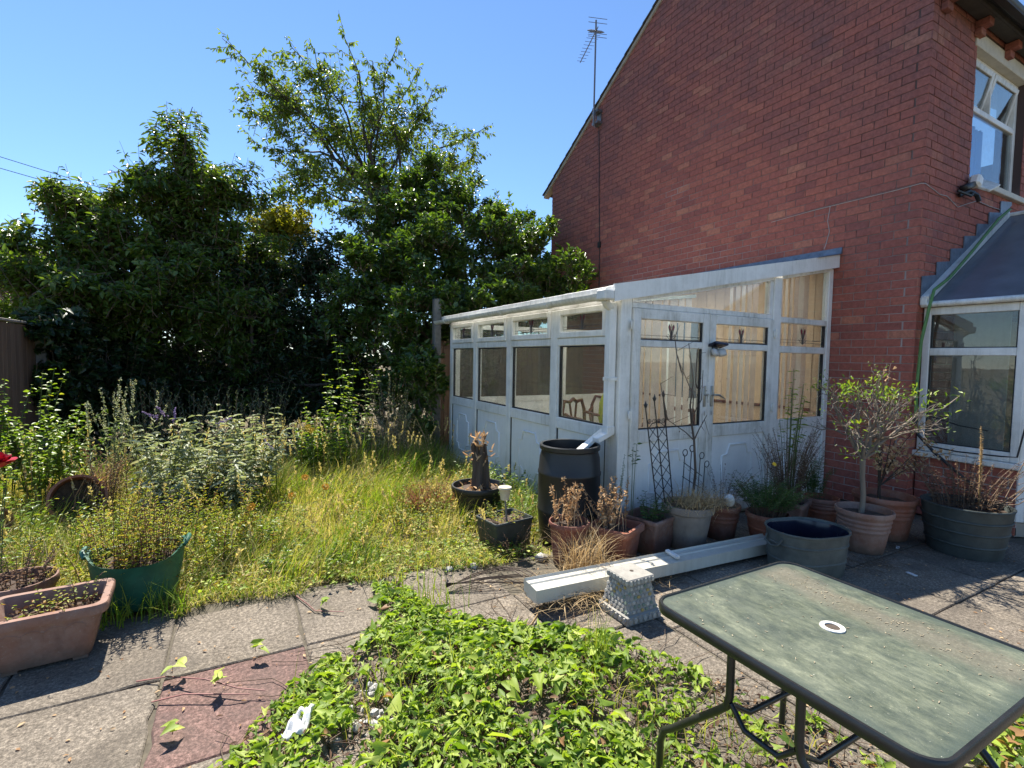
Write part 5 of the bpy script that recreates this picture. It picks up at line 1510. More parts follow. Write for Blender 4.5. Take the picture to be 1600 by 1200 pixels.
m = MB(); m.loft([(TZ - .0022, .0205, .0205, .0205), (TZ - .002, .01, .01, .01)], 7, (cx + .003, cy + .012), False, True); m.build('parasol_hole', M['bark'], t)
for sx in (-1, 1):
    xx = cx + sx * (hx - .03)
    for sy in (-1, 1):
        ya_ = cy + sy * .10; yb_ = cy + sy * (hy - .04)
        m = MB(); m.tube([(xx, ya_, TZ - .03), (xx, ya_, .52), (xx, ya_ + sy * .008, .485), (xx, ya_ + sy * .035, .455), (xx - sx * .0, yb_ - sy * .05, .285), (xx, yb_ - sy * .015, .255), (xx, yb_, .21), (xx, yb_ + sy * .005, .0)], .0115, 10); m.build('leg', M['black_metal'], t, 50)
    m = MB(); m.tube([(xx, cy - .095, .50), (xx, cy - .05, .45), (xx, cy + .05, .45), (xx, cy + .095, .50)], .008, 8); m.build('stretcher', M['black_metal'], t, 50)
    m = MB(); m.tube([(xx, cy - .34, TZ - .036), (xx, cy + .34, TZ - .036)], .010, 8); m.build('stretcher', M['black_metal'], t, 50)
for sy in (-1, 1):
    m = MB(); m.tube([(cx - hx + .03, cy + sy * .105, .495), (cx - hx + .12, cy + sy * .1, .44), (cx + hx - .12, cy + sy * .1, .44), (cx + hx - .03, cy + sy * .105, .495)], .008, 8); m.build('stretcher', M['black_metal'], t, 50)

rg = np.random.default_rng(91); m = MB()
for _ in range(170):
    if rg.uniform() < .6: bx, by = cx + .20 + rg.normal(0, .045), cy + rg.uniform(-hy + .03, hy - .03)
    else: bx, by = cx + rg.uniform(-hx + .03, hx - .03), cy + rg.uniform(-hy + .03, hy - .03)
    if abs(bx - cx) > hx - .02: continue
    m.obox((bx, by, TZ - .0015), (rg.uniform(.0008, .005), rg.uniform(.0005, .0014), .0007), Matrix.Rotation(rg.uniform(0, 3), 3, 'Z'))
tag(m.build('table_crumbs', M['straw_bits'], None), 'dry crumbs and seed husks stuck to the dirty table glass', 'litter', None, 'stuff')

# ------------------------------------------------------------------ trellis, wires, solar lamps, litter
t = thing('obelisk_trellis', 'black wrought iron trellis with pointed finials leaning in the beige pot', 'trellis', (3.0, 2.82, .3))
def tp(u, z): # leaning frame: u across, z up
    return (2.86 + u + (1.2 - z) * .16, 2.86 + .02 * z, z)
m = MB()
for u, zt in ((-.10, 1.10), (0, 1.15), (.10, 1.18)): m.tube([tp(u * .9, .27), tp(u, zt)], .0055, 6)
m.build('upright', M['black_metal'], t, 50)
m = MB()
for i in range(6):
    z0 = .33 + i * .105
    for a, b in ((-.1, 0), (0, -.1), (0, .1), (.1, 0)): m.tube([tp(a, z0), tp(b, z0 + .105)], .0032, 5)
m.build('lattice', M['black_metal'], t)
m = MB()
for u0, u1 in ((-.1, 0), (0, .1)):
    for k in range(2):
        c_u = u0 + .025 + k * .05
        m.tube([tp(c_u + .022 * math.cos(a) * (1 - a / 12), .99 + .022 * math.sin(a) * (1 - a / 12)) for a in np.linspace(0, 8, 14)], .003, 5)
m.tube([tp(-.1, .93), tp(-.05, .975), tp(0, .985), tp(.05, .975), tp(.1, .93)], .004, 5); m.build('scroll', M['black_metal'], t)
for u, zt in ((-.10, 1.10), (0, 1.15), (.10, 1.18)):
    m = MB(); p = tp(u, zt); m.tube([p, (p[0], p[1], p[2] + .015), (p[0], p[1], p[2] + .03), (p[0], p[1], p[2] + .06)], [.006, .014, .010, .001], 6); m.tube([(p[0] - .02, p[1], p[2] + .028), (p[0], p[1], p[2] + .012), (p[0] + .02, p[1], p[2] + .028)], .004, 5); m.build('finial', M['black_metal'], t, 50)
t = thing('border_hoop', 'low black wire border fence with curled tops beside the beige pot', 'edging', (3.4, 2.9, .3))
for x, z, dx in ((3.28, .72, .02), (3.36, .75, .03), (3.47, .68, .10), (3.53, .60, .13)):
    m = MB(); m.tube([(x - .02, 2.93, .26), (x, 2.93, z - .05)] + [(x + dx * .2 + .028 * math.cos(a), 2.93, z + .028 * math.sin(a) - .02) for a in np.linspace(PI, -2.6, 12)], .004, 5); m.build('curl', M['black_metal'], t, 50)
m = MB(); m.tube([(3.27, 2.93, .62), (3.50, 2.93, .48)], .0035, 5); m.tube([(3.26, 2.93, .50), (3.48, 2.93, .38)], .0035, 5); m.build('rail', M['black_metal'], t)
# wire rack flat on the slabs
t = thing('wire_rack', 'rusty folded wire plant frame lying flat on the slabs', 'wire frame', (1.3, 2.8, 0))
a0 = np.array([1.12, 2.86, .025])
for k in range(8):
    e = np.array([1.56 + .02 * k, 2.98 - .055 * k, .03 + .012 * (k % 3)]); m = MB(); m.tube([tuple(a0 + np.array([0, 0, .004 * k])), tuple((a0 + e) / 2 + np.array([0, 0, .02])), tuple(e)], .0032, 5); m.build('wire', M['rust_wire'], t)
for u in (.86, .93, 1.0):
    m = MB(); p0 = a0 + (np.array([1.56, 2.98, .03]) - a0) * u; p1 = a0 + (np.array([1.70, 2.595, .05]) - a0) * u; m.tube([tuple(p0), tuple((p0 + p1) / 2 + np.array([.02, 0, .03])), tuple(p1)], .0036, 5); m.build('wire', M['rust_wire'], t)
m = MB(); pts = [(1.62, 3.0, .03), (1.9, 2.93, .05), (2.2, 2.8, .035)]; m.tube(pts, .003, 5); m.build('wire', M['rust_wire'], t)
t = thing('solar_stake_lamp', 'yellowed bell-shaped solar lamp on a stake in the small planter', 'lamp', (1.80, 3.36, .2))
m = MB(); m.tube([(1.835, 3.39, .17), (1.80, 3.36, .37)], .008, 8); m.build('stake', M['concrete'], t, 50)
m = MB(); m.loft([(.37, .018, .018, .018), (.375, .032, .032, .032), (.42, .040, .040, .040), (.455, .046, .046, .046), (.465, .056, .056, .056), (.475, .052, .052, .052), (.48, .02, .02, .02)], 6, (1.792, 3.352), True, True); m.build('lamp_shade', M['lamp_shade'], t, 40)
t = thing('solar_stake_lamp', 'round clouded solar lamp tipped sideways over the rim of the beige pot', 'lamp', (3.33, 2.55, .36))
m = MB(); m.tube([(3.12, 2.60, .34), (3.28, 2.55, .375)], [.006, .012], 8); m.tube([(3.24, 2.56, .365), (3.30, 2.545, .38)], [.016, .028], 8); m.build('stake', M['galv'], t, 50)
m = MB(); m.ball((3.345, 2.53, .39), .05, 14, 10, (.8, .8, 1.0)); m.build('globe', M['lamp_lens'], t, 60)

def rock(name, label, x, y, r, mat, seed, cat='stone', grp=None, sq=.6, z=0):
    rg = np.random.default_rng(seed); m = MB(); m.ball((0, 0, 0), r, 9, 7, (1, .8, sq)); ph = rg.uniform(0, 6, 6)
    m.v = [tuple(np.array(p) * (1 + .22 * math.sin(31 / r * .03 * p[0] * 4 + ph[0]) * math.sin(9 / r * .1 * p[1] * 8 + ph[1]) + rg.normal(0, .05))) for p in m.v]
    o = m.build(name, mat, None, 35); o.location = (x, y, z + r * sq * .6); o.rotation_euler = (0, 0, rg.uniform(0, 6)); return tag(o, label, cat, grp)
for i, (x, y, r, lab) in enumerate(((1.93, 3.02, .045, 'white stone at the meadow edge nearest the dark red leaf pot'), (1.42, 3.10, .035, 'small white stone at the meadow edge above the wire frame'), (1.25, 3.14, .03, 'tiny white stone at the meadow edge left of the wire frame'))):
    rock('white_stone', lab, x, y, r, M['white_stone'], 60 + i)
rng = np.random.default_rng(77)
m = MB()
for cx_, cy_, n_, s_ in ((.47, 2.13, 34, .08), (.46, 1.93, 34, .08), (.60, 2.02, 20, .08), (.72, 2.1, 10, .06)):
    for _ in range(n_):
        x, y = cx_ + rng.normal(0, s_), cy_ + rng.normal(0, s_ * .7); r = rng.uniform(.007, .022)
        k0 = len(m.v); m.ball((x, y, rng.uniform(-.005, .04) * max(0, 1 - abs(x - cx_) / .12)), r, 6, 4, (1, rng.uniform(.6, 1), rng.uniform(.5, .9)))
        for q in range(k0, len(m.v)): m.v[q] = tuple(np.array(m.v[q]) + rng.normal(0, r * .12, 3))
tag(m.build('white_gravel', M['white_stone'], None, 35), 'loose white limestone chippings showing between the bindweed leaves', 'gravel', None, 'stuff')
def sheet(name, label, pts, z, mat, seed, cat):
    rg = np.random.default_rng(seed); m = MB(); n = 12
    p = [np.array((*q, 0)) for q in pts]; vs = []
    for i in range(n):
        for j in range(n):
            u, v = i / (n - 1), j / (n - 1); q = (p[0] * (1 - u) + p[1] * u) * (1 - v) + (p[3] * (1 - u) + p[2] * u) * v
            vs.append((q[0], q[1], z + .018 * math.sin(7 * u + 3 * v + seed) * math.cos(6 * v - 2 * u) + rg.normal(0, .004)))
    fs = [(i * n + j, (i + 1) * n + j, (i + 1) * n + j + 1, i * n + j + 1) for i in range(n - 1) for j in range(n - 1)]
    m.add(vs, fs); o = m.build(name, mat, None, 25); md = o.modifiers.new('thickness', 'SOLIDIFY'); md.thickness = .002; return tag(o, label, cat)
sheet('plastic_sheet', 'torn white plastic sheet lying among the bindweed edge leaves', [(.12, 1.96), (.20, 1.93), (.255, 2.09), (.18, 2.07)], .05, M['paper'], 3, 'litter')
for i, (x, y, rz_, lab) in enumerate(((4.62, 1.93, .4, 'white scrap of litter lying in the shade near the pale terracotta pot'), (4.12, 1.63, 1.2, 'white scrap of litter lying on the open shaded slab'))):
    m = MB(); m.obox((0, 0, 0), (.035, .012, .003), None, 0); o = m.build('litter_scrap', M['paper'], None); o.location = (x, y, .006); o.rotation_euler = (0, .05, rz_); tag(o, lab, 'litter')
# ------------------------------------------------------------------ trees and hedges
def further(blobs, k):
    return [((c[0] * k, c[1] * k, 1.47 + (c[2] - 1.47) * k), tuple(q * k for q in r), w) for c, r, w in blobs]
tree('bushy_tree', 'dense glossy broadleaf tree spreading over the garden fence', 'tree', (-2.1, 10.9, 0), (-2.0, 10.8, 1.95),
     further([((-1.9, 9.6, 3.0), (1.05, .9, 1.0), 3), ((-2.55, 9.7, 2.35), (.70, .8, .85), 1.6), ((-1.2, 9.7, 2.7), (.9, .8, 1.3), 2.6), ((-1.7, 9.6, 3.4), (.6, .5, .6), 1), ((-1.7, 9.8, 1.6), (1.1, .8, 1.0), 2.2)], 1.1) + [((-2.2, 9.7, 2.4), (.7, .5, .6), 1.2), ((-1.2, 9.8, 2.5), (.9, .5, .7), 1.3), ((-.2, 9.8, 2.2), (.7, .5, .7), 1)], 3600, M['leaf_cherry'], 101, clump=110, crad=.36,
     trunk_r=.11, twig=.45, k=13, L=.125, W=.055, droop=.55, up=.3, shell=.55, lump=.3, inner=.25, spray=.10, nr=.38)
def cherry_top(mb, V, rng):
    for p, q in (((-.75, 9.6, 3.6), (-.62, 9.5, 5.35)), ((-.9, 9.6, 3.6), (-1.3, 9.5, 4.2)), ((-.8, 9.6, 3.8), (-.4, 9.4, 4.3))):
        limb(mb, rng, *[tuple(np.array(v) * 1.1 - np.array((0, 0, .147))) for v in (p, q)], .03, .006, .06, 5, 5)
tree('wild_cherry_tree', 'tall pointed dark leaved cherry tree rising behind the bushy tree', 'tree', (-.78, 10.9, 0), (-.82, 10.8, 2.3),
     further([((-.7, 9.6, 4.35), (.42, .45, .95), 2.0), ((-1.3, 9.5, 4.15), (.5, .35, .42), .75), ((-.45, 9.6, 3.5), (.75, .6, .9), 2.4), ((-.15, 9.5, 4.1), (.45, .4, .55), .9), ((-.2, 9.6, 2.4), (.8, .7, 1.0), 2.2), ((.25, 9.6, 2.9), (.55, .5, .7), 1.2), ((.2, 9.7, 1.5), (.9, .7, 1.0), 1.6)], 1.1), 2000, M['leaf_cherry'], 102, clump=75, crad=.36,
     trunk_r=.09, extra=cherry_top, twig=.42, k=13, L=.13, W=.05, droop=.8, up=.5, shell=.5, lump=.45, inner=.35, spray=.16, nr=.4)
def airy(mb, V, rng):
    F0 = np.array([3.0, 12.0, 5.2])
    ends = [((2.5, 12, 7.0), (2.0, 11.9, 8.75)), ((3.0, 12, 7.2), (3.35, 11.9, 8.85)), ((1.3, 11.9, 6.6), (-.25, 11.8, 7.75)), ((1.6, 12, 6.0), (.3, 11.8, 5.75)), ((4.2, 12.1, 6.6), (5.75, 12, 7.55)), ((3.6, 12, 6.8), (4.35, 12, 8.2)), ((2.2, 12, 6.9), (1.0, 11.9, 8.05)), ((1.7, 11.9, 6.3), (.5, 11.7, 6.9)), ((2.9, 12, 6.9), (2.75, 12, 8.3)), ((4.4, 12, 6.1), (5.3, 12, 6.6)), ((2.2, 12, 5.4), (.9, 11.9, 5.0)), ((3.2, 12, 7.0), (3.9, 12, 8.5)), ((2, 12, 6.5), (1.5, 12, 8.2))]
    for m_, e in ends:
        m_, e = np.array(m_), np.array(e)
        limb(mb, rng, F0 + rng.normal(0, .1, 3), m_, .045, .022, .06, 5, 6)
        pts = limb(mb, rng, m_, e, .021, .006, .06, 6, 5)
        n = 10
        for i in range(n):
            q = np.array(pts[int(1 + i * 5 / n)]) + (np.array(pts[min(6, int(2 + i * 5 / n))]) - np.array(pts[int(1 + i * 5 / n)])) * rng.uniform(0, 1)
            d = unit((e - m_) * .5 + rng.normal(0, 1, 3) * np.linalg.norm(e - m_) * .45); L = rng.uniform(.2, .6)
            tip = q + d * L; V.sticks([q], [tip], .007, .003)
            k = 13; t = rng.uniform(.1, 1, k)[:, None]; P = q + (tip - q) * t
            V.leaves(T_LANCE, P, rng.normal(0, .6, (k, 3)) + d * .5 + np.array([0, 0, -.9]), rng.normal(0, .5, (k, 3)) + np.array([0, 0, 1.]), .115 * rng.uniform(.7, 1.2, k), .045 * rng.uniform(.7, 1.2, k), rng.uniform(.15, 1, k))
        k = 12; P = e + (np.array(pts[4]) - e) * rng.uniform(0, 1, (k, 1))
        V.leaves(T_LANCE, P, rng.normal(0, .6, (k, 3)) + np.array([0, 0, -.7]), rng.normal(0, .5, (k, 3)) + np.array([0, 0, 1.]), .105, .042, rng.uniform(.2, 1, k))
tree('ornamental_cherry_tree', 'tall airy cherry tree with open branches against the sky', 'tree', (3.0, 12.1, 0), (3.0, 12.0, 5.0),
     [((2.0, 12, 6.6), (1.7, .9, 1.25), 3), ((1.0, 11.9, 6.9), (1.05, .7, .9), 1.6), ((3.5, 12, 6.7), (1.4, .9, 1.3), 2.6), ((2.6, 12, 7.3), (1.6, .7, .95), 1.8), ((2.0, 12, 5.5), (1.4, .9, .8), 2.2), ((4.7, 12, 6.4), (1.0, .7, .9), 1.2), ((1.2, 11.9, 5.4), (.8, .6, .6), .8)], 1000, M['leaf_airy'], 103, clump=170, crad=.24, limb_r=.028,
     trunk_r=.12, extra=airy, twig=.5, k=12, L=.125, W=.05, droop=.85, up=.25, shell=.62, lump=.5, inner=.15, spray=.12)
tree('golden_shrub', 'golden yellow leaved bush glowing between the cherry trees', 'shrub', (.85, 12.6, 0), (.85, 12.6, 2.0),
     [((.85, 12.5, 4.35), (.70, .6, .62), 2), ((.5, 12.5, 3.4), (.9, .6, .8), 1.5)], 850, M['leaf_gold'], 104, twig=.3, k=12, L=.11, W=.055, droop=.3, shell=.5, lump=.25)
tree('evergreen_laurel', 'massive evergreen shrub with pale shiny leaf tips beyond the conservatory', 'shrub', (3.7, 9.4, 0), (3.6, 9.2, 1.5),
     [((2.25, 7.75, 1.5), (.55, .5, .95), 1.3), ((3.2, 7.65, 2.35), (.8, .5, .6), 1.6), ((4.3, 7.55, 2.55), (.8, .5, .6), 1.5), ((5.1, 7.6, 2.8), (.5, .45, .7), 1), ((2.3, 8.6, 2.9), (.8, .7, .85), 2), ((3.4, 8.5, 3.4), (.95, .7, .8), 2), ((4.5, 8.3, 3.5), (.8, .6, .8), 1.8),
      ((2.5, 9.6, 4.05), (.95, .7, 1.0), 2.2), ((3.7, 9.6, 4.55), (1.0, .7, .95), 2.2), ((2.1, 9.4, 2.2), (.95, .6, 1.2), 1.8), ((4.75, 9.0, 4.1), (.65, .5, .7), 1.2), ((3.6, 9.3, 2.6), (1.3, .5, 1.2), 1.2), ((2.42, 7.05, 1.0), (.22, .2, .75), .5)], 6000, M['leaf_laurel'], 105, clump=190, crad=.30,
     trunk_r=.10, twig=.28, k=13, L=.105, W=.050, droop=-.1, up=.7, shell=.62, lump=.34, inner=.25, spray=.08, nr=.38)
tree('privet_bush', 'dark green bush merging with the cherries behind the flower border', 'shrub', (.5, 10.4, 0), (.5, 10.4, .8),
     [((.3, 10.4, 2.0), (1.2, .7, 1.3), 2), ((1.4, 10.2, 2.0), (.9, .7, 1.6), 2), ((1.0, 10.0, .8), (1.2, .6, .8), 1.4), ((-.9, 10.3, 1.0), (1.3, .6, .9), 1.6), ((1.35, 10.6, 3.3), (.75, .6, .75), 1.2), ((.35, 10.6, 3.0), (.7, .5, .6), 1)], 2700, M['leaf_dark'], 106,
     trunk_r=.07, twig=.35, k=12, L=.11, W=.05, droop=.3, shell=.4, lump=.2, inner=.5)
tree('shade_hedge', 'deep green hedge closing the garden under the trees', 'hedge', (0, 11.4, 0), (0, 11.4, .8),
     [((-1.4, 11.3, 1.3), (1.5, .5, 1.3), 2), ((1.2, 11.3, 1.3), (1.5, .5, 1.4), 2), ((3.4, 10.6, 1.5), (1.4, .5, 1.6), 2), ((0, 11.5, 2.2), (1.4, .5, .8), 1.2), ((-3.4, 11.6, 1.3), (1.2, .5, 1.3), 1.2), ((.6, 10.9, .8), (1.6, .4, .8), 1.5), ((1.9, 9.6, .9), (.9, .4, .9), 1.2), ((-1.2, 10.6, .8), (1.7, .35, .85), 2.2), ((1.6, 10.2, 1.4), (.8, .35, 1.3), 1.6), ((.3, 10.8, 1.3), (1.3, .35, 1.2), 1.6)], 4300, M['leaf_dark'], 107,
     trunk_r=.07, twig=.4, k=12, L=.14, W=.07, droop=.3, shell=.3, lump=.15, inner=.6)
tree('ivy_bush', 'tangle of ivy tumbling over the end of the brown fence', 'ivy', (-2.2, 9.2, 0), (-2.2, 9.2, .9),
     [((-2.1, 9.2, 1.1), (.42, .6, 1.0), 3), ((-2.2, 8.95, 1.85), (.40, .5, .28), 1.2), ((-1.6, 9.4, .9), (.6, .5, .8), 1.4)], 800, M['leaf_dark'], 108,
     trunk_r=.03, limb_r=.015, twig=.28, k=11, L=.095, W=.075, droop=.6, shell=.55, lump=.25, tmpl=T_HEART, spray=.04)
tree('far_tree', 'distant pale green tree top beside the far roof', 'tree', (-5.6, 16, 0), (-5.6, 16, 2.6), [((-5.5, 16, 4.0), (.9, .8, .8), 2), ((-4.6, 16.5, 3.6), (.8, .8, .8), 1.5)], 320, M['leaf_bright'], 109, twig=.5, k=12, L=.14, W=.07)

# ------------------------------------------------------------------ border plants
def plant(name, label, cat, x, y, z, stemmat, leafmat, seed, group=None, fn=None, extra=None, **kw):
    root = thing(name, label, cat, (x, y, z), 0, group)
    V = Veg(seed)
    if fn: fn(V)
    else: V.herb((x, y, z), **kw)
    V.build(root, ('stems', stemmat), ('foliage', leafmat))
    if extra: extra(root, V)
    return root
def flowers(root, pts, r, mat, petals=7, name='flower', up=.4):
    rg = np.random.default_rng(len(pts) + 3)
    for p in pts:
        m = MB(); n = Vector((rg.normal(0, .3), -.5, up)).normalized(); a = n.orthogonal().normalized(); b = n.cross(a); p = Vector(p)
        for k in range(petals):
            th = 2 * PI * k / petals; d = a * math.cos(th) + b * math.sin(th); s_ = n.cross(d)
            m.add([tuple(p), tuple(p + d * r * .6 + s_ * r * .3 + n * r * .25), tuple(p + d * r + n * r * .15), tuple(p + d * r * .6 - s_ * r * .3 + n * r * .25)], [(0, 1, 2, 3)])
        m.ball(tuple(p + n * r * .1), r * .22, 6, 4); m.build(name, mat, root)
def bud(V):
    R = V.r
    for x, y, n, h, sp in ((-.62, 5.55, 16, .85, .32), (-.25, 5.5, 18, .80, .38), (.10, 5.6, 18, .85, .34), (-.05, 5.25, 14, .55, .34), (-.55, 5.2, 12, .5, .3)):
        V.herb((x, y, 0), int(n * 1.3), h, sp, k=24, L=.125, W=.040, base_r=.10, t0=.18, droop=.35, r=.005, whorl=True, rnd=(.15, 1))
    for x, y, h in ((-.19, 5.6, 1.25), (.13, 5.6, 1.18), (-.05, 5.65, 1.0), (.32, 5.6, .95)):
        V.herb((x, y, 0), 1, h * 1.03, .02, k=22, L=.135, W=.036, base_r=.01, t0=.25, droop=.25, r=.007, whorl=True, rnd=(.3, .85))
def bud_fl(root, V):
    rg = np.random.default_rng(9)
    for x, y, z in ((-.66, 5.5, .87), (-.55, 5.52, .84), (-.2, 5.45, .80), (.28, 5.45, .52), (-.60, 5.48, .89)):
        m = MB()
        d = Vector((rg.normal(0, .6), rg.normal(0, .3), .25)).normalized()
        for k in range(22):
            c = Vector((x, y, z)) + d * (.0065 * k) + Vector(rg.normal(0, .008 * (1 - k / 30), 3)); m.ball(tuple(c), .007, 5, 4)
        m.build('flower_spike', M['mauve'], root)
plant('buddleja', 'grey-green buddleja clump with long paired leaves and faded mauve flower spikes', 'shrub', -.2, 5.5, 0, M['stem_green'], M['leaf_grey'], 120, fn=bud, extra=bud_fl)
def tallspikes(V):
    R = V.r
    for i in range(20):
        x, y = -.95 + R.normal(0, .16), 5.9 + R.normal(0, .2); h = R.uniform(.75, 1.22); lx = R.normal(0, .13)
        V.path(np.array([(x, y, 0), (x + lx * .4, y, h * .6), (x + lx, y, h)]), .004, .002)
        k = 60; t = R.uniform(.78, 1, k); P = np.stack([x + lx * t ** 1.5, np.full(k, y), h * t], 1)
        V.leaves(T_SMALL, P, R.normal(0, 1, (k, 3)) + np.array([0, 0, .6]), R.normal(0, 1, (k, 3)), .018, .009, R.uniform(.55, 1, k))
        k = 22; t = R.uniform(.15, .75, k); P = np.stack([x + lx * t ** 1.5, np.full(k, y), h * t], 1)
        V.leaves(T_LANCE, P, R.normal(0, .8, (k, 3)) + np.array([0, 0, .5]), R.normal(0, .5, (k, 3)) + np.array([0, 0, 1.]), .06, .013, R.uniform(0, .7, k))
plant('toadflax', 'thin grey flower spikes standing against the dark hedge', 'plant', -.95, 5.9, 0, M['stem_green'], M['leaf_grey'], 121, fn=tallspikes)
def shade_spikes(V):
    for x, y in ((-.55, 7.7), (-.1, 7.6), (.3, 7.8), (-1.05, 7.8)):
        V.herb((x, y, 0), 26, 1.05, .32, k=18, L=.075, W=.010, base_r=.2, t0=.1, droop=-.5, r=.004, rnd=(0, .6), upl=.9)
plant('rosemary_clump', 'upright dusky grey herb clump in the deep shade', 'shrub', -.4, 7.7, 0, M['twig'], M['leaf_grey'], 122, fn=shade_spikes)
def lilac(V):
    R = V.r
    for x, y, h, n in ((1.22, 6.5, 1.62, 4), (1.02, 6.4, 1.30, 5), (.80, 6.4, 1.08, 5), (1.42, 6.55, 1.28, 4), (1.12, 6.25, .95, 6), (.80, 6.2, .75, 6), (.68, 6.2, .55, 6), (1.0, 6.1, .65, 6)):
        V.herb((x, y, 0), n, h, .19, k=22, L=.10, W=.050, base_r=.07, t0=.28, droop=.3, r=.005, whorl=True, rnd=(.1, 1))
plant('lilac_bush', 'sunlit broadleaf bush in front of the evergreen with one yellow bloom below', 'shrub', 1.05, 6.4, 0, M['stem_green'], M['leaf_bright'], 123, fn=lilac, extra=lambda r, V: flowers(r, [(.66, 5.95, .66), (.70, 5.95, .62)], .042, M['yellow'], 9))
def heather(V):
    V.herb((1.72, 6.55, 0), 30, 1.22, .26, k=46, L=.028, W=.006, base_r=.14, t0=.2, droop=-.6, r=.003, rnd=(.2, 1), upl=.9)
    V.herb((1.9, 6.5, 0), 12, .95, .35, k=36, L=.026, W=.006, base_r=.12, t0=.2, droop=-.6, r=.003, rnd=(.2, 1), upl=.9)
plant('broom_bush', 'wispy upright grey-green broom beside the evergreen foot', 'shrub', 1.72, 6.55, 0, M['twig'], M['leaf_grey'], 124, fn=heather)
def archgrass(V):
    R = V.r; n = 46
    P = np.stack([2.22 + R.normal(0, .14, n), 6.55 + R.normal(0, .13, n), np.zeros(n)], 1)
    az = R.normal(PI * .95, .5, n)
    blades(V, R, P, R.uniform(.55, 1.15, n), R.uniform(.3, .75, n), np.full(n, .007), R.uniform(.3, 1, n), az, 5)
    for i in range(14):
        a = az[i]; h = R.uniform(.6, 1.0); r_ = R.uniform(.4, .75)
        tip = P[i] + np.array([math.cos(a) * r_, math.sin(a) * r_, h]); mid = P[i] + np.array([math.cos(a) * r_ * .3, math.sin(a) * r_ * .3, h * .75])
        V.path(np.array([P[i], mid, tip]), .003, .0015)
        k = 26; t = R.uniform(0, 1, (k, 1)); V.leaves(T_SMALL, mid + (tip - mid) * (.5 + .5 * t), R.normal(0, .4, (k, 3)) + (tip - mid), R.normal(0, 1, (k, 3)), .022, .008, R.uniform(.6, 1, k))
plant('arching_grass', 'arching dry grass stalks leaning away from the conservatory end', 'grass clump', 2.22, 6.55, 0, M['twig'], M['straw'], 125, fn=archgrass)
def rosebush(V):
    for x, y, h, n in ((-1.75, 6.4, 1.30, 7), (-1.5, 6.3, 1.05, 8), (-1.95, 6.3, 1.15, 7), (-1.6, 6.0, .8, 8), (-1.95, 5.9, .75, 8)):
        V.herb((x, y, 0), n + 4, h, .38, k=34, L=.080, W=.052, base_r=.1, t0=.3, droop=.35, r=.006, rnd=(.2, 1))
plant('rose_bush', 'leafy rose bush with sun-bright leaves in front of the fence', 'shrub', -1.75, 6.2, 0, M['stem_green'], M['leaf_bright'], 126, fn=rosebush)
def rosestem(V):
    V.herb((-1.27, 3.9, 0), 4, .86, .07, k=7, L=.06, W=.035, base_r=.05, t0=.35, droop=.3, r=.005)
def bloom(root, V):
    rg = np.random.default_rng(4); c = Vector((-1.215, 3.80, .85)); m = MB()
    for ring, (rr_, zz, n, op) in enumerate(((.024, .026, 5, .25), (.042, .018, 7, .5), (.060, .006, 9, .85), (.072, -.010, 10, 1.2))):
        for k in range(n):
            th = 2 * PI * (k + ring * .37) / n; d = Vector((math.cos(th), math.sin(th), 0)); s_ = Vector((-math.sin(th), math.cos(th), 0))
            w = rr_ * 1.1; up_ = Vector((0, 0, 1))
            b = c + d * rr_ * .35 + up_ * (zz - .03); mid_ = c + d * rr_ * .95 + up_ * (zz); tp_ = c + d * rr_ * (.75 + op * .45) + up_ * (zz + .026 - .012 * op)
            m.add([tuple(b - s_ * w * .25), tuple(b + s_ * w * .25), tuple(mid_ + s_ * w * .6), tuple(tp_ + s_ * w * .35), tuple(tp_ + d * .004 + up_ * .004), tuple(tp_ - s_ * w * .35), tuple(mid_ - s_ * w * .6)], [(0, 1, 2, 6), (6, 2, 3, 5), (3, 4, 5)])
    m.build('bloom', M['red'], root, 50)
plant('red_rose', 'single crimson rose bloom standing over the weeds at the picture edge', 'flower', -1.27, 3.9, 0, M['stem_green'], M['leaf_bright'], 127, fn=rosestem, extra=bloom)
def dryfan(V):
    R = V.r; n = 150
    P = np.stack([-1.15 + R.normal(0, .06, n), 5.55 + R.normal(0, .06, n), np.full(n, .12)], 1)
    az = R.normal(.35, .75, n)
    blades(V, R, P, R.uniform(.10, .55, n), R.uniform(.2, .5, n), np.full(n, .008), R.uniform(0, 1, n), az, 4)
    V.herb((-1.05, 5.5, .05), 22, .55, .2, k=24, L=.022, W=.010, base_r=.07, t0=.5, droop=-.2, r=.003)
plant('dry_dock', 'fan of bleached dry stalks spilling from the toppled pot', 'plant', -1.15, 5.55, 0, M['twig'], M['leaf_dry'], 128, fn=dryfan)

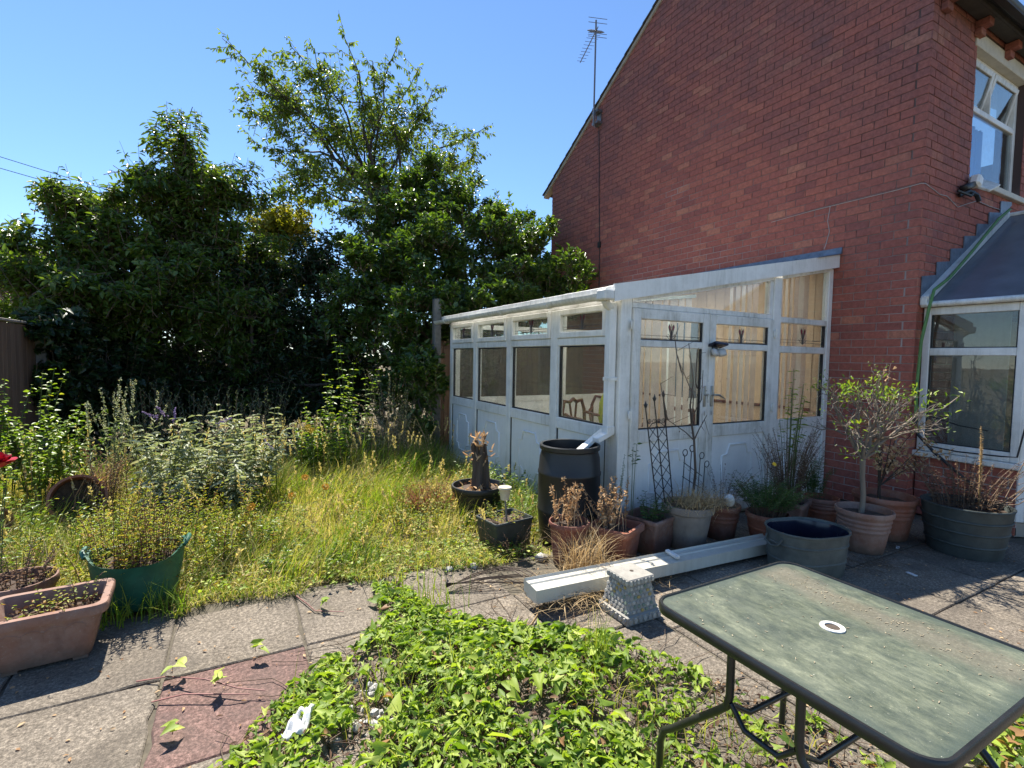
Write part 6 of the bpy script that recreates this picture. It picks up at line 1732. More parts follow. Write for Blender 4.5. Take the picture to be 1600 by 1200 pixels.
# ------------------------------------------------------------------ meadow
rng = np.random.default_rng(200)
LAWN = [(-3.6, 3.62), (-1.1, 3.50), (-.72, 3.46), (-.27, 3.50), (.36, 3.33), (1.0, 3.27), (1.7, 3.12), (2.0, 3.14), (2.2, 3.45), (2.62, 3.55), (2.66, 6.9), (2.5, 7.3), (.9, 7.4), (-.6, 7.0), (-2.35, 7.2), (-3.6, 8)]
V = Veg(201)
def field(n, h0, h1, r0, r1, keep=None, wid=(.004, .007), lean=(.3, 1.0), bias=0.0):
    x, y = scatter(rng, LAWN, n)
    w = wavy(x, y, 1.3, 1.0)
    if keep is not None:
        k = keep(x, y, w); x, y, w = x[k], y[k], w[k]
    n = len(x)
    H = rng.uniform(h0, h1, n) * (1 + .45 * w + .35 * wavy(x, y, 8, 3.3)) * (1 + .45 * np.clip((y - 5.2) / 1.2, 0, 1)) * np.clip((y - 3.0) / .5, .35, 1)
    P = np.stack([x, y, np.full(n, -.02)], 1)
    R = np.clip(rng.uniform(r0, r1, n) + .20 * wavy(x, y, 5.5, 2.0) + .12 * w + bias, 0, 1)
    az = wavy(x, y, 4.0, .6) * 2.2 + rng.normal(0, 1.0, n)
    blades(V, rng, P, H, H * rng.uniform(lean[0], lean[1], n), rng.uniform(wid[0], wid[1], n), R, az)
field(30000, .08, .27, .08, .9)
field(5000, .20, .40, .35, 1.0, lambda x, y, w: (wavy(x, y, 3, 1.7) > .25) & (y > 3.7), (.003, .006), (.15, .7))
field(14000, .14, .34, .0, .42, lambda x, y, w: (wavy(x, y, 7, 1.6) > .05), (.006, .012))
field(18000, .03, .14, .6, 1.0, None, (.006, .012), (.8, 1.8))
field(3600, .25, .42, 0, .35, lambda x, y, w: ((x - 1.7) ** 2 / .5 + (y - 6.6) ** 2 / 1.2 < 1) | ((x - 2.3) ** 2 + (y - 7.0) ** 2 < .25), (.008, .013), (.35, .9))
SPILL = [(-1.1, 3.40), (-.75, 3.28), (-.30, 3.22), (-.2, 3.34), (.3, 3.20), (.45, 3.28), (.9, 3.12), (1.1, 3.2), (1.8, 3.0), (2.05, 3.05), (2.0, 3.3), (1.0, 3.4), (.3, 3.5), (-1.1, 3.6)]
x, y = scatter(rng, SPILL, 4200); kq = (wavy(x, y, 6, 3.0) > -.15); x, y = x[kq], y[kq]; n = len(x)
az = rng.normal(-PI / 2, .9, n); H = rng.uniform(.03, .17, n) * (.7 + .6 * np.clip(wavy(x, y, 2, 4), 0, 1))
blades(V, rng, np.stack([x, y, np.zeros(n)], 1), H, H * rng.uniform(.5, 1.8, n), rng.uniform(.003, .007, n), rng.uniform(0, 1, n), az)
x, y = scatter(rng, [(-.78, 3.24), (-.3, 3.22), (-.25, 3.42), (-.8, 3.36)], 130); n = len(x)
blades(V, rng, np.stack([x, y, np.zeros(n)], 1), rng.uniform(.10, .26, n), rng.uniform(.03, .16, n), rng.uniform(.005, .010, n), rng.uniform(0, .5, n), None, 4)
# seed heads
x, y = scatter(rng, LAWN, 1500); k = (y > 5.6) & (x > .1) & (x < 1.7) | (rng.uniform(0, 1, len(x)) < .22)
x, y = x[k], y[k]
for i in range(len(x)):
    h = rng.uniform(.42, .74) * (1 if y[i] > 5.6 else .62) * (1 if y[i] > 4.4 else .75); lx, ly = rng.normal(0, .09, 2)
    b = np.array([x[i], y[i], 0]); tip = b + np.array([lx, ly, h]); V.sticks([b], [tip], .0022, .0014)
    kk = 22; t = rng.uniform(.74, 1.0, (kk, 1)); V.leaves(T_SMALL, b + (tip - b) * t, rng.normal(0, .35, (kk, 3)) + np.array([0, 0, 1.]), rng.normal(0, 1, (kk, 3)), .028, .011, rng.uniform(.85, 1, kk))
o = link('meadow_grass', V.leafmesh('meadow_grass', M['grass'])); tag(o, 'long unmown meadow grass bleached yellow by the sun', 'grass', None, 'stuff')
o = link('grass_stalks', V.stemmesh('grass_stalks', M['straw'])); tag(o, 'thin dry flowering stalks standing through the meadow grass', 'grass', None, 'stuff')
# broad-leaved weeds through the meadow
V = Veg(202)
x, y = scatter(rng, LAWN, 1100)
for i in range(len(x)):
    e = y[i] < 4.6
    if not e and rng.uniform() < .55: continue
    h = rng.uniform(.08, .30) * (1 if y[i] > 3.7 else .45)
    V.herb((x[i], y[i], -.01), int(rng.integers(2, 5)), h, .10, k=9, L=rng.uniform(.03, .06), W=rng.uniform(.014, .03), base_r=.05, t0=.15, droop=.25, r=.0025)
o = link('meadow_weeds', V.leafmesh('meadow_weeds', M['leaf_weed'])); tag(o, 'low yellowing broad-leaved weeds scattered through the meadow', 'weeds', None, 'stuff')
o = link('weed_stalks', V.stemmesh('weed_stalks', M['stem_green'])); tag(o, 'short green stalks of the meadow weeds', 'weeds', None, 'stuff')
def goldenrod(V):
    for x, y, h, n in ((-.66, 3.60, .66, 26), (-.48, 3.56, .58, 24), (-.57, 3.52, .50, 22), (-.75, 4.15, .45, 12), (-1.05, 4.2, .34, 10), (-.4, 4.1, .55, 14), (-.05, 4.2, .5, 12), (-.15, 3.85, .40, 10), (.15, 4.0, .38, 10)):
        V.herb((x, y, .02), n, h, .17, k=40, L=.042, W=.012, base_r=.13, t0=.15, droop=.1, r=.003, rnd=(.1, 1), upl=.6)
plant('goldenrod', 'yellow-green goldenrod stems crowding out of and around the green tub', 'weeds', -.5, 3.9, 0, M['stem_red'], M['leaf_weed'], 130, fn=goldenrod)
plant('dead_stalks', 'bundle of beige dead stalks behind the rim of the green tub', 'plant', -.45, 3.60, .24, M['twig'], M['leaf_dry'], 131, n=34, h=.32, spread=.08, k=10, L=.016, W=.007, base_r=.10, t0=.4, r=.0025)
plant('trough_litter', 'crisp red-brown leaf litter lying in the brown trough', 'litter', -.8, 3.1, .2, None, M['leaf_dead'], 173, fn=lambda V: V.leaves(T_LANCE, np.stack([-.80 + V.r.uniform(-.16, .16, 150), 3.10 + V.r.uniform(-.11, .11, 150), .205 + V.r.uniform(0, .025, 150)], 1), V.r.normal(0, 1, (150, 3)) * np.array([1, 1, .3]), V.r.normal(0, .4, (150, 3)) + np.array([0, 0, 1.]), V.r.uniform(.015, .05, 150), V.r.uniform(.006, .018, 150), V.r.uniform(.2, 1, 150)))
def potw(V): V.herb((-.80, 3.12, .19), 12, .11, .12, k=9, L=.03, W=.014, base_r=.13, t0=.2, r=.002); V.herb((-.72, 3.14, .19), 6, .14, .05, k=9, L=.025, W=.012, base_r=.06, t0=.2, r=.002)
plant('trough_seedlings', 'small yellow-green seedlings in the dry soil of the brown trough', 'plant', -.8, 3.1, .19, M['stem_red'], M['leaf_weed'], 132, fn=potw)
plant('dead_potful', 'rusty dead growth in the dark pot behind the trough', 'plant', -1.08, 3.62, .18, M['twig'], M['leaf_dead'], 133, n=22, h=.2, spread=.15, k=16, L=.03, W=.013, base_r=.11, t0=.1, r=.003)
plant('red_sedum', 'patch of rust-red dying sedum beside the black stump pot', 'plant', 1.62, 4.55, 0, M['stem_red'], M['leaf_rust'], 134, n=150, h=.24, spread=.2, k=18, L=.026, W=.012, base_r=.24, t0=.1, r=.002)
plant('creeping_mallow', 'fresh yellow-green leaves between the stump pot and the rain barrel', 'weeds', 2.25, 4.1, 0, M['stem_green'], M['leaf_bright'], 135, fn=lambda V: [V.herb((a, b, 0), 12, h, .16, k=14, L=.05, W=.036, base_r=.16, t0=.15, droop=.2, r=.003, tmpl=T_HEART) for a, b, h in ((2.2, 3.95, .26), (2.35, 4.2, .34), (2.45, 4.6, .34), (2.1, 3.65, .2), (2.3, 5.0, .3))])
def bright_herbs(V):
    for a, b, h in ((-.1, 3.95, .30), (.12, 4.15, .33), (-.95, 4.75, .3), (-.75, 3.95, .25), (.25, 3.62, .16), (.55, 3.55, .15), (-1.3, 4.4, .35), (-1.5, 5.2, .4), (-1.6, 4.4, .5)):
        V.herb((a, b, 0), 9, h, .14, k=13, L=.06, W=.024, base_r=.1, t0=.15, droop=.1, r=.003)
plant('feverfew', 'bright lime-green leafy weeds dotted along the front of the meadow', 'weeds', -.1, 4.0, 0, M['stem_green'], M['leaf_bright'], 136, fn=bright_herbs)
pr = thing('marigold', 'small orange marigold flowers in the middle of the meadow', 'flower', (.5, 4.6, 0))
Vm = Veg(137); fp = []
for a, b, h in ((.50, 4.75, .36), (.63, 4.45, .33), (.36, 4.35, .31), (.06, 4.05, .34)):
    Vm.herb((a, b, 0), 1, h, .01, k=6, L=.04, W=.014, base_r=.01, t0=.2, r=.002); fp.append((a, b, h + .01))
Vm.build(pr, ('stems', M['stem_green']), ('foliage', M['leaf_weed'])); flowers(pr, fp, .036, M['orange'], 11)

# stump in the black pot
st = thing('palm_stump', 'shredded dark palm stump in the black plastic pot', 'stump', (1.98, 4.20, .22))
m = MB(); rg = np.random.default_rng(12)
for k in range(16):
    a = 2 * PI * k / 16; q = .05 * rg.uniform(.6, 1.2); t_ = rg.normal(0, .02, 2); hh = rg.uniform(.34, .52)
    m.tube([(1.98 + q * 1.3 * math.cos(a), 4.2 + q * 1.3 * math.sin(a), .2), (1.98 + q * math.cos(a), 4.2 + q * math.sin(a), .42), (1.97 + q * .9 * math.cos(a) + t_[0], 4.2 + q * .9 * math.sin(a) + t_[1], .2 + hh)], [.03, .026, .014], 6)
m.build('trunk', M['bark'], st, 40)
V = Veg(140); k = 60; P = np.stack([1.97 + rg.normal(0, .05, k), 4.2 + rg.normal(0, .05, k), rg.uniform(.52, .74, k)], 1); V.leaves(T_LANCE, P, rg.normal(0, 1, (k, 3)) + np.array([0, 0, .5]), rg.normal(0, 1, (k, 3)), .08, .022, rg.uniform(.2, 1, k)); V.sticks([(1.97, 4.2, .2)], [(1.97, 4.2, .3)], .01, .01)
k = 50; P = np.stack([1.93 + rg.normal(0, .10, k), 4.15 + rg.normal(0, .09, k), rg.uniform(.23, .27, k)], 1); V.leaves(T_LANCE, P, rg.normal(0, 1, (k, 3)), rg.normal(0, .4, (k, 3)) + np.array([0, 0, 1]), .06, .03, rg.uniform(.2, 1, k))
V.build(st, ('fibres', M['twig']), ('frayed_fibre', M['leaf_dry']))
plant('small_planter_weeds', 'straw-coloured weeds filling the small dark planter', 'plant', 1.83, 3.42, .18, M['twig'], M['leaf_weed'], 141, n=26, h=.12, spread=.12, k=10, L=.03, W=.012, base_r=.13, t0=.2, r=.002)
plant('dark_tangle', 'tangle of dead brown stems in front of the small planter', 'plant', 1.80, 3.24, 0, M['twig'], M['leaf_dead'], 142, n=26, h=.2, spread=.2, k=8, L=.02, W=.01, base_r=.12, t0=.3, r=.0025, droop=.4)

# ------------------------------------------------------------------ what grows in the pots by the conservatory
def deadspikes(x, y, z, seed, n=16, h=.30):
    def f(V):
        R = V.r
        for i in range(n):
            a, b = x + R.normal(0, .055), y + R.normal(0, .055); hh = h * R.uniform(.6, 1.3); lx, ly = R.normal(0, .07, 2)
            P0 = np.array([a, b, z]); P1 = P0 + np.array([lx * .4, ly * .4, hh * .6]); P2 = P0 + np.array([lx, ly, hh]); V.path(np.array([P0, P1, P2]), .0035, .002)
            k = 46; t = R.uniform(.25, 1, (k, 1)); P = P0 + (P2 - P0) * t
            V.leaves(T_LANCE, P, R.normal(0, .9, (k, 3)) + np.array([0, 0, .5]), R.normal(0, 1, (k, 3)), .026, .012, R.uniform(.25, 1, k))
        m_ = 30; P = np.stack([x + R.normal(0, .07, m_), y + R.normal(0, .07, m_), np.full(m_, z)], 1); blades(V, R, P, R.uniform(.1, .28, m_), R.uniform(.03, .16, m_), np.full(m_, .006), R.uniform(.4, 1, m_))
    return f
plant('dead_lavender', 'crisp golden-brown dead flower stems in the dark red leaf pot', 'plant', 2.07, 2.88, .27, M['twig'], M['leaf_dry'], 150, fn=deadspikes(2.07, 2.88, .26, 150, 13, .26))
plant('dead_lavender', 'tall dead brown flower spikes in the square terracotta planter', 'plant', 2.43, 2.79, .21, M['twig'], M['leaf_dry'], 151, fn=deadspikes(2.40, 2.82, .21, 151, 20, .30))
plant('seedlings', 'straggling green seedlings with a taller sprig in the ribbed planter', 'plant', 2.80, 2.83, .22, M['stem_green'], M['leaf_fern'], 152, fn=lambda V: (V.herb((2.80, 2.83, .22), 16, .20, .14, k=12, L=.045, W=.016, base_r=.1, t0=.2, r=.003), V.herb((2.70, 2.93, .22), 2, .62, .04, k=9, L=.07, W=.03, base_r=.02, t0=.72, r=.004), V.herb((2.60, 2.98, .22), 3, .52, .06, k=40, L=.02, W=.006, base_r=.03, t0=.3, r=.003)))
def strawheap(cx, cy, cz, n, s, L0, L1, az0=None):
    def f(V):
        R = V.r; P = np.stack([cx + R.normal(0, s, n), cy + R.normal(0, s * .8, n), np.full(n, cz) + R.uniform(0, .05, n)], 1)
        az = R.uniform(0, 2 * PI, n) if az0 is None else R.normal(az0, .7, n)
        blades(V, R, P, R.uniform(.02, L0, n), R.uniform(.08, L1, n), R.uniform(.003, .006, n), R.uniform(0, 1, n), az, 4)
    return f
plant('straw_heap', 'heap of dry straw lying over the rim of the beige pot', 'straw', 3.12, 2.70, .30, None, M['straw'], 153, fn=strawheap(3.14, 2.66, .31, 520, .10, .22, .42))
plant('straw_heap', 'pale dry straw drooping down the side of the beige pot', 'straw', 3.26, 2.60, .33, None, M['straw'], 154, fn=strawheap(3.22, 2.58, .35, 170, .05, .03, .28, -1.0))
def sapling(V):
    R = V.r; tr = np.array([(3.27, 2.83, .28), (3.30, 2.83, .55), (3.27, 2.83, .82), (3.24, 2.84, .98), (3.22, 2.84, 1.12)])
    V.path(tr, .013, .008)
    for p, q in (((3.27, 2.83, .82), (2.95, 2.85, 1.02)), ((3.25, 2.84, .95), (3.10, 2.85, 1.45)), ((3.24, 2.84, 1.0), (3.36, 2.84, 1.40)), ((3.22, 2.84, 1.1), (3.18, 2.84, 1.62)), ((3.27, 2.83, .82), (3.45, 2.86, 1.02)), ((2.98, 2.85, 1.0), (2.90, 2.86, 1.30)), ((3.12, 2.85, 1.38), (3.02, 2.84, 1.68)), ((3.30, 2.84, 1.25), (3.28, 2.84, 1.55))):
        p, q = np.array(p), np.array(q); V.path(np.array([p, (p + q) / 2 + R.normal(0, .03, 3), q]), .007, .003)
        for i in range(3):
            a = p + (q - p) * R.uniform(.3, 1); V.sticks([a], [a + R.normal(0, .05, 3) + np.array([0, 0, .05])], .003, .0015)
    k = 30; P = tr[4] + R.normal(0, .2, (k, 3)); V.leaves(T_SMALL, P, R.normal(0, 1, (k, 3)), R.normal(0, 1, (k, 3)), .02, .008, R.uniform(0, 1, k))
plant('bare_sapling', 'bare brown sapling rising in front of the white door', 'tree', 3.27, 2.83, .28, M['bark'], M['leaf_dead'], 155, fn=sapling)
plant('dead_weeds', 'withered weeds in the terracotta pot beside the beige pot', 'plant', 3.54, 2.76, .24, M['twig'], M['leaf_dead'], 156, n=26, h=.34, spread=.22, k=10, L=.022, W=.012, base_r=.1, t0=.3, r=.002)
plant('feathery_plant', 'bushy feathery green plant filling its terracotta pot', 'plant', 3.74, 2.47, .21, M['twig'], M['leaf_fern'], 157, fn=lambda V: V.herb((3.74, 2.47, .21), 120, .30, .25, k=28, L=.036, W=.011, base_r=.12, t0=.4, droop=-.1, r=.002))
def leggy(V):
    R = V.r
    V.herb((4.24, 2.62, .22), 5, 1.18, .10, k=13, L=.085, W=.038, base_r=.05, t0=.62, droop=.3, r=.007)
    V.herb((4.2, 2.62, .22), 3, .95, .14, k=10, L=.07, W=.03, base_r=.04, t0=.55, droop=.3, r=.005)
plant('leggy_shrub', 'tall leggy shrub with green leaves at the top in front of the fixed pane', 'shrub', 4.24, 2.60, .22, M['stem_green'], M['leaf_bright'], 158, fn=leggy)
plant('dead_shrub', 'tangled brown dead shrub round the foot of the leggy shrub', 'shrub', 4.24, 2.60, .22, M['twig'], M['leaf_dead'], 159, fn=lambda V: (V.herb((4.24, 2.62, .22), 100, .68, .26, k=30, L=.022, W=.012, base_r=.10, t0=.15, droop=.2, r=.0025), V.herb((4.0, 2.66, .22), 14, .60, .30, k=9, L=.018, W=.016, base_r=.08, t0=.5, r=.0025)), extra=lambda r, V: flowers(r, [(3.92, 2.55, .62)], .022, M['yellow'], 8))
plant('conifer_sprig', 'dark green feathery conifer sprig against the brick wall', 'plant', 4.66, 2.62, .22, M['stem_green'], M['leaf_fern'], 160, fn=lambda V: (V.herb((4.70, 2.66, .22), 30, .40, .17, k=40, L=.035, W=.007, base_r=.06, t0=.2, droop=.0, r=.003, rnd=(0, .7)), V.herb((4.55, 2.55, .22), 12, .2, .1, k=14, L=.02, W=.008, base_r=.06, t0=.3, r=.002)))
# bare twisted shrub
root = thing('twisted_shrub', 'bare twisted grey shrub with a few pale leaf tufts in the pale pot', 'shrub', (4.33, 2.07, .28))
V = Veg(161); R = V.r; mb = MB()
b0 = np.array([4.33, 2.07, .26])
trk = [tuple(b0), (4.35, 2.07, .42), (4.32, 2.07, .58), (4.31, 2.07, .72)]
mb.tube(trk, [.022, .020, .019, .022], 8)
crown_tips = []
def branch(p, d, L, r, dep):
    q = p + d * L; mid = (p + q) / 2 + R.normal(0, L * .10, 3)
    mb.tube([tuple(p), tuple(mid), tuple(q)], [r, r * .85, r * .7], 6 if dep < 2 else 5)
    if dep >= 5: crown_tips.append((q, unit(q - mid))); return
    for _ in range(2 if R.uniform() < .75 else 3):
        nd = unit(unit(q - mid) + R.normal(0, .42, 3) + np.array([0, 0, .10])); branch(q, nd, L * R.uniform(.62, .92), r * .66, dep + 1)
for a in np.linspace(0, 2 * PI, 9)[:-1]:
    branch(np.array(trk[-1]), unit(np.array([math.cos(a) * .62, math.sin(a) * .45, R.uniform(.5, 1.1)])), .20, .012, 1)
branch(np.array(trk[-1]), unit(np.array([.35, -.05, 1.])), .22, .012, 1); branch(np.array(trk[-1]), unit(np.array([.1, .05, 1.])), .18, .012, 1)
pts = [(4.36, 2.05, .78), (4.55, 1.98, .92), (4.80, 1.92, 1.08), (5.05, 1.85, 1.12), (5.25, 1.82, 1.22)]
mb.tube(pts, [.011, .010, .008, .006, .004], 6)
mb.build('branches', M['bark_grey'], root, 60)
for q, d in crown_tips:
    if R.uniform() < (.02 if q[2] < 1.15 else .14):
        k = 7; V.leaves(T_LANCE, q + R.normal(0, .025, (k, 3)), R.normal(0, .8, (k, 3)) + d + np.array([0, 0, .4]), R.normal(0, .5, (k, 3)) + np.array([0, 0, 1]), .042, .015, R.uniform(.5, 1, k))
for q, d in crown_tips:
    k = 2; V.leaves(T_LANCE, q + R.normal(0, .03, (k, 3)), R.normal(0, .8, (k, 3)) + d, R.normal(0, .5, (k, 3)) + np.array([0, 0, 1]), .022, .009, R.uniform(0, .35, k))
for p in pts[3:] + [(4.95, 1.9, 1.2)]:
    k = 8; V.leaves(T_LANCE, np.array(p) + R.normal(0, .03, (k, 3)), R.normal(0, .8, (k, 3)) + np.array([0, 0, .5]), R.normal(0, .5, (k, 3)) + np.array([0, 0, 1]), .05, .018, R.uniform(.4, 1, k))
V.sticks([b0], [b0 + .01], .002, .002); V.build(root, ('twigs', M['bark_grey']), ('foliage', M['leaf_bright']))
def climber(V):
    R = V.r
    V.path(np.array([(4.84, 2.18, .30), (4.85, 2.2, .75), (4.8, 2.2, 1.1)]), .014, .008)
    for e in ((4.72, 2.16, 1.15), (4.95, 2.2, 1.42), (5.15, 2.1, 1.05), (5.3, 2.0, .85), (5.05, 2.1, .75), (4.7, 2.2, .85), (5.35, 2.05, 1.0), (4.98, 2.2, 1.25), (5.2, 2.0, .62), (5.42, 1.9, .72), (4.62, 2.2, 1.05), (5.0, 2.15, .6)):
        p = np.array([4.84, 2.18, .42]); q = np.array(e); mid = (p + q) / 2 + np.array([R.normal(0, .06), R.normal(0, .05), .10])
        t = np.linspace(0, 1, 6)[:, None]; pts = (1 - t) ** 2 * p + 2 * t * (1 - t) * mid + t * t * q; V.path(pts, .005, .002)
        k = 46; t = R.uniform(.25, 1, (k, 1)); P = (1 - t) ** 2 * p + 2 * t * (1 - t) * mid + t * t * q + R.normal(0, .022, (k, 3))
        V.leaves(T_HEART, P, R.normal(0, .8, (k, 3)) + np.array([0, 0, -.3]), R.normal(0, .6, (k, 3)) + np.array([0, -.4, 1]), .030, .026, R.uniform(.3, 1, k))
plant('dying_climber', 'dying climber with small yellow-brown leaves in the largest pot', 'plant', 4.84, 2.18, .30, M['bark'], M['leaf_dry'], 162, fn=climber)
def tubdead(V):
    R = V.r
    V.herb((5.03, 1.68, .33), 60, .42, .34, k=22, L=.03, W=.014, base_r=.20, t0=.1, droop=.2, r=.003)
    for e in ((5.3, 1.35, .62), (5.42, 1.3, .72), (5.35, 1.2, .66), (5.5, 1.4, .95)):
        V.path(np.array([(5.05, 1.62, .36), ((5.05 + e[0]) / 2, (1.62 + e[1]) / 2, .42), e]), .006, .003)
plant('dead_bush', 'mass of dead brown stems and leaves crammed in the barrel tub', 'plant', 5.03, 1.68, .33, M['twig'], M['leaf_dead'], 163, fn=tubdead)
plant('bleached_spike', 'pale dead flower spike standing up from the barrel tub', 'plant', 5.1, 1.60, .36, M['straw'], M['straw'], 164, n=3, h=.62, spread=.06, k=70, L=.022, W=.010, base_r=.04, t0=.35, r=.006)
plant('tub_weeds', 'little green weeds sprouting inside the oval tub', 'plant', 3.56, 2.0, .1, M['stem_green'], M['leaf_bright'], 165, n=12, h=.1, spread=.1, k=7, L=.04, W=.03, base_r=.09, t0=.3, r=.003, tmpl=T_HEART)
plant('dry_grass_clump', 'tuft of bleached dry grass flopping over the white trim', 'straw', 2.1, 2.62, 0, None, M['straw'], 166, fn=lambda V: (strawheap(2.02, 2.62, .05, 420, .08, .36, .34)(V), strawheap(1.80, 2.40, .02, 420, .15, .08, .26)(V), strawheap(2.3, 2.42, 0, 160, .12, .05, .2)(V)))

# ------------------------------------------------------------------ bindweed carpet in the foreground
rng = np.random.default_rng(300)
BIND = [(-.06, 2.0), (.22, 2.36), (.48, 2.48), (.66, 2.66), (.74, 3.15), (.92, 3.15), (.90, 2.80), (.98, 2.56), (1.22, 2.32), (1.40, 2.14), (1.66, 1.93), (1.80, 1.66), (1.95, 1.40), (2.05, 1.15), (2.05, .85), (1.5, .55), (.8, .5), (.2, 1.0), (-.25, 1.75)]
V = Veg(301)
def mound(x, y):
    return .02 + .115 * np.exp(-((x - .95) ** 2 / .22 + (y - 1.75) ** 2 / .16)) + .05 * np.exp(-((x - .75) ** 2 / .10 + (y - 2.25) ** 2 / .12)) + .05 * np.exp(-((x - 1.5) ** 2 / .1 + (y - 1.6) ** 2 / .1)) + .045 * np.clip(wavy(x, y, 5, 2.2), -.4, 1)
gaps = [(.46, 2.12, .10), (.46, 1.93, .11), (.61, 2.0, .06), (.19, 2.0, .09), (1.42, 1.55, .10), (1.70, 1.25, .12), (.33, 1.80, .10), (1.25, 1.95, .07), (1.9, 1.0, .15), (1.55, .9, .16), (.75, 2.55, .05)]
n = 14000
x, y = scatter(rng, BIND, n)
keep = np.ones(n, bool)
for gx, gy, gr in gaps: keep &= ((x - gx) ** 2 + (y - gy) ** 2 > (gr * rng.uniform(.55, 1.1, n)) ** 2)
keep &= (wavy(x, y, 9, 2.6) + .6 * wavy(x, y, 3, 6.5) > -.42) | (rng.uniform(0, 1, n) < .14)
thin = (x > 1.30) & (y < 1.85)
keep &= ~thin | (rng.uniform(0, 1, n) < .40)
front = (x + y * .4 < .95)
keep &= ~front | (rng.uniform(0, 1, n) < .7)
x, y = x[keep], y[keep]; n = len(x)
H = np.maximum(mound(x, y), .015)
z = H * rng.uniform(.25, 1.0, n) ** .6 + .012
az = rng.normal(-PI / 2, 2.0, n)
D = np.stack([np.cos(az), np.sin(az), rng.normal(-.08, .30, n)], 1)
N = np.stack([rng.normal(0, .55, n), rng.normal(0.05, .6, n), np.ones(n)], 1)
L = np.clip(rng.lognormal(math.log(.030), .42, n), .012, .075) * (1 - .18 * wavy(x, y, 6, 1.8)) * np.where(rng.uniform(0, 1, n) < .12, 1.2, 1)
R = np.clip(rng.beta(2.2, 2.2, n) * .92 + .04 * wavy(x, y, 2, 1.4), 0, 1); R[rng.uniform(0, 1, n) < .012] = 1.0
Wd = L * rng.uniform(.5, .9, n); grp = rng.integers(0, 4, n); PP = np.stack([x, y, z], 1)
for gi, tm in enumerate((T_HEART, T_HEART2, T_HEART3, T_HEART2)):
    q = grp == gi; V.leaves(tm, PP[q], D[q], N[q], L[q], Wd[q], R[q])
i = rng.uniform(0, 1, n) < .45
P1 = np.stack([x, y, z], 1)[i]; V.sticks(np.stack([x[i] + rng.normal(0, .02, i.sum()), y[i] + rng.normal(0, .02, i.sum()), np.full(i.sum(), .0)], 1), P1, .0016, .0011)
for _ in range(190):
    xx, yy_ = scatter(rng, BIND, 1); a = rng.uniform(0, 6); p = [np.array([xx[0], yy_[0], .015])]
    for s_ in range(7):
        a += rng.normal(0, .4); q = p[-1] + np.array([math.cos(a), math.sin(a), 0]) * .07; q[2] = max(.01, float(mound(q[0], q[1])) * .5 + rng.normal(0, .01)); p.append(q)
    V.path(np.array(p), .0024, .0016)
o = link('bindweed', V.leafmesh('bindweed', M['leaf_bind'])); tag(o, 'carpet of bright green heart-leaved bindweed smothering the paving', 'bindweed', None, 'stuff')
o = link('bindweed_stems', V.stemmesh('bindweed_stems', M['twig'])); tag(o, 'thin twining stems under the bindweed leaves', 'bindweed', None, 'stuff')
# dead brown leaves and straw caught under the living ones
Vd = Veg(306); x, y = scatter(rng, BIND, 1800); n = len(x)
Vd.leaves(T_LANCE, np.stack([x, y, np.maximum(.004, mound(x, y) * rng.uniform(.1, .95, n))], 1), rng.normal(0, 1, (n, 3)) * np.array([1, 1, .3]), rng.normal(0, .4, (n, 3)) + np.array([0, 0, 1.]), rng.uniform(.012, .045, n), rng.uniform(.005, .02, n), rng.uniform(0, 1, n))
x, y = scatter(rng, BIND, 1500); n = len(x); blades(Vd, rng, np.stack([x, y, np.zeros(n)], 1), rng.uniform(.02, .10, n), rng.uniform(.03, .14, n), rng.uniform(.002, .004, n), rng.uniform(.3, 1, n), None, 3)
o = link('dead_leaves', Vd.leafmesh('dead_leaves', M['leaf_dead'])); tag(o, 'dead brown leaves and stalks caught beneath the bindweed', 'litter', None, 'stuff')
# small creeping leaves along the meadow edge and to the right of the table
V = Veg(302)
EDGE = [(-.3, 3.42), (.4, 3.20), (1.0, 3.12), (1.9, 2.98), (2.05, 3.12), (1.8, 3.5), (1.0, 3.6), (.3, 3.65), (-.3, 3.7)]
x, y = scatter(rng, EDGE, 620); n = len(x)
V.leaves(T_HEART, np.stack([x, y, rng.uniform(.01, .09, n)], 1), np.stack([rng.normal(0, 1, n), rng.normal(-.5, 1, n), rng.normal(0, .3, n)], 1), np.stack([rng.normal(0, .4, n), rng.normal(0, .4, n), np.ones(n)], 1), rng.uniform(.012, .040, n), rng.uniform(.010, .030, n), rng.uniform(0, 1, n))
RIGHT = [(2.25, .75), (2.5, .9), (2.9, .95), (3.2, .5), (2.6, .2), (2.2, .35)]
x, y = scatter(rng, RIGHT, 700); n = len(x)
V.leaves(T_HEART, np.stack([x, y, rng.uniform(.01, .16, n)], 1), np.stack([rng.normal(0, 1, n), rng.normal(-.5, 1, n), rng.normal(-.2, .3, n)], 1), np.stack([rng.normal(0, .4, n), rng.normal(0, .4, n), np.ones(n)], 1), rng.uniform(.03, .065, n), rng.uniform(.022, .05, n), np.clip(rng.uniform(0, 1.15, n), 0, 1))
o = link('creeping_weeds', V.leafmesh('creeping_weeds', M['leaf_bind'])); tag(o, 'small creeping leaves fringing the meadow and the slabs past the table', 'weeds', None, 'stuff')
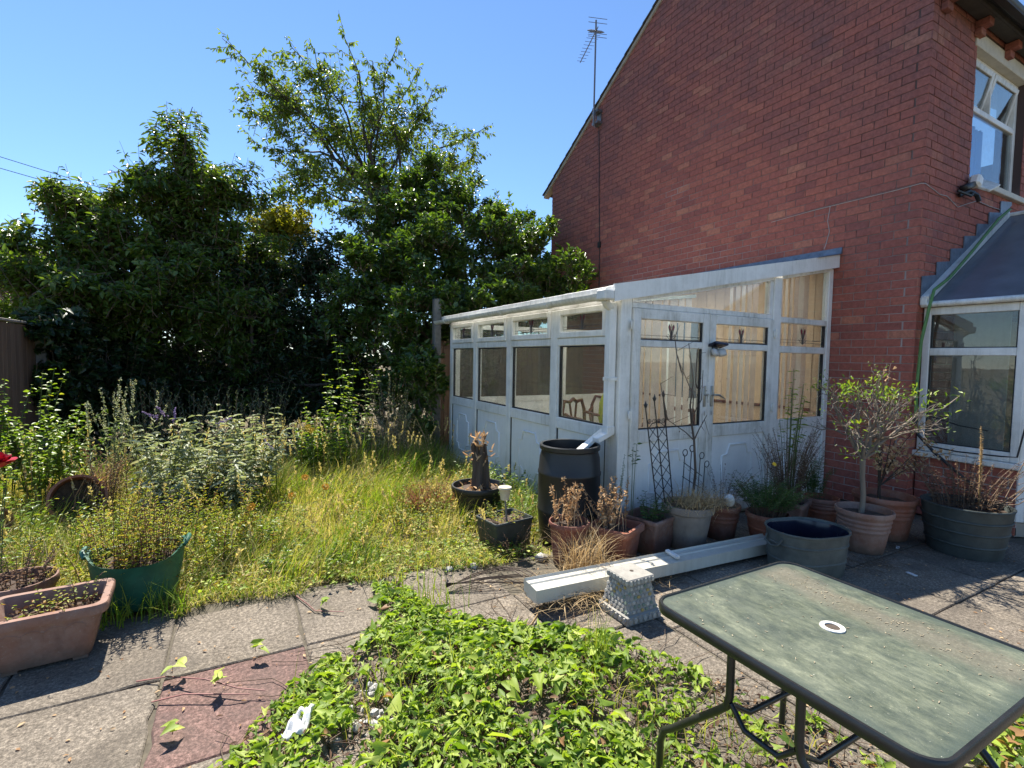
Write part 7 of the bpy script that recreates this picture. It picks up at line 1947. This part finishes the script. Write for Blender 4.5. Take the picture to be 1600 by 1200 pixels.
# tall grass sprigs in the bindweed
V = Veg(303); n = 60
P = np.stack([np.concatenate([1.48 + rng.normal(0, .035, n), .93 + rng.normal(0, .09, n)]), np.concatenate([1.80 + rng.normal(0, .04, n), 2.72 + rng.normal(0, .14, n)]), np.zeros(2 * n)], 1)
blades(V, rng, P, rng.uniform(.12, .32, 2 * n), rng.uniform(.02, .14, 2 * n), rng.uniform(.004, .008, 2 * n), rng.uniform(.05, .5, 2 * n), None, 4)
x, y = scatter(rng, BIND, 1500); q = wavy(x, y, 2.5, 2.2) > .2; x, y = x[q], y[q]; n = len(x)
blades(V, rng, np.stack([x, y, np.zeros(n)], 1), rng.uniform(.08, .26, n), rng.uniform(.04, .16, n), rng.uniform(.003, .007, n), rng.uniform(.05, .8, n), None, 4)
o = link('grass_tuft', V.leafmesh('grass_tuft', M['grass'])); tag(o, 'thin green grass sprigs poking up through the bindweed', 'grass', None, 'stuff')
# bramble runners over the red slab
def runner(pts, lv):
    def f(V):
        R = V.r; p = np.array(pts); V.path(p, .0042, .003)
        for q in lv:
            k = 3; c = np.array(q); V.leaves(T_HEART, c + R.normal(0, .012, (k, 3)), np.stack([R.normal(0, 1, k), R.normal(0, 1, k), R.normal(0, .2, k)], 1), np.array([0, 0, 1.]) + R.normal(0, .3, (k, 3)), .055, .04, R.uniform(.4, .95, k)); V.sticks([c - np.array([0, 0, .03])], [c], .0018, .001)
    return f
plant('bramble_runner', 'long red bramble runner crossing the red slab with three leaf tufts', 'plant', -.3, 2.6, 0, M['stem_red'], M['leaf_bind'], 170, fn=runner([(-.42, 2.66, .008), (-.30, 2.60, .03), (-.15, 2.47, .05), (-.02, 2.36, .035), (.08, 2.30, .03)], [(-.28, 2.60, .07), (-.10, 2.42, .09)]))
plant('bramble_runner', 'shorter red runner lying lower on the red slab', 'plant', -.3, 2.4, 0, M['stem_red'], M['leaf_bind'], 171, fn=runner([(-.34, 2.47, .008), (-.22, 2.43, .03), (-.05, 2.34, .03), (.02, 2.32, .02)], [(-.24, 2.2, .05)]))
plant('bramble_runner', 'thin red runner creeping from the meadow to the bindweed over grey slabs', 'plant', .4, 3.1, 0, M['stem_red'], M['leaf_bind'], 172, fn=runner([(.28, 3.2, .01), (.33, 3.05, .015), (.36, 2.95, .012), (.50, 2.85, .02)], [(.42, 2.95, .06), (.05, 2.62, .07)]))
# leaf litter and twigs on the paving
V = Veg(304); rng = np.random.default_rng(305)
PAVE = [(-2, 1.6), (-.3, 1.2), (2.2, .4), (5.6, .3), (5.6, 2.2), (5.5, 3.0), (2.7, 3.05), (1.2, 3.2), (-.5, 3.45), (-2, 3.4)]
x, y = scatter(rng, PAVE, 900); n = len(x)
V.leaves(T_LANCE, np.stack([x, y, np.full(n, .006)], 1), np.stack([rng.normal(0, 1, n), rng.normal(0, 1, n), rng.normal(.05, .08, n)], 1), np.stack([rng.normal(0, .25, n), rng.normal(0, .25, n), np.ones(n)], 1), rng.uniform(.008, .03, n), rng.uniform(.005, .014, n), rng.uniform(0, 1, n))
for cx_, cy_, s_, n_ in ((4.1, 1.85, .14, 120), (1.45, 2.85, .3, 120), (1.35, 2.35, .2, 60), (4.7, 1.95, .2, 90), (2.3, 2.4, .15, 80)):
    P0 = np.stack([cx_ + rng.normal(0, s_, n_), cy_ + rng.normal(0, s_ * .5, n_), np.full(n_, .006)], 1); a = rng.uniform(0, 2 * PI, n_); Ls = rng.uniform(.03, .12, n_)
    V.sticks(P0, P0 + np.stack([np.cos(a) * Ls, np.sin(a) * Ls, rng.uniform(0, .015, n_)], 1), .0016, .001)
o = link('leaf_litter', V.leafmesh('leaf_litter', M['leaf_dry'])); tag(o, 'dry crumbs of leaves scattered over the paving', 'litter', None, 'stuff')
o = link('twig_litter', V.stemmesh('twig_litter', M['twig'])); tag(o, 'small broken twigs lying on the paving', 'litter', None, 'stuff')
m = MB(); m.tube([(1.18, 2.17, .012), (1.38, 2.25, .02), (1.52, 2.37, .022), (1.60, 2.45, .018)], [.004, .006, .006, .004], 6); tag(m.build('fallen_stick', M['straw'], None, 60), 'pale dry stick lying by the shadow of the white trim', 'stick')
